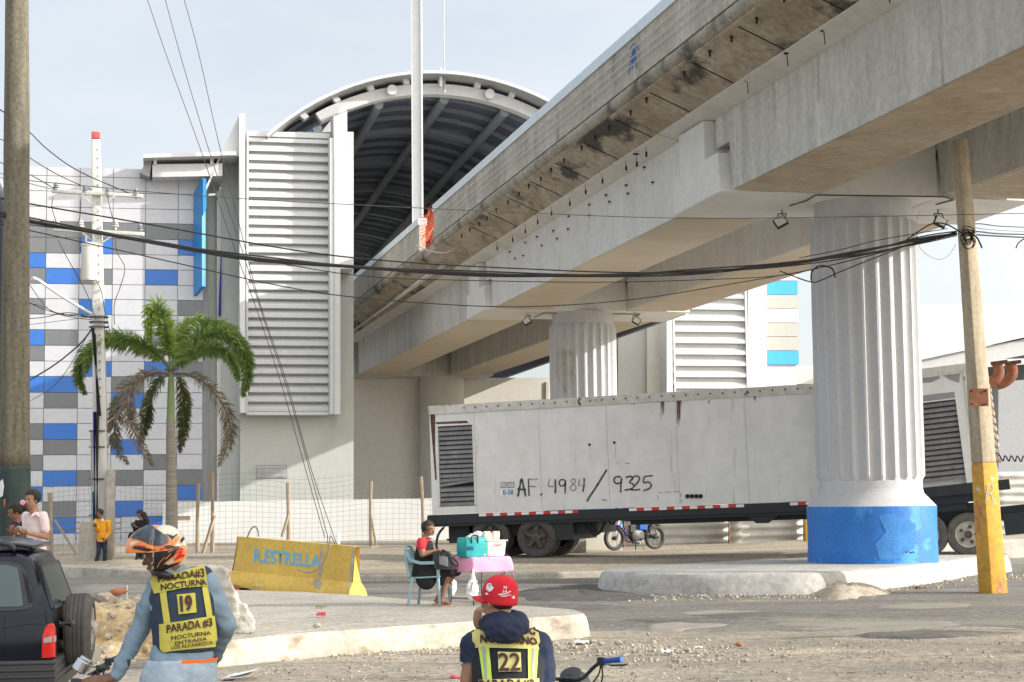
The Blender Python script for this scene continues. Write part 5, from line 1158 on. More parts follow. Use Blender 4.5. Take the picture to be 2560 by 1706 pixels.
# broken concrete slab leaning at the island edge
mb=MB(); D=21.0; q=[W(x,y,D) for x,y in ((505,1418),(540,1414),(566,1420),(578,1445),(590,1480),(604,1505),(628,1530),(641,1552),(637,1576),(612,1590),(575,1592),(545,1588),(528,1540),(512,1480))]
mb.prism(q,Vector((-.15,.45,0))); ch=blob(mb,'concrete_chunk',M['stone_w'],None,.03,3,disp=.03,dsc=9,label='broken pale concrete slab leaning at the island edge behind the rider',cat='concrete chunk')
ch.data.materials.clear(); ch.data.materials.append(mat('broken_concrete',(.60,.57,.51),(.47,.44,.38),.95,scale=6,bump=1,bscale=24,c3=(.3,.27,.23),s3=.62,sc3=9))
c=sum((v.co for v in ch.data.vertices),Vector())/len(ch.data.vertices); zmn=min(v.co.z for v in ch.data.vertices); c.z=zmn
for v in ch.data.vertices: v.co-=c
ch.location=c
# white plastic pipe stubs in the rubble
for x,y0,y1,lab in ((317,1464,1502,'white plastic pipe standing in the rubble'),(298,1492,1510,'short rusty pipe stub in the rubble')):
    mb=MB(); a=W(x,y1,24.2); b=W(x,y0,24.2); mb.tube([a-Vector((0,0,.1)),b],.016 if x==317 else .01,8); mb.build('pipe_stub',M['wht'] if x==317 else M['rust'],label=lab,cat='pipe')
# rocks and litter one can count
def rock(x,y,r,lab,m='stone_w',z=0,D=None,flat_=.6):
    p=G(x,y,z) if D is None else W(x,y,D); mb=MB(); s=random.random()*9; mb.ell(Vector((0,0,0)),Vector((r,0,0)),Vector((0,r*.8,0)),Vector((0,0,r*flat_)),10,7)
    for i,v in enumerate(mb.v): mb.v[i]=v*(1+.35*noise.noise(v.normalized()*1.3+Vector((s,s,s))))+p+Vector((0,0,r*flat_*.6))
    return mb.build('rock',M[m],smooth=False,label=lab,cat='rock')
M['brickrock']=flat('brick_chunk',(.38,.16,.09),.9)
rock(292,1487,.10,'reddish brick lump on top of the sandy embankment','brickrock',D=24,z=.6); rock(306,1482,.07,'small red brick lump beside the white pipe in the rubble','brickrock',D=24.2)
rock(263,1505,.13,'rounded tan rock at the top of the sandy embankment','rubble',D=23)
rock(243,1510,.12,'dark grey rock at the top left of the embankment','stone_d',D=22.9)
rock(792,1568,.05,'tan stone on the island top near its front edge','rubble',z=.31); rock(1848,1614,.045,'orange brown pebble on the dusty ground right','brickrock')
for i,(x,y,r,l) in enumerate(((1483,1608,.05,'largest white stone by the island nose'),(1502,1612,.045,'flat white stone right of the island nose'),(1545,1610,.05,'white stone pair member farthest from the island nose'),(1718,1628,.05,'grey white stone in the middle of the dusty ground'),(1803,1620,.035,'small white pebble left of the orange pebble'),(1620,1587,.03,'tiny white stone near the end of the island'),(2080,1600,.03,'small pale stone on the road below the square column base'),(2476,1648,.035,'pale stone low at the right side of the road'))): rock(x,y,r,l)
rock(2296,1474,.07,'rusty brown lump at the foot of the column island','rust')
rock(555,1655,.16,'sandy lump beside the rider at the island foot','sand'); rock(1945,1487,.05,'small black lump at the foot of the column island','stone_d')
def litter(name,x,y,z,pts,m,lab,cat,h=.03):
    p=G(x,y,z); mb=MB(); n=9; vs=[]
    for j in range(n):
        for i in range(n):
            u,v=i/(n-1)-.5,j/(n-1)-.5; vs.append(p+Vector((u*pts[0],v*pts[1],h*(.6+noise.noise(Vector((u*5+x,v*5,y*.1)))+.5*noise.noise(Vector((u*12,v*12,x)))))))
    mb.add(vs,[(j*n+i,j*n+i+1,(j+1)*n+i+1,(j+1)*n+i) for j in range(n-1) for i in range(n-1)]); o=mb.build(name,M[m],smooth=True,label=lab,cat=cat); s=o.modifiers.new('t','SOLIDIFY'); s.thickness=.003; return o
M['litred']=flat('red_plastic',(.75,.05,.08),.5); M['leafg']=flat('leaf_green',(.12,.2,.04),.7)
litter('crushed_cup',803,1541,.31,(.12,.16),'litred','crushed red plastic cup lying on the island',"cup",.05)
litter('leaf',804,1518,.31,(.18,.12),'leafg','small green leaf lying on the island','leaf',.02)
litter('plastic_bag',1666,1637,.0,(.14,.16),'wht','crumpled clear white bag on the dusty ground','plastic bag',.05)
litter('paper_scrap',1452,1598+12,.0,(.2,.2),'wht','torn white paper scrap beside the island nose','paper',.04)
litter('paper_scrap',1746,1620,.0,(.10,.12),'wht','small white paper scrap on the dusty ground','paper',.02)
litter('paper_scrap',1140,1697,.0,(.12,.1),'litred','small red and white scrap left of the capped man','paper',.03)
# folded newspaper at the bottom edge
p=G(625,1702,.0); mb=MB()
for k in range(6):
    vs=[]; n=8
    for j in range(n):
        for i in range(n): u,v=i/(n-1),j/(n-1)-.5; vs.append(p+Vector((-.3+u*.28+.02*k,v*.3+.02*k,.02+.008*k+.05*u*u+.006*math.sin(u*4+k))))
    mb.mi(k%2); mb.add(vs,[(j*n+i,j*n+i+1,(j+1)*n+i+1,(j+1)*n+i) for j in range(n-1) for i in range(n-1)])
mb.build('newspaper',[mat('newsprint',(.55,.54,.52),(.25,.26,.3),.8,scale=14,stretch=(1,3,1)),M['wht']],smooth=True,fix=False,label='folded newspaper sheets lying at the bottom edge',cat='newspaper')
# ================================================================= people
Z3=Vector((0,0,1))
def skin(n,c): return mat(n,c,tuple(x*.8 for x in c),.55,scale=14,bump=.05)
M['skinA']=skin('skin_deep_brown',(.17,.085,.052)); M['skinB']=skin('skin_brown',(.26,.135,.08)); M['skinC']=skin('skin_medium_brown',(.36,.20,.125)); M['hair']=mat('black_hair',(.012,.010,.009),(.025,.02,.018),.6,scale=30,bump=.5,bscale=80)
M['eye']=flat('eye_white',(.30,.27,.24),.4); M['iris']=flat('iris_dark',(.012,.008,.006),.2); M['lip']=flat('lip_brown',(.22,.08,.06),.5)
def face_axes(f,tilt=0,upv=Z3):
    f=Vector(f).normalized(); r=f.cross(upv).normalized(); u=r.cross(f).normalized(); return f,r,u
def head_mb(mb,c,f,s=1.0,neck=None):
    f,r,u=face_axes(f); P=lambda a,b,d:c+f*a*s+r*b*s+u*d*s
    mb.ell(P(-.012,0,.035),r*.076*s,f*.094*s,u*.086*s,16,12); mb.ell(P(.018,0,-.03),r*.061*s,f*.068*s,u*.082*s,16,12)
    mb.ell(P(.045,0,-.085),r*.03*s,f*.028*s,u*.024*s); mb.cap(P(.080,0,.020),P(.103,0,-.020),.009*s,.015*s,8)
    mb.cap(P(.078,-.04,.034),P(.078,.04,.034),.012*s,.012*s,8); mb.cap(P(.079,-.018,-.052),P(.079,.018,-.052),.011*s,.011*s,8)
    for q in (-1,1): mb.ell(P(.0,q*.077,-.005),r*.010*s,f*.018*s,u*.03*s,8,6); mb.ell(P(.055,q*.036,-.01),r*.022*s,f*.022*s,u*.026*s,8,6)
    if neck is not None: mb.cap(P(-.02,0,-.06),neck,.052*s,.060*s)
    return P
def head_details(parent,c,f,s=1.0,hairm='hair',hair='short',big=True):
    f,r,u=face_axes(f); P=lambda a,b,d:c+f*a*s+r*b*s+u*d*s
    for q in (-1,1):
        mb=MB(); mb.ell(P(.078,q*.031,.008),r*.012*s,f*.008*s,u*.006*s,10,8); e=mb.build('eye',M['eye'],parent,smooth=True)
        mb=MB(); mb.ell(P(.085,q*.031,.008),r*.006*s,f*.004*s,u*.006*s,8,6); mb.build('iris',M['iris'],e,smooth=True)
        mb=MB(); mb.cap(P(.087,q*.018,.033),P(.078,q*.048,.034),.0045*s,.003*s,6); mb.build('eyebrow',M['hair'],parent,smooth=True)
    mb=MB(); mb.ell(P(.088,0,-.052),r*.022*s,f*.006*s,u*.010*s,10,6); mb.build('lips',M['lip'],parent,smooth=True)
    if hair:
        mb=MB(); mb.ell(P(-.02,0,.045),r*.084*s,f*.096*s,u*.090*s,24,18)
        keep=[]
        def bad(p):
            d=p-c; a,b,h=d.dot(f)/s,d.dot(r)/s,d.dot(u)/s
            return (a>.045 and h<.075) or (h<.0 and a>-.02) or h<-.05
        idx=[i for i,p in enumerate(mb.v) if not bad(p)]; mp={i:j for j,i in enumerate(idx)}
        fs=[tuple(mp[i] for i in q) for q in mb.f if all(i in mp for i in q)]; h=MB(); h.add([mb.v[i]+(mb.v[i]-c)*.03*noise.noise(mb.v[i]*40) for i in idx],fs)
        o=h.build('hair',M[hairm],parent,smooth=True); sl=o.modifiers.new('t','SOLIDIFY'); sl.thickness=.014*s; sl.offset=1
        return o,P
    return None,P
def hand_mb(mb,w,d,nrm,s=1.0,curl=.6,thumb=1,spread=.25):
    """palm and five bent fingers; d pointing direction, nrm palm normal (fingers curl towards it)"""
    d=Vector(d).normalized(); nrm=Vector(nrm); nrm=(nrm-d*nrm.dot(d)).normalized(); sd=d.cross(nrm).normalized()
    pc=w+d*.045*s
    mb.ell(pc,d*.052*s,sd*.041*s,nrm*.018*s,12,8); mb.ell(pc+d*.02*s,d*.04*s,sd*.040*s,nrm*.015*s,12,8)
    Ls=[.074,.084,.078,.062]
    for i in range(4):
        o=(i-1.5)*.0195*s; st=w+d*.082*s+sd*o; a=0; p=st; dr=(d+sd*(i-1.5)*spread*.12).normalized(); L=Ls[i]*s
        for k,(fr,rr) in enumerate(((.45,.0090),(.30,.0082),(.25,.0074))):
            a+=curl*(.55 if k==0 else .75); dd=(dr*math.cos(a)+nrm*math.sin(a)).normalized(); q=p+dd*L*fr; mb.cap(p,q,rr*s,(rr-.0008)*s,8); p=q
    t0=w+d*.02*s-sd*.032*s*thumb; t1=t0+(d*.6-sd*.75*thumb+nrm*.35).normalized()*.035*s; t2=t1+(d*.85-sd*.2*thumb+nrm*.55*(.5+curl)).normalized()*.032*s
    mb.cap(t0,t1,.013*s,.0105*s,8); mb.cap(t1,t2,.0105*s,.008*s,8)
def ring(c,r,f,w,d,n=20): return [c+r*w*math.cos(2*math.pi*k/n)*1.0+f*d*math.sin(2*math.pi*k/n) for k in range(n)]
def torso(mb,st,inf=0):
    """st: (centre, right vector, forward vector, half width, half depth)"""
    mb.loft([ring(c,Vector(r).normalized(),Vector(f).normalized(),w+inf,d+inf) for c,r,f,w,d in st])
def cloth(n,c,c2=None,**k): return mat(n,c,c2 or tuple(x*.78 for x in c),.85,scale=k.pop('scale',7),bump=k.pop('bump',.35),bscale=k.pop('bscale',14),**k)
# ---------- generic standing figure
def stander(label,head,f,neck,shL,shR,elL,haL,elR,haR,hip,knL,anL,knR,anR,H,skinm,shirt,trous,sleeve='short',group=None,skirt=False,base=None,hairk='short',shoe=None,hw=1,vox=.013,sfar=None,handn=((0,0,1),(0,0,1)),curls=(.7,.7)):
    f,r,u=face_axes(f); s=H/1.72; t=thing('person',label,'person',base)
    chest=(shL+shR)/2; sr=(shR-shL).normalized(); bf=Z3.cross(sr).normalized()
    hL=hip-sr*.085*s; hR=hip+sr*.085*s
    def arms(mb,inf,full=True,upto=1.0,hands=True):
        for a,e,h,k in ((shL,elL,haL,0),(shR,elR,haR,1)):
            mb.cap(a,a.lerp(e,1 if upto>=1 else upto),.050*s+inf,(.040 if upto>=1 else .044)*s+inf)
            if upto>=1: 
                w=h-(h-e).normalized()*.02; mb.cap(e,e.lerp(h,.93),.038*s+inf,.026*s+inf)
    mb=MB(); head_mb(mb,head,f,s,neck); torso(mb,[(hip-Z3*.06*s,sr,bf,.12*s,.09*s),(hip+Z3*.1*s,sr,bf,.13*s,.09*s),(hip.lerp(chest,.5),sr,bf,.12*s,.085*s),(hip.lerp(chest,.8),sr,bf,.145*s,.1*s),(chest+Z3*.01,sr,bf,.14*s,.08*s),(neck,sr,bf,.06*s,.055*s)])
    arms(mb,0); mb.cap(shL,shR,.052*s)
    for k,(e,h) in enumerate(((elL,haL),(elR,haR))): hand_mb(mb,h-(h-e).normalized()*.03*s,(h-e),Vector(handn[k]),s*1.02,curls[k],thumb=1 if k else -1)
    for a,k,n in ((hL,knL,anL),(hR,knR,anR)): mb.cap(a,k,.078*s,.052*s); mb.cap(k,n,.05*s,.034*s); mb.cap(n-bf*.03*s-Z3*.03*s,n+bf*.13*s-Z3*.045*s,.034*s,.026*s)
    blob(mb,'body',M[skinm],t,vox*.8,3)
    head_details(t,head,f,s,hair=hairk)
    mb=MB(); i=.012*s
    torso(mb,[(hip-Z3*.06*s,sr,bf,.135*s*hw,.105*s),(hip+Z3*.1*s,sr,bf,.135*s*hw,.10*s),(hip.lerp(chest,.5),sr,bf,.13*s*hw,.098*s),(hip.lerp(chest,.8),sr,bf,.15*s,.108*s),(chest+Z3*.02,sr,bf,.15*s,.085*s),(neck+Z3*.005,sr,bf,.066*s,.064*s)],i*.6)
    mb.cap(shL,shR,.058*s+i*.3); arms(mb,i+.006,upto=1 if sleeve=='long' else .62)
    sh=blob(mb,'shirt',M[shirt],t,vox,4,disp=.010,dsc=9)
    mb=MB()
    if skirt:
        torso(mb,[((knL+knR)/2-Z3*.12,sr,bf,.2*s,.15*s),((knL+knR)/2+Z3*.2,sr,bf,.19*s,.14*s),(hip,sr,bf,.16*s,.12*s),(hip+Z3*.12,sr,bf,.13*s,.1*s)]); blob(mb,'skirt',M[trous],t,vox,4,disp=.012)
    else:
        torso(mb,[(hip-Z3*.10*s,sr,bf,.13*s,.1*s),(hip+Z3*.08*s,sr,bf,.135*s,.1*s)])
        for a,k,n in ((hL,knL,anL),(hR,knR,anR)): mb.cap(a,k,.088*s,.064*s); mb.cap(k,n+Z3*.01,.062*s,.052*s)
        blob(mb,'trousers',M[trous],t,vox,4,disp=.012,dsc=10)
    if shoe:
        for n in (anL,anR): mb=MB(); mb.cap(n-bf*.045*s-Z3*.03*s,n+bf*.14*s-Z3*.045*s,.042*s,.033*s); mb.cap(n-Z3*.01,n-Z3*.04,.04*s); blob(mb,'shoe',M[shoe],t,vox,3)
    return t,bf,s
M['yellowsw']=cloth('mustard_sweater',(.80,.36,.02)); M['jeans']=cloth('dark_jeans',(.018,.028,.055)); M['blackc']=cloth('black_cloth',(.014,.014,.016)); M['shoeb']=flat('blue_shoe',(.02,.05,.10),.7)
M['pinkshirt']=cloth('pale_pink_shirt',(.76,.63,.63),(.68,.55,.56)); M['jeansb']=cloth('blue_jeans',(.09,.16,.30)); M['sandal']=flat('sandal_brown',(.12,.05,.03),.7)
def gh(x,y,D): return W(x,y,D)
# man in the mustard sweater
D=46.8
p=W(248,1420,D); 
stander('man in mustard yellow sweater and dark jeans looking at his phone by the white pole',W(250,1285,D),(-.75,-.6,-.35),W(255,1300,D),W(240,1303,D+.1),W(272,1305,D-.05),W(241,1325,D-.12),W(240,1317,D-.38),W(273,1331,D),W(264,1346,D-.12),W(254,1350,D),W(247,1380,D-.03),W(240,1409,D),W(262,1380,D),W(261,1409,D+.05),1.62,'skinB','yellowsw','jeans','long',base=Vector((p.x,p.y,.2)),shoe='shoeb',handn=((0,0,1),(0,1,0)))
mb=MB(); mb.box(W(237,1313,D-.45),(.075,.012,.13),Matrix.Rotation(R(-50),3,'X')); mb.build('phone',M['chassis'],smooth=False,label='dark phone held by the man in the yellow sweater',cat='phone')
mb=MB(); mb.cap(W(256,1300,D-.07),W(256,1302,D-.10),.035,.03); mb.build('collar',M['wht'],[o for o in bpy.data.objects if o.get('category')=='person'][-1],smooth=True)
# woman in black with a phone
D=47.2; p=W(346,1416,D)
t,bf,s=stander('woman in black with long dark hair looking down at her phone near the fence',W(350,1287,D),(-.65,-.7,-.5),W(354,1301,D),W(341,1306,D+.08),W(367,1307,D),W(339,1327,D-.05),W(333,1316,D-.3),W(368,1330,D-.05),W(342,1319,D-.34),W(352,1349,D),W(346,1379,D),W(341,1408,D),W(356,1379,D),W(354,1408,D),1.6,'skinB','blackc','blackc','long',base=Vector((p.x,p.y,.2)),shoe='sandal',hw=1.1)
mb=MB(); mb.cap(W(358,1287,D+.04),W(366,1302,D+.02),.09,.075); mb.cap(W(366,1300,D+.04),W(369,1316,D+.05),.075,.04); blob(mb,'long_hair',M['hair'],t,.014,2,disp=.02,dsc=20)
mb=MB(); mb.box(W(331,1311,D-.42),(.075,.012,.13),Matrix.Rotation(R(-50),3,'X')); mb.build('phone',M['chassis'],smooth=False,label='dark phone held by the woman in black',cat='phone')
mb=MB(); mb.ell(W(331,1342,D-.15),Vector((.12,0,0)),Vector((0,.06,0)),Vector((0,0,.13))); hb=mb.build('shoulder_bag',M['blackc'],label='small black bag at the side of the woman in black',cat='bag'); mb=MB(); mb.tube(smoothpts([W(331,1335,D-.15),W(340,1318,D-.14),W(362,1303,D-.1)],3),.012,5); mb.build('strap',M['blackc'],hb)
# couple in front of the wooden pole
D=22.4; p=W(95,1400,D)
t,bf,s=stander('young man in pale pink short sleeved shirt and jeans turning his head',W(80,1251,D),(-.5,-.85,-.05),W(86,1281,D+.02),W(66,1292,D+.26),W(108,1291,D-.02),W(66,1335,D+.22),W(50,1330,D-.02),W(117,1343,D-.03),W(62,1331,D-.24),W(92,1392,D+.1),W(80,1480,D),W(80,1570,D),W(104,1480,D),W(104,1570,D),1.73,'skinC','pinkshirt','jeansb','short',base=Vector((p.x,p.y,.3)),shoe='shoeb',hw=1.03,vox=.011,handn=((0,0,1),(0,0,1)))
mb=MB(); mb.ell(W(82,1241,D),Vector((.088,0,0)),Vector((0,.096,0)),Vector((0,0,.085)),20,14); 
blob(mb,'curly_hair',M['hair'],t,.011,1,disp=.014,dsc=40,cut=lambda c,h=W(80,1251,22.4): (c-h).dot(Vector((-.5,-.85,0)).normalized())>.03 and (c-h).z<.075)
mb=MB(); mb.torus(W(67,1331,D-.21),Vector((1,0,.1)),.033,[(.005,.006),(-.005,.006),(-.005,-.006),(.005,-.006)],16); mb.build('wristband',flat('band_green',(.15,.5,.25),.6),t)
mb=MB(); a,b=W(74,1287,D-.06),W(98,1288,D-.09); mb.cap(W(80,1290,D-.09),W(90,1283,D-.02),.018,.022); mb.cap(W(96,1291,D-.09),W(90,1283,D-.02),.018,.022); blob(mb,'shirt_collar',M['pinkshirt'],t,.009,2)
D=22.9; p=W(40,1400,D)
M['floral']=mat('black_floral',(.012,.012,.016),(.02,.02,.025),.85,scale=10,c3=(.75,.22,.32),s3=.56,sc3=16,w3=.02,c4=(.7,.5,.5),s4=.62,sc4=19,w4=.02,stretch=(1,1,1))
t,bf,s=stander('woman in black top with pink flowers and a pink hair flower holding a cup',W(38,1281,D),(-.85,-.4,-.28),W(46,1305,D+.02),W(36,1313,D+.18),W(60,1313,D-.12),W(34,1345,D+.1),W(30,1328,D-.1),W(62,1350,D-.14),W(38,1334,D-.25),W(47,1388,D),W(42,1480,D),W(42,1570,D),W(52,1480,D),W(52,1570,D),1.6,'skinB','floral','floral','short',base=Vector((p.x,p.y,.3)),hw=.95,vox=.011)
mb=MB(); mb.ell(W(58,1268,D+.05),Vector((.06,0,0)),Vector((0,.055,0)),Vector((0,0,.06))); mb.ell(W(42,1267,D),Vector((.088,0,0)),Vector((0,.088,0)),Vector((0,0,.06)),16,10); blob(mb,'hair_bun',M['hair'],t,.011,2,disp=.01,dsc=30)
mb=MB(); c=W(57,1257,D-.03)
for k in range(6): mb.sph(c+Vector((.02*math.cos(k),-.01,.02*math.sin(k))),.018,8,6)
mb.build('hair_flower',flat('flower_pink',(.85,.35,.5),.7),t)
mb=MB(); c=W(49,1326,D-.3); mb.lathe(c-Vector((0,0,.05)),[(.026,0),(.034,.09),(.037,.095),(.034,.1),(.001,.1)],16); mb.build('paper_cup',M['wht'],smooth=40,label='small white paper cup held between the couple at the left',cat='cup')
# ---------- seated woman, chair and table
D=26.0
ch=thing('plastic_armchair','pale aqua plastic armchair on the island carrying the seated woman','chair',W(1078,1511,D))
CB=W(1076,1512,D); CB.z=IZ; cf_=Vector((.965,-.26,0)); cl_=Vector((.26,.965,0))
def cpt(f,l,z): return CB+cf_*f+cl_*l+Vector((0,0,z))
M['aqua']=mat('aqua_plastic',(.25,.38,.42),(.21,.33,.37),.45,scale=2)
for f0,l0,f1,l1 in ((.20,-.23,.23,-.27),(.20,.23,.23,.27),(-.21,-.21,-.27,-.25),(-.21,.21,-.27,.25)):
    mb=MB(); mb.bar(cpt(f0,l0,.42),cpt(f1,l1,0),.055,.04); mb.build('leg',M['aqua'],ch,smooth=False,bevel=.008)
mb=MB(); mb.prism([cpt(-.22,-.23,.40),cpt(.22,-.24,.42),cpt(.22,.24,.42),cpt(-.22,.23,.40)],(0,0,.025)); mb.build('seat',M['aqua'],ch,smooth=False,bevel=.01)
for l in (-.26,.26):
    mb=MB(); q=smoothpts([cpt(-.30,l*.7,.80),cpt(-.24,l,.70),cpt(-.08,l*1.05,.64),(cpt(.12,l*1.05,.64)),cpt(.2,l*1.04,.62),cpt(.21,l,.42)],5)
    for a,b in zip(q[:-1],q[1:]): mb.bar(a,b,.045,.02,up=cl_)
    mb.build('armrest',M['aqua'],ch,smooth=False)
mb=MB(); q=smoothpts([cpt(-.24,-.25,.40),cpt(-.29,-.24,.62),cpt(-.34,-.15,.84),cpt(-.36,0,.88),cpt(-.34,.15,.84),cpt(-.29,.24,.62),cpt(-.24,.25,.40)],5); mb.tube(q,.02,8)
for k in range(5): l=-.16+.08*k; mb.tube([cpt(-.24,l,.42),cpt(-.30,l,.62),cpt(-.345,l*.8,.83)],.013,6)
mb.tube([cpt(-.30,-.2,.62),cpt(-.315,0,.62),cpt(-.30,.2,.62)],.013,6); mb.build('backrest',M['aqua'],ch)
D=26.0
WH=W(1072,1326,D); t=thing('person','seated woman in red shirt and black pinafore dress with a face mask under her chin','person',cpt(0,0,0))
M['redshirt']=cloth('red_cloth',(.62,.03,.04)); M['mask']=flat('pale_blue_mask',(.55,.66,.75),.8)
shN,shF=W(1052,1355,D-.18),W(1068,1354,D+.17); nk=W(1063,1347,D); hipc=cpt(-.10,0,.52); knN,knF=cpt(.34,-.10,.50),cpt(.36,.10,.50); knN.z-=.0; anN,anF=cpt(.20,-.10,.10),cpt(.10,.06,.11)
elN,haN=W(1056,1386,D-.24),W(1098,1376,D-.22); elF,haF=W(1075,1388,D+.15),W(1102,1378,D-.02)
f=Vector((.80,-.58,-.06)); sr=(shN-shF).normalized(); bf=Vector((.97,-.2,0))
mb=MB(); head_mb(mb,WH,f,1.0,nk)
torso(mb,[(hipc-Z3*.08,cl_,cf_,.16,.13),(hipc+Z3*.1,cl_,cf_,.15,.13),(hipc.lerp(nk,.55),cl_,cf_,.15,.12),((shN+shF)/2-Z3*.02,cl_,cf_,.15,.09),(nk,cl_,cf_,.055,.05)]); mb.cap(shN,shF,.055)
for a,e,h in ((shN,elN,haN),(shF,elF,haF)): mb.cap(a,e,.058,.05); mb.cap(e,h-(h-e).normalized()*.03,.046,.028); hand_mb(mb,h-(h-e).normalized()*.03,h-e,(0,0,-1),1,.8,thumb=1)
for k,n,l in ((knN,anN,-.1),(knF,anF,.1)): mb.cap(cpt(-.08,l,.52),k,.09,.06); mb.cap(k,n,.058,.036); mb.cap(n-Z3*.05-cf_*.03,n+cf_*.14-Z3*.075,.033,.022)
blob(mb,'body',M['skinB'],t,.010,3); hr,P=head_details(t,WH,f,1.0)
mb=MB(); mb.ell(P(-.10,0,.075),Vector((.045,0,0)),Vector((0,.045,0)),Vector((0,0,.042))); blob(mb,'hair_bun',M['hair'],t,.01,2,disp=.008,dsc=50)
mb=MB(); mb.ell(P(.05,0,-.105),P(0,1,0)-WH,(P(.5,0,0)-WH)*.0+f*.045,Z3*.035) if 0 else mb.ell(P(.045,0,-.10),f.cross(Z3).normalized()*.055,f*.05,Z3*.028); mb.build('face_mask',M['mask'],t,smooth=True)
mb=MB(); mb.cap(shN,shF,.066); mb.cap(shN,shN.lerp(elN,.5),.068,.066); mb.cap(shF,shF.lerp(elF,.5),.068,.066); torso(mb,[(hipc.lerp(nk,.6),cl_,cf_,.155,.125),((shN+shF)/2-Z3*.02,cl_,cf_,.16,.10),(nk-Z3*.01,cl_,cf_,.065,.06)]); blob(mb,'shirt',M['redshirt'],t,.012,4,disp=.006)
mb=MB(); torso(mb,[(hipc-Z3*.11,cl_,cf_,.20,.19),(hipc+Z3*.1,cl_,cf_,.175,.155),(hipc.lerp(nk,.5),cl_,cf_,.17,.145),(hipc.lerp(nk,.82),cl_,cf_,.145,.125),(hipc.lerp(nk,.93),cl_,cf_,.11,.10)])
mb.cap(cpt(-.08,-.1,.52),knN+cf_*.02,.115,.085); mb.cap(cpt(-.08,.1,.52),knF+cf_*.02,.115,.085); mb.cap(cpt(0,0,.5),knN.lerp(knF,.5),.11,.08)
mb.cap(knN-cf_*.1-Z3*.03,cpt(.22,-.12,.34),.085,.05); mb.cap(knF-cf_*.1-Z3*.03,cpt(.26,.1,.36),.085,.05); mb.ell(cpt(-.02,-.14,.40),cf_*.17,cl_*.09,Z3*.17); blob(mb,'black_dress',M['blackc'],t,.013,5,disp=.008)
for n in (anN,anF): mb=MB(); mb.obox(n+cf_*.05-Z3*.10,cf_*.13,cl_*.042,Vector((0,0,.01))); mb.tube([n+cf_*.12-Z3*.085,n+cf_*.06-Z3*.05-cl_*.03,n+cf_*.02-Z3*.09-cl_*.04],.006,5); mb.build('flip_flop',flat('sandal_tan',(.5,.3,.16),.7),t,smooth=False,bevel=.004)
hb=thing('handbag','black handbag with looped straps resting on the seated woman\'s lap','handbag',cpt(.2,-.1,.6)); c=W(1109,1402,D-.26)
mb=MB(); mb.loft([[c+cf_*(a*w)+cl_*(b*.09)+Z3*z+cf_*(z*-.25) for a,b in((-1,-.8),(-.8,-1),(.8,-1),(1,-.8),(1,.8),(.8,1),(-.8,1),(-1,.8))] for z,w in ((-.13,.13),(-.10,.15),(0,.15),(.10,.12),(.14,.09))]); mb.build('bag_body',mat('black_leather',(.018,.018,.02),(.05,.05,.055),.4,scale=8,bump=.3),hb,smooth=40)
mb=MB(); mb.obox(c+cf_*.03-cl_*.093,cf_*.07-Z3*.02,cl_*.008,Z3*.07); mb.build('front_pocket',M['metalg'],hb,smooth=False,bevel=.01)
for pts in ([(1100,1392),(1108,1377),(1122,1386),(1124,1400)],[(1124,1396),(1136,1398),(1144,1410),(1142,1417),(1132,1408),(1126,1398)]):
    mb=MB(); mb.tube(smoothpts([W(x,y,D-.38) for x,y in pts],5),.012,6); mb.build('strap',M['blackc'],hb)
# table
TN=W(1181,1394,25.7); ex=Vector((.91,.41,0)); ey=Vector((-.72,.69,0)); zt=TN.z
tc=TN+ex*.31+ey*.30
tb_=thing('folding_table','small folding table with thin dark metal legs under the pink cloth','table',Vector((tc.x,tc.y,IZ)))
mb=MB(); mb.prism([TN+ex*.02+ey*.02-Z3*.01,TN+ex*.6+ey*.02-Z3*.01,TN+ex*.6+ey*.58-Z3*.01,TN+ex*.02+ey*.58-Z3*.01],(0,0,-.025)); mb.build('table_top',M['wht'],tb_,smooth=False)
for a,b in ((.06,.06),(.56,.06),(.06,.54),(.56,.54)):
    p=TN+ex*a+ey*b; p.z=IZ; mb=MB(); mb.tube([p,p+Vector((0,0,zt-IZ-.03))],.012,6); mb.build('leg',M['chassis'],tb_)
mb=MB(); q=[TN+ex*.06+ey*.06,TN+ex*.06+ey*.54]; 
for u_,v_ in ((TN+ex*.06+ey*.06,TN+ex*.06+ey*.54),(TN+ex*.56+ey*.06,TN+ex*.56+ey*.54)): a=u_.copy(); a.z=IZ+.1; b=v_.copy(); b.z=IZ+.1; mb.tube([a,b],.01,6)
mb.build('cross_bar',M['chassis'],tb_)
def cpos(u,v):  # u,v in table units 0..1 plus overhang
    L=.62; e=.0; du=max(0,-u,u-1); dv=max(0,-v,v-1); cu=min(max(u,0),1); cv_=min(max(v,0),1); drop=math.hypot(du,dv)*L if (du and dv) else (du+dv)*L
    out=.10*(1-math.exp(-drop*6))*.3; sx=(-1 if u<0 else 1)*(du>0); sy=(-1 if v<0 else 1)*(dv>0)
    wv=.007*math.sin(u*9+v*7)*min(1,drop*8)
    lo=drop
    if u<0 and v<0: lo*=1.05
    return TN+ex*(cu*L)+ey*(cv_*.60)+ex*sx*(out+wv)+ey*sy*(out+wv)+Vector((0,0,-lo+.004*noise.noise(Vector((u*6,v*6,0)))))
n=44; mb=MB(); vs=[]
for j in range(n+1):
    for i in range(n+1): vs.append(cpos(-.36+1.7*i/n,-.36+1.66*j/n))
mb.add(vs,[(j*(n+1)+i,j*(n+1)+i+1,(j+1)*(n+1)+i+1,(j+1)*(n+1)+i) for j in range(n) for i in range(n)])
o=mb.build('tablecloth',mat('pink_cloth',(.78,.36,.53),(.72,.32,.48),.8,scale=4,bump=.1),smooth=True,label='pink cloth draped over the small folding table',cat='tablecloth'); sd=o.modifiers.new('t','SOLIDIFY'); sd.thickness=.003; sd.offset=1
TZ=Vector((0,0,zt+.008))
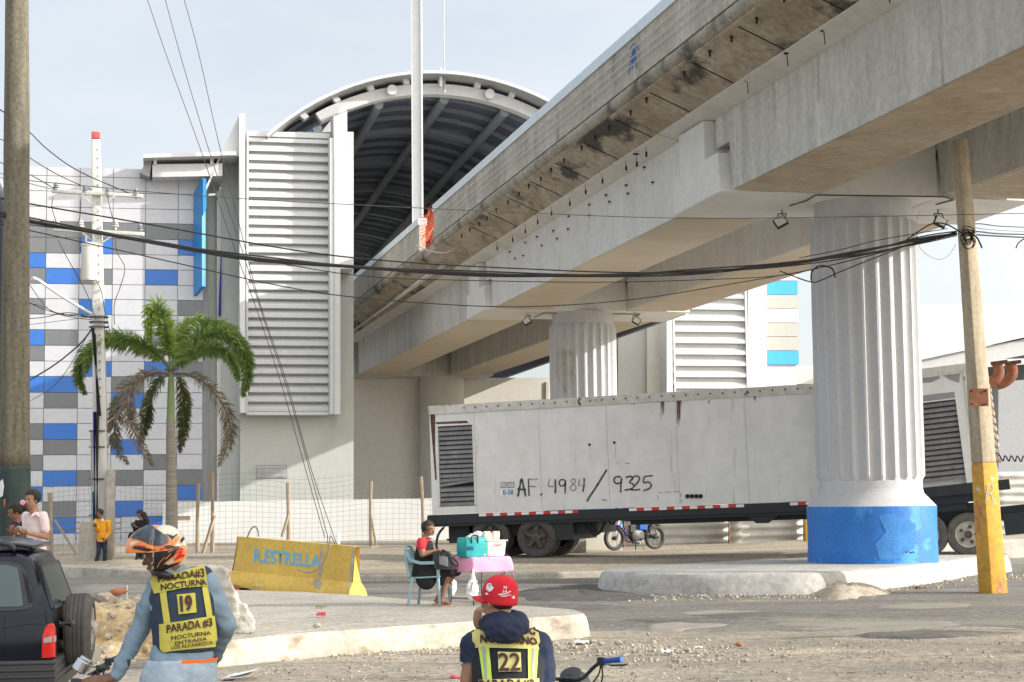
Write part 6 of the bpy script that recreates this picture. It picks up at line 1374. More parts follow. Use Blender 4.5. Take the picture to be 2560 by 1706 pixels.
def tpt(a,b,z=0): p=TN+ex*a+ey*b; p.z=zt+.008+z; return p
# teal cooler bag
cb=thing('cooler_bag','teal insulated bag with printed blotches on the pink table','bag',tpt(.12,.14))
c=tpt(.13,.17); mb=MB(); w1,d1=.17,.11; 
mb.loft([[c+ex*(a*w*w1)+ey*(b*w*d1)+Z3*z for a,b in((-1,-.9),(-.9,-1),(0,-1.06),(.9,-1),(1,-.9),(1,.9),(.9,1),(-.9,1),(-1,.9))] for z,w in ((0,.98),(.08,1.04),(.2,1.03),(.27,.97),(.285,.9))])
bg_=mb.build('bag_body',mat('teal_print',(.02,.30,.30),(.03,.40,.40),.4,scale=5,c3=(.7,.5,.45),s3=.68,sc3=9,w3=.02,bump=.3),cb,smooth=30)
mb=MB(); mb.tube(smoothpts([c+ex*-.1+ey*-.12+Z3*.2,c+ex*-.11+ey*-.13+Z3*.3,c+ex*-.02+ey*-.13+Z3*.31,c+ex*.0+ey*-.12+Z3*.2],4),.01,6); mb.build('strap',M['blackc'],cb)
gb=bvh_of([bg_]); v,f=textpx('BES',[(1168,1367),(1184,1366.5),(1184,1376),(1168,1376.5)],.03); drape('lettering',v,f,gb,M['navy'],bg_,lift=.004)
# plastic tub, cups
tu=thing('plastic_tub','translucent white plastic tub with red handle on the pink table','tub',tpt(.45,.15))
c=tpt(.44,.17); mb=MB()
mb.loft([[c+ex*a*w+ey*b*w*.8+Z3*z for a,b in((-1,-.9),(-.9,-1),(.9,-1),(1,-.9),(1,.9),(.9,1),(-.9,1),(-1,.9))] for z,w in ((0,.13),(.02,.14),(.22,.155),(.225,.175),(.24,.175),(.242,.16))]); mb.build('tub_body',flat('tub_plastic',(.72,.69,.68),.3),tu,smooth=30)
mb=MB(); mb.tube(smoothpts([c+ex*-.04+ey*-.145+Z3*.19,c+ex*-.035+ey*-.15+Z3*.165,c+ex*.035+ey*-.15+Z3*.165,c+ex*.04+ey*-.145+Z3*.19],4),.006,6); mb.build('tub_handle',M['red'],tu)
k=0
names=['leftmost foam cup stack on the plastic tub','second foam cup stack from the left on the tub','third foam cup stack from the left on the tub','rightmost foam cup stack on the plastic tub']
for i in range(4):
    p=c+ex*(-.115+.075*i)+ey*(-.02+.03*(i%2))+Z3*.243; mb=MB(); pr=[(.028,0)]
    for q in range(4): pr += [(.036,.055+q*.014),(.039,.058+q*.014),(.036,.062+q*.014)]
    mb.lathe(p,pr+[(.03,.125)],14); o=mb.build('foam_cup_stack',mat('foam_cup_%d'%i if 0 else 'foam_cup',(.75,.68,.58),(.6,.5,.36),.6,scale=20),label=names[i],cat='cups',group='foam cup stacks on the tub')
def sack(name,pts,D,r,m,label,cat='plastic bag'):
    mb=MB()
    for (x,y,rr) in pts: mb.ell(W(x,y,D),Vector((rr*r,0,0)),Vector((0,rr*r*.7,0)),Vector((0,0,rr*r)),12,9)
    return blob(mb,name,m,None,.012,4,disp=.02,dsc=14,label=label,cat=cat)
M['bagw']=mat('white_plastic_bag',(.78,.78,.76),(.70,.71,.70),.4,scale=5,bump=.5,bscale=25)
def fixorigin(o):
    vs=o.data.vertices; c=sum((v.co for v in vs),Vector())/len(vs); c.z=min(v.co.z for v in vs)
    for v in vs: v.co-=c
    o.location=o.location+c; return o
fixorigin(sack('white_bag',[(1178,1347,1.1),(1195,1342,1.2),(1212,1342,1.2),(1226,1346,1),(1170,1355,.9),(1180,1370,1.2),(1200,1365,1.2),(1220,1370,1.2)],26.25,.07,M['bagw'],'white plastic bag bulging behind the teal bag on the table'))
fixorigin(sack('white_bag',[(1152,1366,1),(1148,1366,.8),(1157,1378,1),(1158,1385,1),(1160,1372,.9)],26.1,.05,M['bagw'],'small knotted white bag left of the teal bag on the table'))
hg=fixorigin(sack('hanging_bag',[(1182,1436,.35),(1182,1446,.5),(1182,1458,.8),(1182,1470,1.1),(1181,1482,1.15),(1181,1490,.8)],25.55,.085,M['bagw'],'white plastic bag with green print hanging from the table corner'))
hgb=bvh_of([hg]); v,f=polygrid([(1180,1455),(1183,1455),(1178,1476),(1175,1476)],3); drape('green_print',v,f,hgb,M['leafg'],hg,lift=.005)
fixorigin(sack('hanging_bag',[(1130,1452,.5),(1132,1462,.8),(1131,1472,1),(1129,1480,.9)],26.9,.075,M['bagw'],'small white bag hanging behind the seated woman\'s shins'))
mb=MB()
for k in range(5): p=tpt(.02,.42,.004+.006*k); mb.obox(p+ex*.01*k,ex*.09,ey*.05,Z3*.002)
mb.build('napkins',mat('green_napkin',(.42,.52,.2),(.55,.6,.35),.8,scale=20),smooth=False,label='little pile of green napkins on the pink table',cat='napkins')
# ================================================================= motorcycles
M['bikepaint']=mat('purple_blue_paint',(.06,.03,.30),(.04,.02,.2),.3,scale=2,c3=(.45,.03,.15),s3=.62,sc3=5); M['rimdk']=flat('dull_rim',(.16,.16,.16),.4,metal=.5); M['chrome']=flat('chrome',(.65,.66,.68),.18,metal=.9); M['engine']=flat('engine_metal',(.10,.10,.10),.5,metal=.4); M['seatb']=flat('black_seat',(.02,.02,.02),.6); M['gripb']=flat('blue_grip',(.02,.09,.36),.5); M['bluepart']=flat('blue_side_cover',(.01,.10,.42),.35); M['glass']=flat('dark_glass',(.02,.05,.06),.08,spec=.8); M['redred']=flat('red_lens',(.6,.02,.015),.2)
def motorcycle(label, group=None, paint='bikepaint', grip='seatb', gauge='chrome', mirror=True, steer=0, wide=.36, gh=.93):
    t=thing('motorcycle',label,'motorcycle',(0,0,0),group)
    V=Vector
    def bw(x,r=.30):
        mb=MB(); mb.torus((x,0,r),(0,1,0),r,[(0,.03),(-.02,.045),(-.07,.045),(-.08,0),(-.07,-.045),(-.02,-.045),(0,-.03),(.005,0)],32); w_=mb.build('wheel',M['tyre'],t,smooth=True)
        mb=MB(); mb.torus((x,0,r),(0,1,0),r-.075,[(0,.03),(-.02,.02),(-.02,-.02),(0,-.03)],28); mb.lathe((x,-.07,r),[(.02,0),(.05,.01),(.05,.13),(.02,.14)],14,ax=(0,1,0))
        for k in range(28): a=2*math.pi*k/28; b=a+(.5 if k%2 else -.5); mb.tube([V((x+.045*math.cos(b),(.05 if k%3 else -.05),r+.045*math.sin(b))),V((x+(r-.09)*math.cos(a),0,r+(r-.09)*math.sin(a)))],.0035,3)
        mb.build('rim',M['rimdk'],w_,smooth=True)
    bw(.62); bw(-.60)
    for y in (-.09,.09):
        mb=MB(); mb.tube([(.62,y,.30),(.50,y,.62),(.42,y,.86)],.022,8); mb.build('fork',M['chrome'],t)
        mb=MB(); mb.tube([(-.60,y*1.5,.32),(-.42,y*1.4,.66)],.028,8); mb.build('shock_absorber',M['chrome'],t)
    def arcs(cx,a0,a1,r,wd,name,mm):
        mb=MB(); n=14; rings=[]
        for k in range(n+1):
            a=R(a0+(a1-a0)*k/n); c=V((cx+r*math.cos(a),0,.30+r*math.sin(a))); e=V((math.cos(a),0,math.sin(a)))
            rings.append([c+V((0,-wd,0))-e*.03,c+V((0,-wd*.7,0)),c+V((0,0,0))+e*.008,c+V((0,wd*.7,0)),c+V((0,wd,0))-e*.03])
        mb.loft(rings,closed=False); o=mb.build(name,M[mm],t,smooth=True); s=o.modifiers.new('t','SOLIDIFY'); s.thickness=.006
    arcs(.62,35,170,.345,.06,'front_mudguard',paint); arcs(-.60,10,120,.35,.07,'rear_mudguard','chassis')
    mb=MB(); mb.loft([[V((x,y*w,z+h*zz)) for y,zz in((-1,-.6),(-.95,.3),(-.5,1),(.5,1),(.95,.3),(1,-.6),(.5,-1),(-.5,-1))] for x,z,w,h in((.38,.80,.05,.05),(.34,.81,.12,.09),(.15,.81,.14,.10),(-.05,.78,.11,.08),(-.14,.76,.06,.04))]); mb.build('fuel_tank',M[paint],t)
    mb=MB(); mb.loft([[V((x,y*w,z+h*zz)) for y,zz in((-1,-.8),(-.9,.5),(-.4,1),(.4,1),(.9,.5),(1,-.8))] for x,z,w,h in((-.08,.77,.07,.03),(-.15,.76,.12,.045),(-.4,.76,.13,.05),(-.62,.80,.12,.05),(-.75,.83,.08,.03))]); mb.build('seat',M['seatb'],t)
    mb=MB()
    for pts in (((.40,0,.84),(.30,0,.45),(.12,0,.24),(-.2,0,.24),(-.3,0,.40)),((.38,0,.74),(0,0,.70),(-.3,0,.42)),((-.1,.1,.70),(-.45,.12,.68),(-.8,.1,.76)),((-.1,-.1,.70),(-.45,-.12,.68),(-.8,-.1,.76)),((-.3,.11,.36),(-.6,.11,.30)),((-.3,-.11,.36),(-.6,-.11,.30)),((-.3,0,.42),(-.2,.0,.7))): mb.tube(pts,.02,7)
    mb.build('frame',M['chassis'],t)
    mb=MB(); mb.lathe((.02,-.12,.36),[(.06,0),(.13,.02),(.14,.12),(.13,.22),(.06,.24)],16,ax=(0,1,0)); 
    for k in range(6): mb.obox(V((.10,0,.46+.028*k)),V((.075,0,.0)),V((0,.08,0)),V((0,0,.008)))
    mb.box((.1,0,.52),(.09,.10,.2)); mb.box((-.12,0,.36),(.2,.18,.15)); mb.build('engine',M['engine'],t)
    mb=MB(); mb.tube(smoothpts([(.16,-.06,.46),(.24,-.1,.34),(.12,-.14,.2),(-.2,-.16,.24),(-.3,-.16,.27)],4),.02,8); mb.tube([(-.3,-.16,.27),(-.4,-.17,.29),(-.85,-.18,.36)],[.022,.045,.04],10); mb.build('exhaust',M['rimdk'],t)
    mb=MB(); mb.loft([[V((x,y,z)) for x,z in((-.05,.5),(-.3,.48),(-.34,.66),(-.08,.68))] for y in(-.12,.12)]); mb.build('side_cover',M['bluepart'] if paint=='bikepaint' else M[paint],t,bevel=.02)
    mb=MB(); mb.box((-.85,0,.74),(.06,.12,.08)); mb.build('tail_light',M['redred'],t,bevel=.01)
    hl=MB(); hl.lathe((.42,0,.86),[(.03,0),(.08,.03),(.095,.10),(.095,.13)],20,ax=(1,0,0)); h=hl.build('headlight',M['chassis'],t); hl=MB(); hl.lathe((.545,0,.86),[(.09,0),(.06,.02),(.001,.03)],20,ax=(1,0,0)); hl.build('lens',M['glass'],h)
    Q=Matrix.Rotation(steer,3,'Z'); c=V((.40,0,0)); hp=lambda x,y,z: c+Q@V((x,y,0))+V((0,0,z))
    mb=MB()
    for s in (-1,1): mb.tube(smoothpts([hp(0,0,.92),hp(.0,s*.09,.92),hp(0,s*.17,.99),hp(-.05,s*.25,1.03),hp(-.09,s*wide,1.045)],5),.011,8)
    hb=mb.build('handlebar',M['chassis'] ,t)
    for s in (-1,1):
        g=MB(); g.tube([hp(-.052,s*(wide-.11),1.032),hp(-.055,s*(wide-.105),1.033),hp(-.105,s*(wide+.01),1.048)],[.02,.0165,.0175],10); g.build('grip',M[grip],hb)
        g=MB(); g.obox(hp(-.045,s*(wide-.135),1.028),(Q@V((.02,0,0))),(Q@V((0,.022,0))),V((0,0,.022))); g.tube([hp(-.03,s*(wide-.14),1.02),hp(.02,s*(wide-.10),1.0),hp(-.02,s*(wide+.01),1.01)],.006,6); g.build('brake_lever',M['chassis'],hb)
        g=MB(); g.tube(smoothpts([hp(-.03,s*(wide-.14),1.01),hp(.0,s*(wide-.16),.90),hp(.05,s*.08,.84),hp(.03,s*.02,.78)],5),.005,5); g.tube(smoothpts([hp(-.02,s*(wide-.15),1.01),hp(.05,s*(wide-.2),.93),hp(.07,s*.06,.82)],5),.005,5); g.build('control_cable',M['cable'],hb)
        if mirror:
            g=MB(); g.tube(smoothpts([hp(-.03,s*(wide-.14),1.04),hp(0,s*(wide-.10),1.12),hp(.0,s*(wide-.02),1.2)],4),.006,6); g.build('mirror_stalk',M['chassis'],hb)
            g=MB(); g.ell(hp(.0,s*(wide+.0),1.23),Q@V((.015,0,0)),Q@V((0,.065,0)),V((0,0,.04))); g.build('mirror',M['chassis'],hb,smooth=True)
    for s in ((-1,1) if gauge=='chrome' else (0,)):
        ax=(Q@V((-.55,0,0))+V((0,0,.83))).normalized(); p=hp(.07,s*.075,gh); g=MB(); rr=.045 if s else .062
        g.lathe(p,[(rr*.6,-.06),(rr,-.05),(rr*1.02,.0),(rr*1.04,.012),(rr*.9,.014)],20,ax=ax); gg=g.build('gauge',M['chrome'] if gauge=='chrome' else M['chassis'],t); g=MB(); g.lathe(p,[(rr*.9,.0),(.001,.004)],20,ax=ax); g.build('dial',flat('dial_face',(.42,.44,.46),.3),gg)
        g=MB(); g.bar(p+ax*.006,p+ax*.006+Q@V((0,.03,0)),.004,.002); g.build('needle',M['red'],gg)
    mb=MB(); mb.box((-.02,0,.17),(.04,.3,.03)); mb.tube([(-.1,.12,.22),(-.12,.22,.0)],.014,6); mb.tube([(-.1,-.12,.22),(-.12,-.16,.0)],.014,6); mb.build('stand',M['chassis'],t)
    return t
def place(t,loc,h,sc=1):
    t.location=Vector(loc); t.rotation_euler=(0,0,math.atan2(h[1],h[0])); t.scale=(sc,)*3; return t
b=motorcycle('blue and purple motorcycle parked on its stand behind the trailer',mirror=False)
p=W(1588,1366,48.6); place(b,(p.x,p.y,.40),(-.86,-.50),1.12)
fb=motorcycle('dark motorcycle with chrome gauges ridden by the man in the orange helmet',paint='chassis',gauge='chrome',steer=0,mirror=False,gh=1.05)
place(fb,(-2.02,9.98,.0),(-1,-.12),.93)
for o in [o for o in kids(fb) if o.name.startswith('fuel_tank')]: pass
FBI=fb
gbk=motorcycle('motorcycle with blue handlebar grips carrying the man in the red cap',paint='chassis',grip='gripb',gauge='black',steer=0,mirror=False,wide=.37)
place(gbk,(.13,9.40,-.02),(.40,.916),.97)
# ================================================================= parked off-roader
M['carpaint']=mat('dark_navy_car_paint',(.006,.008,.019),(.005,.006,.014),.2,scale=1,spec=.28); M['carplastic']=flat('car_plastic',(.035,.037,.042),.5); M['silver']=flat('silver_plastic',(.33,.32,.30),.4)
CX=Vector((-.99,-.142,0)).normalized(); CY=Vector((.142,-.99,0)).normalized()*-1; C0=W(121,1560,14.3); C0.z=0
car=thing('off_road_car','dark navy off-road car with a spare wheel on its rear door','car',C0+CX*2+CY*.8)
def cp(x,y,z): return C0+CX*x+CY*y+Vector((0,0,z))
def sec(x,zb,zt,inset,wd=1.66,ww=1.0):
    # half section of body: list of (y,z)
    pts=[(0.03,zb),(0,zb+.12),(-.012,(zb+1.0)/2),(0.0,.97),(.03,1.0)]+([(inset,zt-.06),(inset+.05,zt-.01),(inset+.2,zt+.01)] if zt>1.05 else [(.05,1.0),(.08,1.005),(.2,1.01)])
    return [cp(x,y,z) for y,z in pts]+[cp(x,wd-y,z) for y,z in pts[::-1]]
mb=MB(); secs=[(-.03,.50,1.0,.08),(0,.45,1.0,.08),(.10,.44,1.35,.12),(.16,.44,1.44,.11),(.26,.42,1.475,.11),(.6,.42,1.485,.105),(1.4,.3,1.485,.10),(2.0,.3,1.47,.10),(2.35,.3,1.40,.13),(2.9,.3,1.0,.1),(3.7,.35,1.0,.1),(3.95,.42,.9,.1)]
mb.loft([sec(*s) for s in secs]); cb_=mb.build('body',M['carpaint'],car,smooth=50)
cbv=bvh_of([cb_])
def onbody(name,poly,m,lift,step=8,parent=None,label=None):
    v,f=polygrid(poly,step); return drape(name,v,f,cbv,m,parent or car,lift=lift,label=label)
def _o(): pass
onbody('window_trim',[(-60,1404),(20,1405),(50,1411),(66,1432),(80,1480),(86,1505),(80,1516),(66,1524),(30,1528),(-60,1528)],M['carplastic'],.004)
sw=onbody('side_window',[(-60,1412),(20,1413),(44,1419),(52,1470),(58,1512),(50,1517),(-60,1518)],M['glass'],.009)
for k in range(3): onbody('vent_slot',[(56+k*5,1430+k*6),(58+k*5,1430+k*6),(76+k*2.5,1508-k*3),(73+k*2.5,1511-k*3)],M['dark'],.012,4,sw)
rg_=MB(); q=[cp(.085,.22,1.36),cp(.085,1.44,1.36),cp(-.035,1.52,1.02),cp(-.035,.14,1.02)]; n_=(q[1]-q[0]).cross(q[2]-q[0]).normalized(); n_=n_ if n_.dot(-CX)>0 else -n_; q=[p-n_*.024 for p in q]
rg_.prism([p+n_*.02 for p in q],n_*-.03); rwi=rg_.build('rear_window',M['glass'],car,smooth=False)
for a,b_ in ((0,1),(1,2),(2,3),(3,0)): pass
mb=MB()
for a,b_ in ((q[0],q[1]),(q[1],q[2]),(q[2],q[3]),(q[3],q[0])): mb.bar(a+n_*.014,b_+n_*.014,.03,.018,up=n_)
mb.build('window_frame',M['carplastic'],rwi,smooth=False)
mb=MB(); mb.prism([cp(.09,.06,.60),cp(.02,.0,.60),cp(-.05,.03,.62),cp(-.05,.12,.62),cp(-.05,.12,.66),cp(.02,.0,.66)],(0,0,.0)) if 0 else None
def lamp(y0,y1,z0,z1,m,parent):
    mb=MB(); mb.loft([[cp(x,y,z) for x,y in((.07,y0-.028 if y0<.5 else y0),(-.03,y0-.022),(-.055,y0+.03),(-.055,y1),(.0,y1))] for z in (z0,z1)]); return mb.build('tail_light',m,parent,smooth=False,bevel=.008)
tl=onbody('tail_light',[(106,1592),(112,1572),(120,1561),(131,1559),(136,1570),(136,1644),(104,1645)],M['redred'],.012,5); sd=tl.modifiers.new('t','SOLIDIFY'); sd.thickness=.015; sd.offset=0
onbody('reversing_lens',[(109,1596),(136,1589),(136,1604),(110,1608)],M['silver'],.026,5,tl)
M['seamd']=flat('panel_gap',(.004,.004,.005),.8)
def cseam(pts,w_=1.2,m='seamd'):
    v,f=wstrip(smoothpts([Vector((*p,0)) for p in pts],6),w_); drape('panel_gap',v,f,cbv,M[m],car,lift=.004)
cseam([(86,1400),(98,1440),(110,1500),(114,1540),(117,1560)],2.2); cseam([(-10,1575),(40,1566),(80,1560),(108,1562)],1.0); cseam([(-10,1650),(60,1648),(104,1647)],1.6); cseam([(10,1540),(12,1600),(14,1648)],1.0)
lamp(1.53,1.65,.60,.885,M['redred'],car)
# bumper with ridges
mb=MB(); mb.prism([cp(.9,-.035,.32),cp(-.06,-.035,.32),cp(-.06,-.035,.60),cp(.9,-.035,.60)],CY*1.73)
for k in range(4): mb.prism([cp(.92,-.05,.40+k*.055),cp(-.07,-.05,.40+k*.055),cp(-.07,-.05,.425+k*.055),cp(.92,-.05,.425+k*.055)],CY*1.76)
mb.build('bumper',M['carplastic'],car,smooth=False,bevel=.01)
mb=MB(); mb.prism([cp(-.1,.75,.44),cp(-.26,.8,.44),cp(-.28,1.6,.44),cp(-.1,1.66,.44)],(0,0,.14)); mb.build('bumper_step',M['silver'],car,smooth=False,bevel=.03)
for x,y in ((.95,.05),(3.25,.05),(.95,1.6),(3.25,1.6)):
    wheel(cp(x,y,.35)-CY*(.0 if y<1 else -.0)*1,-CY if y<1 else CY,.35,.22,M['tyre'],M['silver'],car,spokes=5)
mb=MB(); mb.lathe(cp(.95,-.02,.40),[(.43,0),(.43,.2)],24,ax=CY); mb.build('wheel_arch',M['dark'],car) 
sp=wheel(cp(-.27,.84,.79),-CX,.305,.215,M['tyre'],M['silver'],car,spokes=5,name='spare_wheel',n=48)
mb=MB()
for k in range(4): mb.torus(cp(-.10-.035*k,.84,.79),-CX,.306,[(.0,.003),(-.004,.003),(-.004,-.003),(0,-.003)],40)
mb.build('tread_groove',M['dark'],sp)
mb=MB(); mb.lathe(cp(-.02,.84,.79),[(.1,-.08),(.1,.1)],14,ax=-CX); mb.tube([cp(-.05,.30,.87),cp(-.13,.32,.875),cp(-.15,.42,.86)],.03,8); mb.build('door_handle',M['chrome'] if 0 else M['carplastic'],car)
mb=MB()
for y in (.16,1.5): mb.tube(smoothpts([cp(.30,y,1.49),cp(.40,y,1.555),cp(1.0,y,1.57),cp(1.9,y,1.56),cp(2.0,y,1.49)],4),.022,8)
for x in (.6,1.0,1.4): mb.bar(cp(x,.16,1.55),cp(x,1.5,1.55),.04,.03)
mb.build('roof_rack',M['carplastic'],car)
mb=MB(); mb.prism([cp(.16,.2,1.50),cp(.5,.2,1.55),cp(.5,1.46,1.55),cp(.16,1.46,1.50)],(0,0,.03)); mb.build('roof_spoiler',M['carpaint'],car,smooth=False,bevel=.01)
# ================================================================= rider number 19
def filt0(mb,bad):
    idx=[i for i,p in enumerate(mb.v) if not bad(p)]; mp={i:j for j,i in enumerate(idx)}; h=MB(); h.add([mb.v[i] for i in idx],[tuple(mp[i] for i in q) for q in mb.f if all(i in mp for i in q)]); return h
D=9.7
def w9(x,y,d=0): return W(x,y,D+d)
rd=thing('person','motorcycle taxi rider in light blue sweater, numbered vest 19 and raised orange helmet','person',(w9(445,1690).x,D,0))
sr=Vector((.985,.17,0)).normalized(); bf=Z3.cross(sr).normalized()
M['sweater']=cloth('light_blue_sweater',(.20,.275,.345),(.16,.23,.30),scale=3,bump=.9,bscale=6); M['vest']=cloth('dark_vest_mesh',(.022,.035,.065),(.028,.042,.07),bump=.5); M['vyel']=cloth('yellow_vest_panel',(.50,.455,.08),(.43,.39,.07),scale=3,bump=.25); M['vtext']=flat('dark_maroon_print',(.055,.018,.02),.7)
M['jeansl']=cloth('faded_jeans',(.42,.50,.57),(.27,.35,.43),scale=6,bump=.5,c3=(.55,.60,.62),s3=.56,sc3=3,w3=.15); M['obelt']=flat('orange_waistband',(.75,.16,.03),.8)
Hc=w9(404,1392,.02); hf=Vector((-.985,.05,-.17))
nk=w9(428,1425,.0)
def TR(inf):
    return [(w9(446,1700,-.10),sr,bf,.20+inf,.135+inf),(w9(454,1655,-.10),sr,bf,.185+inf,.13+inf),(w9(458,1600,-.06),sr,bf,.175+inf,.12+inf),(w9(457,1545,-.02),sr,bf,.176+inf,.12+inf),(w9(453,1495,.02),sr,bf,.185+inf,.12+inf),(w9(452,1458,.06),sr,bf,.165+inf,.10+inf),(w9(447,1432,.09),sr,bf,.11+inf,.07+inf),(w9(432,1418,.10),sr,bf,.065+inf,.06+inf)]
shL,shR=w9(396,1468,.06),w9(519,1460,.08)
elL,wrL=w9(349,1570,.06),w9(288,1694,-.05); elR,wrR=w9(563,1560,.12),w9(535,1640,.30)
hip=w9(446,1705,-.1)
mb=MB(); P=head_mb(mb,Hc,hf,1.0,nk+Vector((0,0,.02))); torso(mb,TR(-.02)); mb.cap(shL,shR,.05)
for a,e,h in ((shL,elL,wrL),(shR,elR,wrR)): mb.cap(a,e,.048,.04); mb.cap(e,h,.038,.028)
gL=w9(222,1702,-.16); hand_mb(mb,w9(262,1699,-.08),gL-w9(262,1699,-.08),(-.2,.5,-.8),1.0,.75,thumb=-1); hand_mb(mb,wrR,Vector((-.7,.6,-.3)),(-.3,-.3,-.9),1.0,.4,thumb=1); mb.cap(wrL,w9(258,1700,-.09),.028,.03)
kL,kR=Vector((hip.x-.34,hip.y+.28,.52)),Vector((hip.x+.12,hip.y-.25,.5)); aL,aR=Vector((kL.x+.02,kL.y+.02,.08)),Vector((kR.x+.05,kR.y-.05,.08))
for k_,n_ in ((kL,aL),(kR,aR)): mb.cap(hip-Z3*.08,k_,.09,.06); mb.cap(k_,n_,.055,.036); mb.cap(n_,n_+Vector((-.15,.02,-.05)),.035,.028)
blob(mb,'body',M['skinA'],rd,.008,3); head_details(rd,Hc,hf,1.0,hair=None)
mb=MB(); torso(mb,TR(-.008)); mb.cap(shL,shR,.056)
mb.cap(shL,elL,.070,.060); mb.cap(elL,wrL,.060,.040); mb.cap(wrL,wrL.lerp(gL,.12),.042,.038); mb.cap(shR,elR,.070,.064); mb.cap(elR,wrR,.062,.043); mb.cap(w9(405,1448,.08),nk,.05,.06); mb.cap(w9(500,1446,.08),nk,.05,.06)
# cloth gathers
swt=blob(mb,'sweater',M['sweater'],rd,.009,5,disp=.015,dsc=6,cut=lambda c:c.z<w9(450,1648).z+.0 and c.x>w9(340,0).x and c.y<D+.18)
mb=MB(); torso(mb,[(w9(446,1712,-.10),sr,bf,.215,.16),(w9(448,1690,-.10),sr,bf,.21,.155),(w9(452,1665,-.10),sr,bf,.198,.145),(w9(455,1648,-.10),sr,bf,.19,.138)])
mb.cap(hip-Z3*.06-sr*.09,kL,.125,.085); mb.cap(hip-Z3*.06+sr*.09,kR,.125,.085); mb.cap(kL,aL,.082,.065); mb.cap(kR,aR,.082,.065)
blob(mb,'jeans',M['jeansl'],rd,.010,4,disp=.005,dsc=9)
mb=MB(); torso(mb,[(w9(454,1654,-.10),sr,bf,.196,.143),(w9(456,1645,-.10),sr,bf,.193,.140)]); mb=filt0(mb,lambda p:p.x<w9(462,0).x); mb.build('waistband',M['obelt'],rd,smooth=True,fix=False)
# vest
mb=MB(); torso(mb,[(w9(461,1630,-.07),sr,bf,.170,.138),(w9(461,1600,-.06),sr,bf,.176,.136),(w9(457,1545,-.02),sr,bf,.180,.136),(w9(454,1495,.02),sr,bf,.180,.136),(w9(452,1462,.05),sr,bf,.160,.122),(w9(449,1438,.08),sr,bf,.135,.095),(w9(445,1424,.10),sr,bf,.10,.07)]); mb.cap(w9(398,1456,.07),w9(506,1440,.09),.062,.062)
vs_=blob(mb,'vest',M['vest'],rd,.009,6,disp=.004,dsc=9)
vbv=bvh_of([vs_,swt])
def vd(name,poly,m,lift,parent=None,step=6): 
    v,f=polygrid(poly,step); return drape(name,v,f,vbv,m,parent or vs_,lift=lift)
pt_=vd('vest_panel',[(373,1445),(440,1432),(510,1415),(516,1440),(521,1466),(455,1472),(387,1486),(379,1463)],M['vyel'],.010)
vd('vest_panel',[(489,1411),(505,1412),(512,1420),(494,1424)],M['vyel'],.010)
vd('vest_stripe',[(400,1481),(416,1479),(427,1560),(411,1563)],M['vyel'],.008); vd('vest_stripe',[(504,1469),(518,1466),(530,1543),(516,1546)],M['vyel'],.008)
sq=vd('vest_panel',[(442,1488.5),(487,1483.5),(491,1532),(447,1537)],M['vyel'],.009)
pb_=vd('vest_panel',[(399,1562),(460,1553),(534,1540),(539,1575),(542,1613),(535,1618),(470,1624),(407,1631),(401,1622)],M['vyel'],.010)
def vt(txt,quad,parent,lift=.017,bold=.03,bv=None,m='vtext'):
    v,f=textpx(txt,quad,bold); return drape('printed_text',v,f,bv or vbv,M[m],parent,lift=lift)
vt('PARADA#3',[(396,1439),(510,1423),(511,1445),(398,1461)],pt_,bold=.025); vt('NOCTURNA',[(403,1463),(517,1448),(518,1464),(405,1478)],pt_)
vt('19',[(448.6,1492),(479,1488),(481,1529),(452,1533)],sq,bold=.05)
vt('PARADA #3',[(417,1564),(527,1546),(528,1569),(419,1587)],pb_); vt('NOCTURNA',[(429,1591),(524,1578),(525,1588),(430,1602)],pb_,bold=.02); vt('ENTRADA',[(438,1605),(515,1594),(516,1602),(439,1613)],pb_,bold=.02); vt('LOS ALCARRIZOS',[(429,1616),(528,1603),(529,1611),(430,1625)],pb_,bold=.02)
# helmet
def zh(x,y): return (290+x/7.353,1290+y/7.353)
hl=thing('helmet','orange, cream and black motorcycle helmet with flipped up front and dark visor','helmet',Hc)
f,r,u=face_axes(Vector((-1,.04,-.02)))
c1=W(412,1376,D+.02); mb=MB(); mb.ell(c1,f*.124,r*.125,u*.142,36,26)
hz=lambda p:(p-c1)
def filt(mb,bad):
    idx=[i for i,p in enumerate(mb.v) if not bad(p)]; mp={i:j for j,i in enumerate(idx)}; h=MB(); h.add([mb.v[i] for i in idx],[tuple(mp[i] for i in q) for q in mb.f if all(i in mp for i in q)]); return h
h1=filt(mb,lambda p: hz(p).dot(u)<-.132 or (hz(p).dot(f)>.052+ .35*max(0,-hz(p).dot(u)-.05) and hz(p).dot(u)<.0))
M['hcream']=flat('helmet_cream',(.66,.60,.47),.18,spec=.6); M['hor']=flat('helmet_orange',(.85,.27,.07),.25); M['hbl']=flat('helmet_black',(.02,.018,.018),.25); M['hred']=flat('helmet_red',(.6,.02,.03),.3); M['visor']=mat('dark_visor',(.012,.016,.026),(.035,.05,.075),.1,scale=18,spec=.9); M['hgrey']=flat('helmet_grey',(.45,.46,.48),.3)
s1=h1.build('shell',M['hcream'],hl,smooth=True,fix=False); s=s1.modifiers.new('t','SOLIDIFY'); s.thickness=.028; s.offset=1 if 0 else 1
c2=W(386,1374,D+.02); mb=MB(); mb.ell(c2,f*.160,r*.131,u*.137,40,30); h2=filt(mb,lambda p:(p-c2).dot(u)<-.02 or (p-c2).dot(f)<-.03)
s2=h2.build('flip_front',M['hor'],hl,smooth=True,fix=False); s=s2.modifiers.new('t','SOLIDIFY'); s.thickness=.02; s.offset=1
hv=bvh_of([s1,s2])
def hd(name,pts,m,lift,parent=None): v,f_=polygrid([zh(*p) for p in pts],3.5); return drape(name,v,f_,hv,M[m],parent or s2,lift=lift)
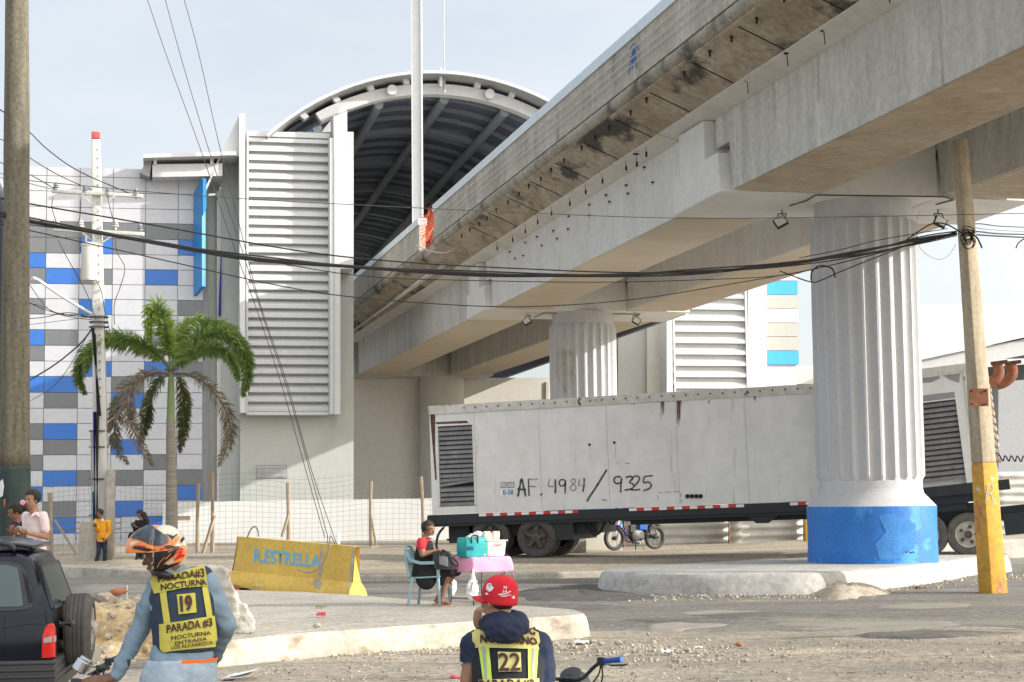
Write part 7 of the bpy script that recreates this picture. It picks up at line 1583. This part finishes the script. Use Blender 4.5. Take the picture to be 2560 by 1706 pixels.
hd('side_pattern',[(690,700),(740,650),(960,625),(1050,600),(1060,560),(1190,560),(1100,650),(1060,760),(900,880),(950,895),(1210,830),(1150,885),(900,1000),(800,1060),(700,1075),(640,960),(620,850),(650,790),(710,740)],'hbl',.003,s1)
hd('back_pattern',[(1190,560),(1230,530),(1290,560),(1290,700),(1250,790),(1200,835),(1070,850),(1060,760),(1100,650)],'hor',.004,s1)
hd('orange_pattern',[(170,662),(215,600),(230,500),(280,430),(400,430),(600,520),(740,552),(840,545),(950,500),(980,450),(900,360),(960,380),(1040,470),(1080,420),(1170,370),(1120,480),(1060,560),(1050,600),(950,635),(560,680),(400,690)],'hor',.004)
hd('cream_flash',[(250,520),(300,470),(450,480),(380,510),(290,560)],'hcream',.007)
hd('black_insert',[(300,600),(350,552),(560,588),(760,628),(570,655)],'hbl',.008)
hd('red_flash',[(380,530),(560,560),(540,580),(400,555)],'hred',.007); hd('red_flash',[(830,590),(890,590),(880,630),(780,635)],'hred',.007)
hd('black_oval',[(880,560),(960,540),(1050,550),(1060,590),(940,615),(900,600)],'hbl',.008)
hd('black_spike',[(890,350),(1000,328),(1135,345),(1070,400),(1030,450),(1000,400),(960,370)],'hbl',.007,s1); hd('black_spike',[(1180,440),(1275,335),(1285,380),(1190,515)],'hbl',.007,s1)
hd('grey_spike',[(900,340),(1000,330),(1100,345),(1060,380),(980,360)],'hgrey',.009,s1)
hd('visor',[(270,420),(380,300),(600,172),(640,178),(800,290),(940,390),(975,450),(940,500),(830,545),(740,550),(600,510),(440,440),(390,425),(300,415)],'visor',.012)
v,f_=textpx('2',[zh(1085,640),zh(1245,555),zh(1240,745),zh(1068,815)],.06); drape('red_digit',v,f_,hv,M['hred'],s1,lift=.010)
v=[];f2=[]
for st in ([(760,950),(800,860),(890,760),(915,790),(1000,700),(960,660),(1040,625)],[(880,885),(980,800),(1060,740)],[(950,895),(1060,860),(1200,832)]):
    a,b_=wstrip([Vector((*zh(*q_),0)) for q_ in st],1.6); o=len(v); v+=a; f2+=[tuple(i+o for i in q_) for q_ in b_]
drape('orange_line',v,f2,hv,M['hor'],s1,lift=.008)
mb=MB(); mb.torus(Hc+Vector((.03,0,-.098)),Vector((.25,0,1)),.068,[(.025*math.cos(a),.022*math.sin(a)) for a in [k*math.pi/4 for k in range(8)]],24); mb.build('neck_roll',M['hbl'],hl,smooth=True)
# ================================================================= rider number 22
D=9.3
def wA(x,y,d=0): return W(x,y,D+d)
r2=thing('person','man in red cap, navy hoodie and vest 22 resting his chin on his fist','person',(0,9.25,0))
sr=Vector((.99,-.05,0)).normalized(); bf=Z3.cross(sr).normalized()
M['hood']=cloth('navy_hoodie',(.018,.028,.062),(.013,.021,.048),scale=4,bump=.6,bscale=9); M['capred']=cloth('red_cap_cloth',(.58,.015,.03),(.50,.012,.025),bump=.2,bscale=60); M['vbk']=cloth('black_vest_mesh',(.014,.016,.022)); M['vyel2']=cloth('pale_yellow_panel',(.58,.53,.20),(.52,.47,.17),scale=3,bump=.25); M['lime']=cloth('lime_reflective',(.50,.68,.12),(.44,.62,.10),bump=.1); M['greyr']=flat('grey_reflective',(.32,.33,.31),.4)
Hc=wA(1246,1505,.0); hf=Vector((-.80,.60,-.04)); nk=wA(1262,1552,.02)
def T2(inf): return [(wA(1268,1760,-.06),sr,bf,.19+inf,.15+inf),(wA(1268,1700,-.05),sr,bf,.195+inf,.14+inf),(wA(1268,1650,0),sr,bf,.195+inf,.13+inf),(wA(1267,1612,.04),sr,bf,.18+inf,.12+inf),(wA(1265,1585,.07),sr,bf,.13+inf,.10+inf),(wA(1262,1562,.08),sr,bf,.065+inf,.07+inf)]
shL,shR=wA(1187,1612,.06),wA(1346,1612,.06); elL,elR=wA(1170,1700,.04),wA(1360,1705,.06); haL=wA(1200,1565,.30); wrL=haL
mb=MB(); P=head_mb(mb,Hc,hf,1.0,nk); torso(mb,T2(-.02)); mb.cap(shL,shR,.05)
mb.cap(shL,elL,.05,.045); mb.cap(elL,wA(1192,1590,.25),.045,.03); mb.cap(shR,elR,.05,.045); fr=Vector((elR.x-.05,elR.y+.25,elR.z-.05)); mb.cap(elR,fr,.042,.03); hand_mb(mb,fr,(-.2,1,0),(0,0,-1),1,.6)
hand_mb(mb,wA(1194,1572,.22),Vector((.03,.02,1)),Vector((.75,.45,.1)),1.08,1.35,thumb=1)
hp_=Vector((hip.x*0+.0,9.22,.80))
for sx in (-1,1):
    k_=Vector((.16+sx*.30,9.55,.62)); n_=Vector((.16+sx*.32,9.45,.09)); mb.cap(hp_+Vector((sx*.1,0,0)),k_,.085,.06); mb.cap(k_,n_,.055,.036); mb.cap(n_,n_+Vector((.03,.13,-.05)),.035,.028)
blob(mb,'body',M['skinC'],r2,.008,3)
ho_,P=head_details(r2,Hc,hf,1.0)
bm=bmesh.new(); bm.from_mesh(ho_.data); bmesh.ops.delete(bm,geom=[v for v in bm.verts if (v.co+wloc(ho_)-Hc).z>.012 or (v.co+wloc(ho_)-Hc).dot(hf)>-.01],context='VERTS'); [setattr(v,'co',v.co-Vector((v.co.x+wloc(ho_).x-Hc.x,v.co.y+wloc(ho_).y-Hc.y,0))*.18) for v in bm.verts]; bm.to_mesh(ho_.data); bm.free()
mb=MB(); torso(mb,T2(-.005)); mb.cap(shL,shR,.062); mb.cap(shL,elL.lerp(shL,.12),.078,.070); mb.cap(shR,elR,.078,.068); mb.cap(elR,fr,.062,.045); mb.cap(elL.lerp(shL,.1),elL,.07,.06)
sh2=blob(mb,'hoodie',M['hood'],r2,.009,5,disp=.010,dsc=7,cut=lambda c:c.x<wA(1166,0).x and c.z<wA(0,1672).z)
mb=MB()
for (x,y,d,a,b_,c_) in ((1264,1568,-.06,.125,.09,.065),(1262,1585,-.10,.105,.06,.055),(1240,1556,-.02,.07,.08,.05),(1296,1556,-.02,.062,.07,.06),(1265,1545,-.0,.10,.07,.045),(1215,1562,.04,.04,.06,.03)):
    mb.ell(wA(x,y,d),Vector((a,0,0)),Vector((0,b_,0)),Vector((0,0,c_)))
mb.torus(wA(1264,1553,.03),Vector((0,.25,1)),.095,[(.035*math.cos(a),.04*math.sin(a)) for a in [k*math.pi/4 for k in range(8)]],24)
hd2=blob(mb,'hood',M['hood'],r2,.008,3,disp=.014,dsc=9)
mb=MB(); torso(mb,[(wA(1268,1790,-.06),sr,bf,.185,.165),(wA(1268,1700,-.05),sr,bf,.190,.155),(wA(1268,1650,0),sr,bf,.190,.148),(wA(1267,1612,.04),sr,bf,.172,.138),(wA(1265,1588,.06),sr,bf,.15,.118),(wA(1263,1572,.08),sr,bf,.11,.09)]); mb.cap(wA(1200,1600,.05),wA(1330,1602,.05),.068)
v2=blob(mb,'vest',M['vbk'],r2,.009,5,disp=.005,dsc=8)
b2=bvh_of([v2,sh2,hd2])
def za(x,y): return (1140+x/5.602,1560+y/5.602)
def vd2(name,poly,m,lift,parent=None,step=6): v,f_=polygrid([za(*p) for p in poly],step); return drape(name,v,f_,b2,M[m],parent or v2,lift=lift)
b2=bvh_of([v2])
p1=vd2('vest_panel',[(225,60),(330,20),(500,40),(900,60),(1060,85),(1150,130),(1190,365),(700,345),(245,340)],'vyel2',.010)
st1=vd2('vest_stripe',[(320,325),(468,325),(520,900),(400,900)],'lime',.008); vd2('reflective_band',[(375,325),(412,325),(450,900),(425,900)],'greyr',.012,st1)
st2=vd2('vest_stripe',[(1000,350),(1145,365),(1110,900),(1010,900)],'lime',.008); vd2('reflective_band',[(1058,352),(1092,356),(1085,900),(1058,900)],'greyr',.012,st2)
p2=vd2('vest_panel',[(588,395),(905,405),(912,670),(598,678)],'vyel2',.008); p3=vd2('vest_panel',[(330,790),(1150,770),(1150,1000),(330,1000)],'vyel2',.013)
vt('MOTOTAXI',[za(325,-5),za(1108,70),za(1105,165),za(325,105)],p1,bv=b2,bold=.05); vt('NOCTURNO',[za(345,155),za(1125,200),za(1130,310),za(350,275)],p1,bv=b2,bold=.05)
vt('22',[za(592,418),za(895,412),za(900,668),za(600,672)],p2,bv=b2,bold=.02); vt('PARADA#3',[za(340,795),za(1078,782),za(1080,930),za(340,945)],p3,bv=b2,lift=.02)
# red cap, worn by the man but a thing of its own
def zc(x,y): return (1140+x/8.712,1420+y/8.712)
cp_=thing('cap','red baseball cap with white embroidery worn by the seated man','cap',Hc+Z3*.05)
f,r,u=face_axes(Vector((-.80,.60,.10))); cc=wA(1249,1504,.0)+u*.0
mb=MB(); rings=[]
for h,s_,sh in ((-.012,.97,0),(.0,1.0,0),(.03,1.01,0),(.06,.99,0),(.09,.92,-.002),(.112,.80,-.004),(.128,.60,-.004),(.138,.36,-.002),(.142,.10,0)):
    rings.append([cc+u*(h+.012*(math.cos(2*math.pi*k/32)>0)*math.cos(2*math.pi*k/32)*(h<.05))+f*(sh+.101*s_*math.cos(2*math.pi*k/32))+r*.090*s_*math.sin(2*math.pi*k/32) for k in range(32)])
mb.loft(rings,caps=False); mb.v.append(cc+u*.143); l=len(mb.v)-1; b0=l-32; mb.f += [(b0+k,b0+(k+1)%32,l) for k in range(32)]; mb.m += [0]*32
cw=mb.build('crown',M['capred'],cp_,smooth=True); s=cw.modifiers.new('t','SOLIDIFY'); s.thickness=.004
mb=MB(); n=16; vs=[]
for j in range(7):
    for i in range(n+1):
        a=-math.pi*.42+math.pi*.84*i/n; ro=j/6; e=f*(.098*math.cos(a)+.075*ro*math.cos(a)**.6)+r*(.088*math.sin(a)*(1-.04*ro)); vs.append(cc+e+u*(.016-.016*(math.sin(a)**2)-.012*ro))
mb.add(vs,[(j*(n+1)+i,j*(n+1)+i+1,(j+1)*(n+1)+i+1,(j+1)*(n+1)+i) for j in range(6) for i in range(n)]); br=mb.build('brim',M['capred'],cp_,smooth=True); s=br.modifiers.new('t','SOLIDIFY'); s.thickness=.005
mb=MB(); mb.ell(cc+u*.143,f*.009,r*.009,u*.005); mb.build('button',M['capred'],cw,smooth=True)
cbv2=bvh_of([cw]); M['emb']=flat('white_embroidery',(.75,.70,.70),.8)
def cd2(name,pts,m,lift=.003): v,f_=polygrid([zc(*p) for p in pts],2.5); return drape(name,v,f_,cbv2,M[m],cw,lift=lift)
cd2('side_patch',[(690,350),(760,330),(790,400),(830,430),(800,480),(740,520),(700,510),(660,460),(665,400)],'emb'); cd2('patch_centre',[(715,360),(755,355),(765,400),(725,410)],'greyr',.006)
cd2('small_patch',[(660,530),(715,570),(700,590),(640,580)],'emb')
v=[];f2=[]
for st in ([(1030,410),(1060,420),(1040,450)],[(1060,440),(1105,405),(1085,470)],[(1040,480),(1020,540),(1060,520)],[(1090,480),(1080,530),(1110,500)],[(930,600),(940,565),(960,595),(975,560),(995,590),(1010,560),(1030,590),(1050,555),(1080,570),(1100,535),(1125,560),(1150,520),(1190,520)],[(935,585),(1000,590),(1060,570),(1130,545),(1190,510)],[(980,630),(1000,605),(1030,625),(1060,600),(1090,620),(1120,590),(1160,600),(1190,575)],[(985,620),(1060,618),(1140,592)]):
    a,b_=wstrip(smoothpts([Vector((*zc(*q_),0)) for q_ in st],3),1.4); o=len(v); v+=a; f2+=[tuple(i+o for i in q_) for q_ in b_]
drape('script_embroidery',v,f2,cbv2,M['emb'],cw,lift=.004)
cd2('logo_patch',[(1200,615),(1270,610),(1275,665),(1195,670)],'emb'); cd2('logo_blue',[(1203,620),(1232,618),(1215,665),(1199,666)],'navy',.006)
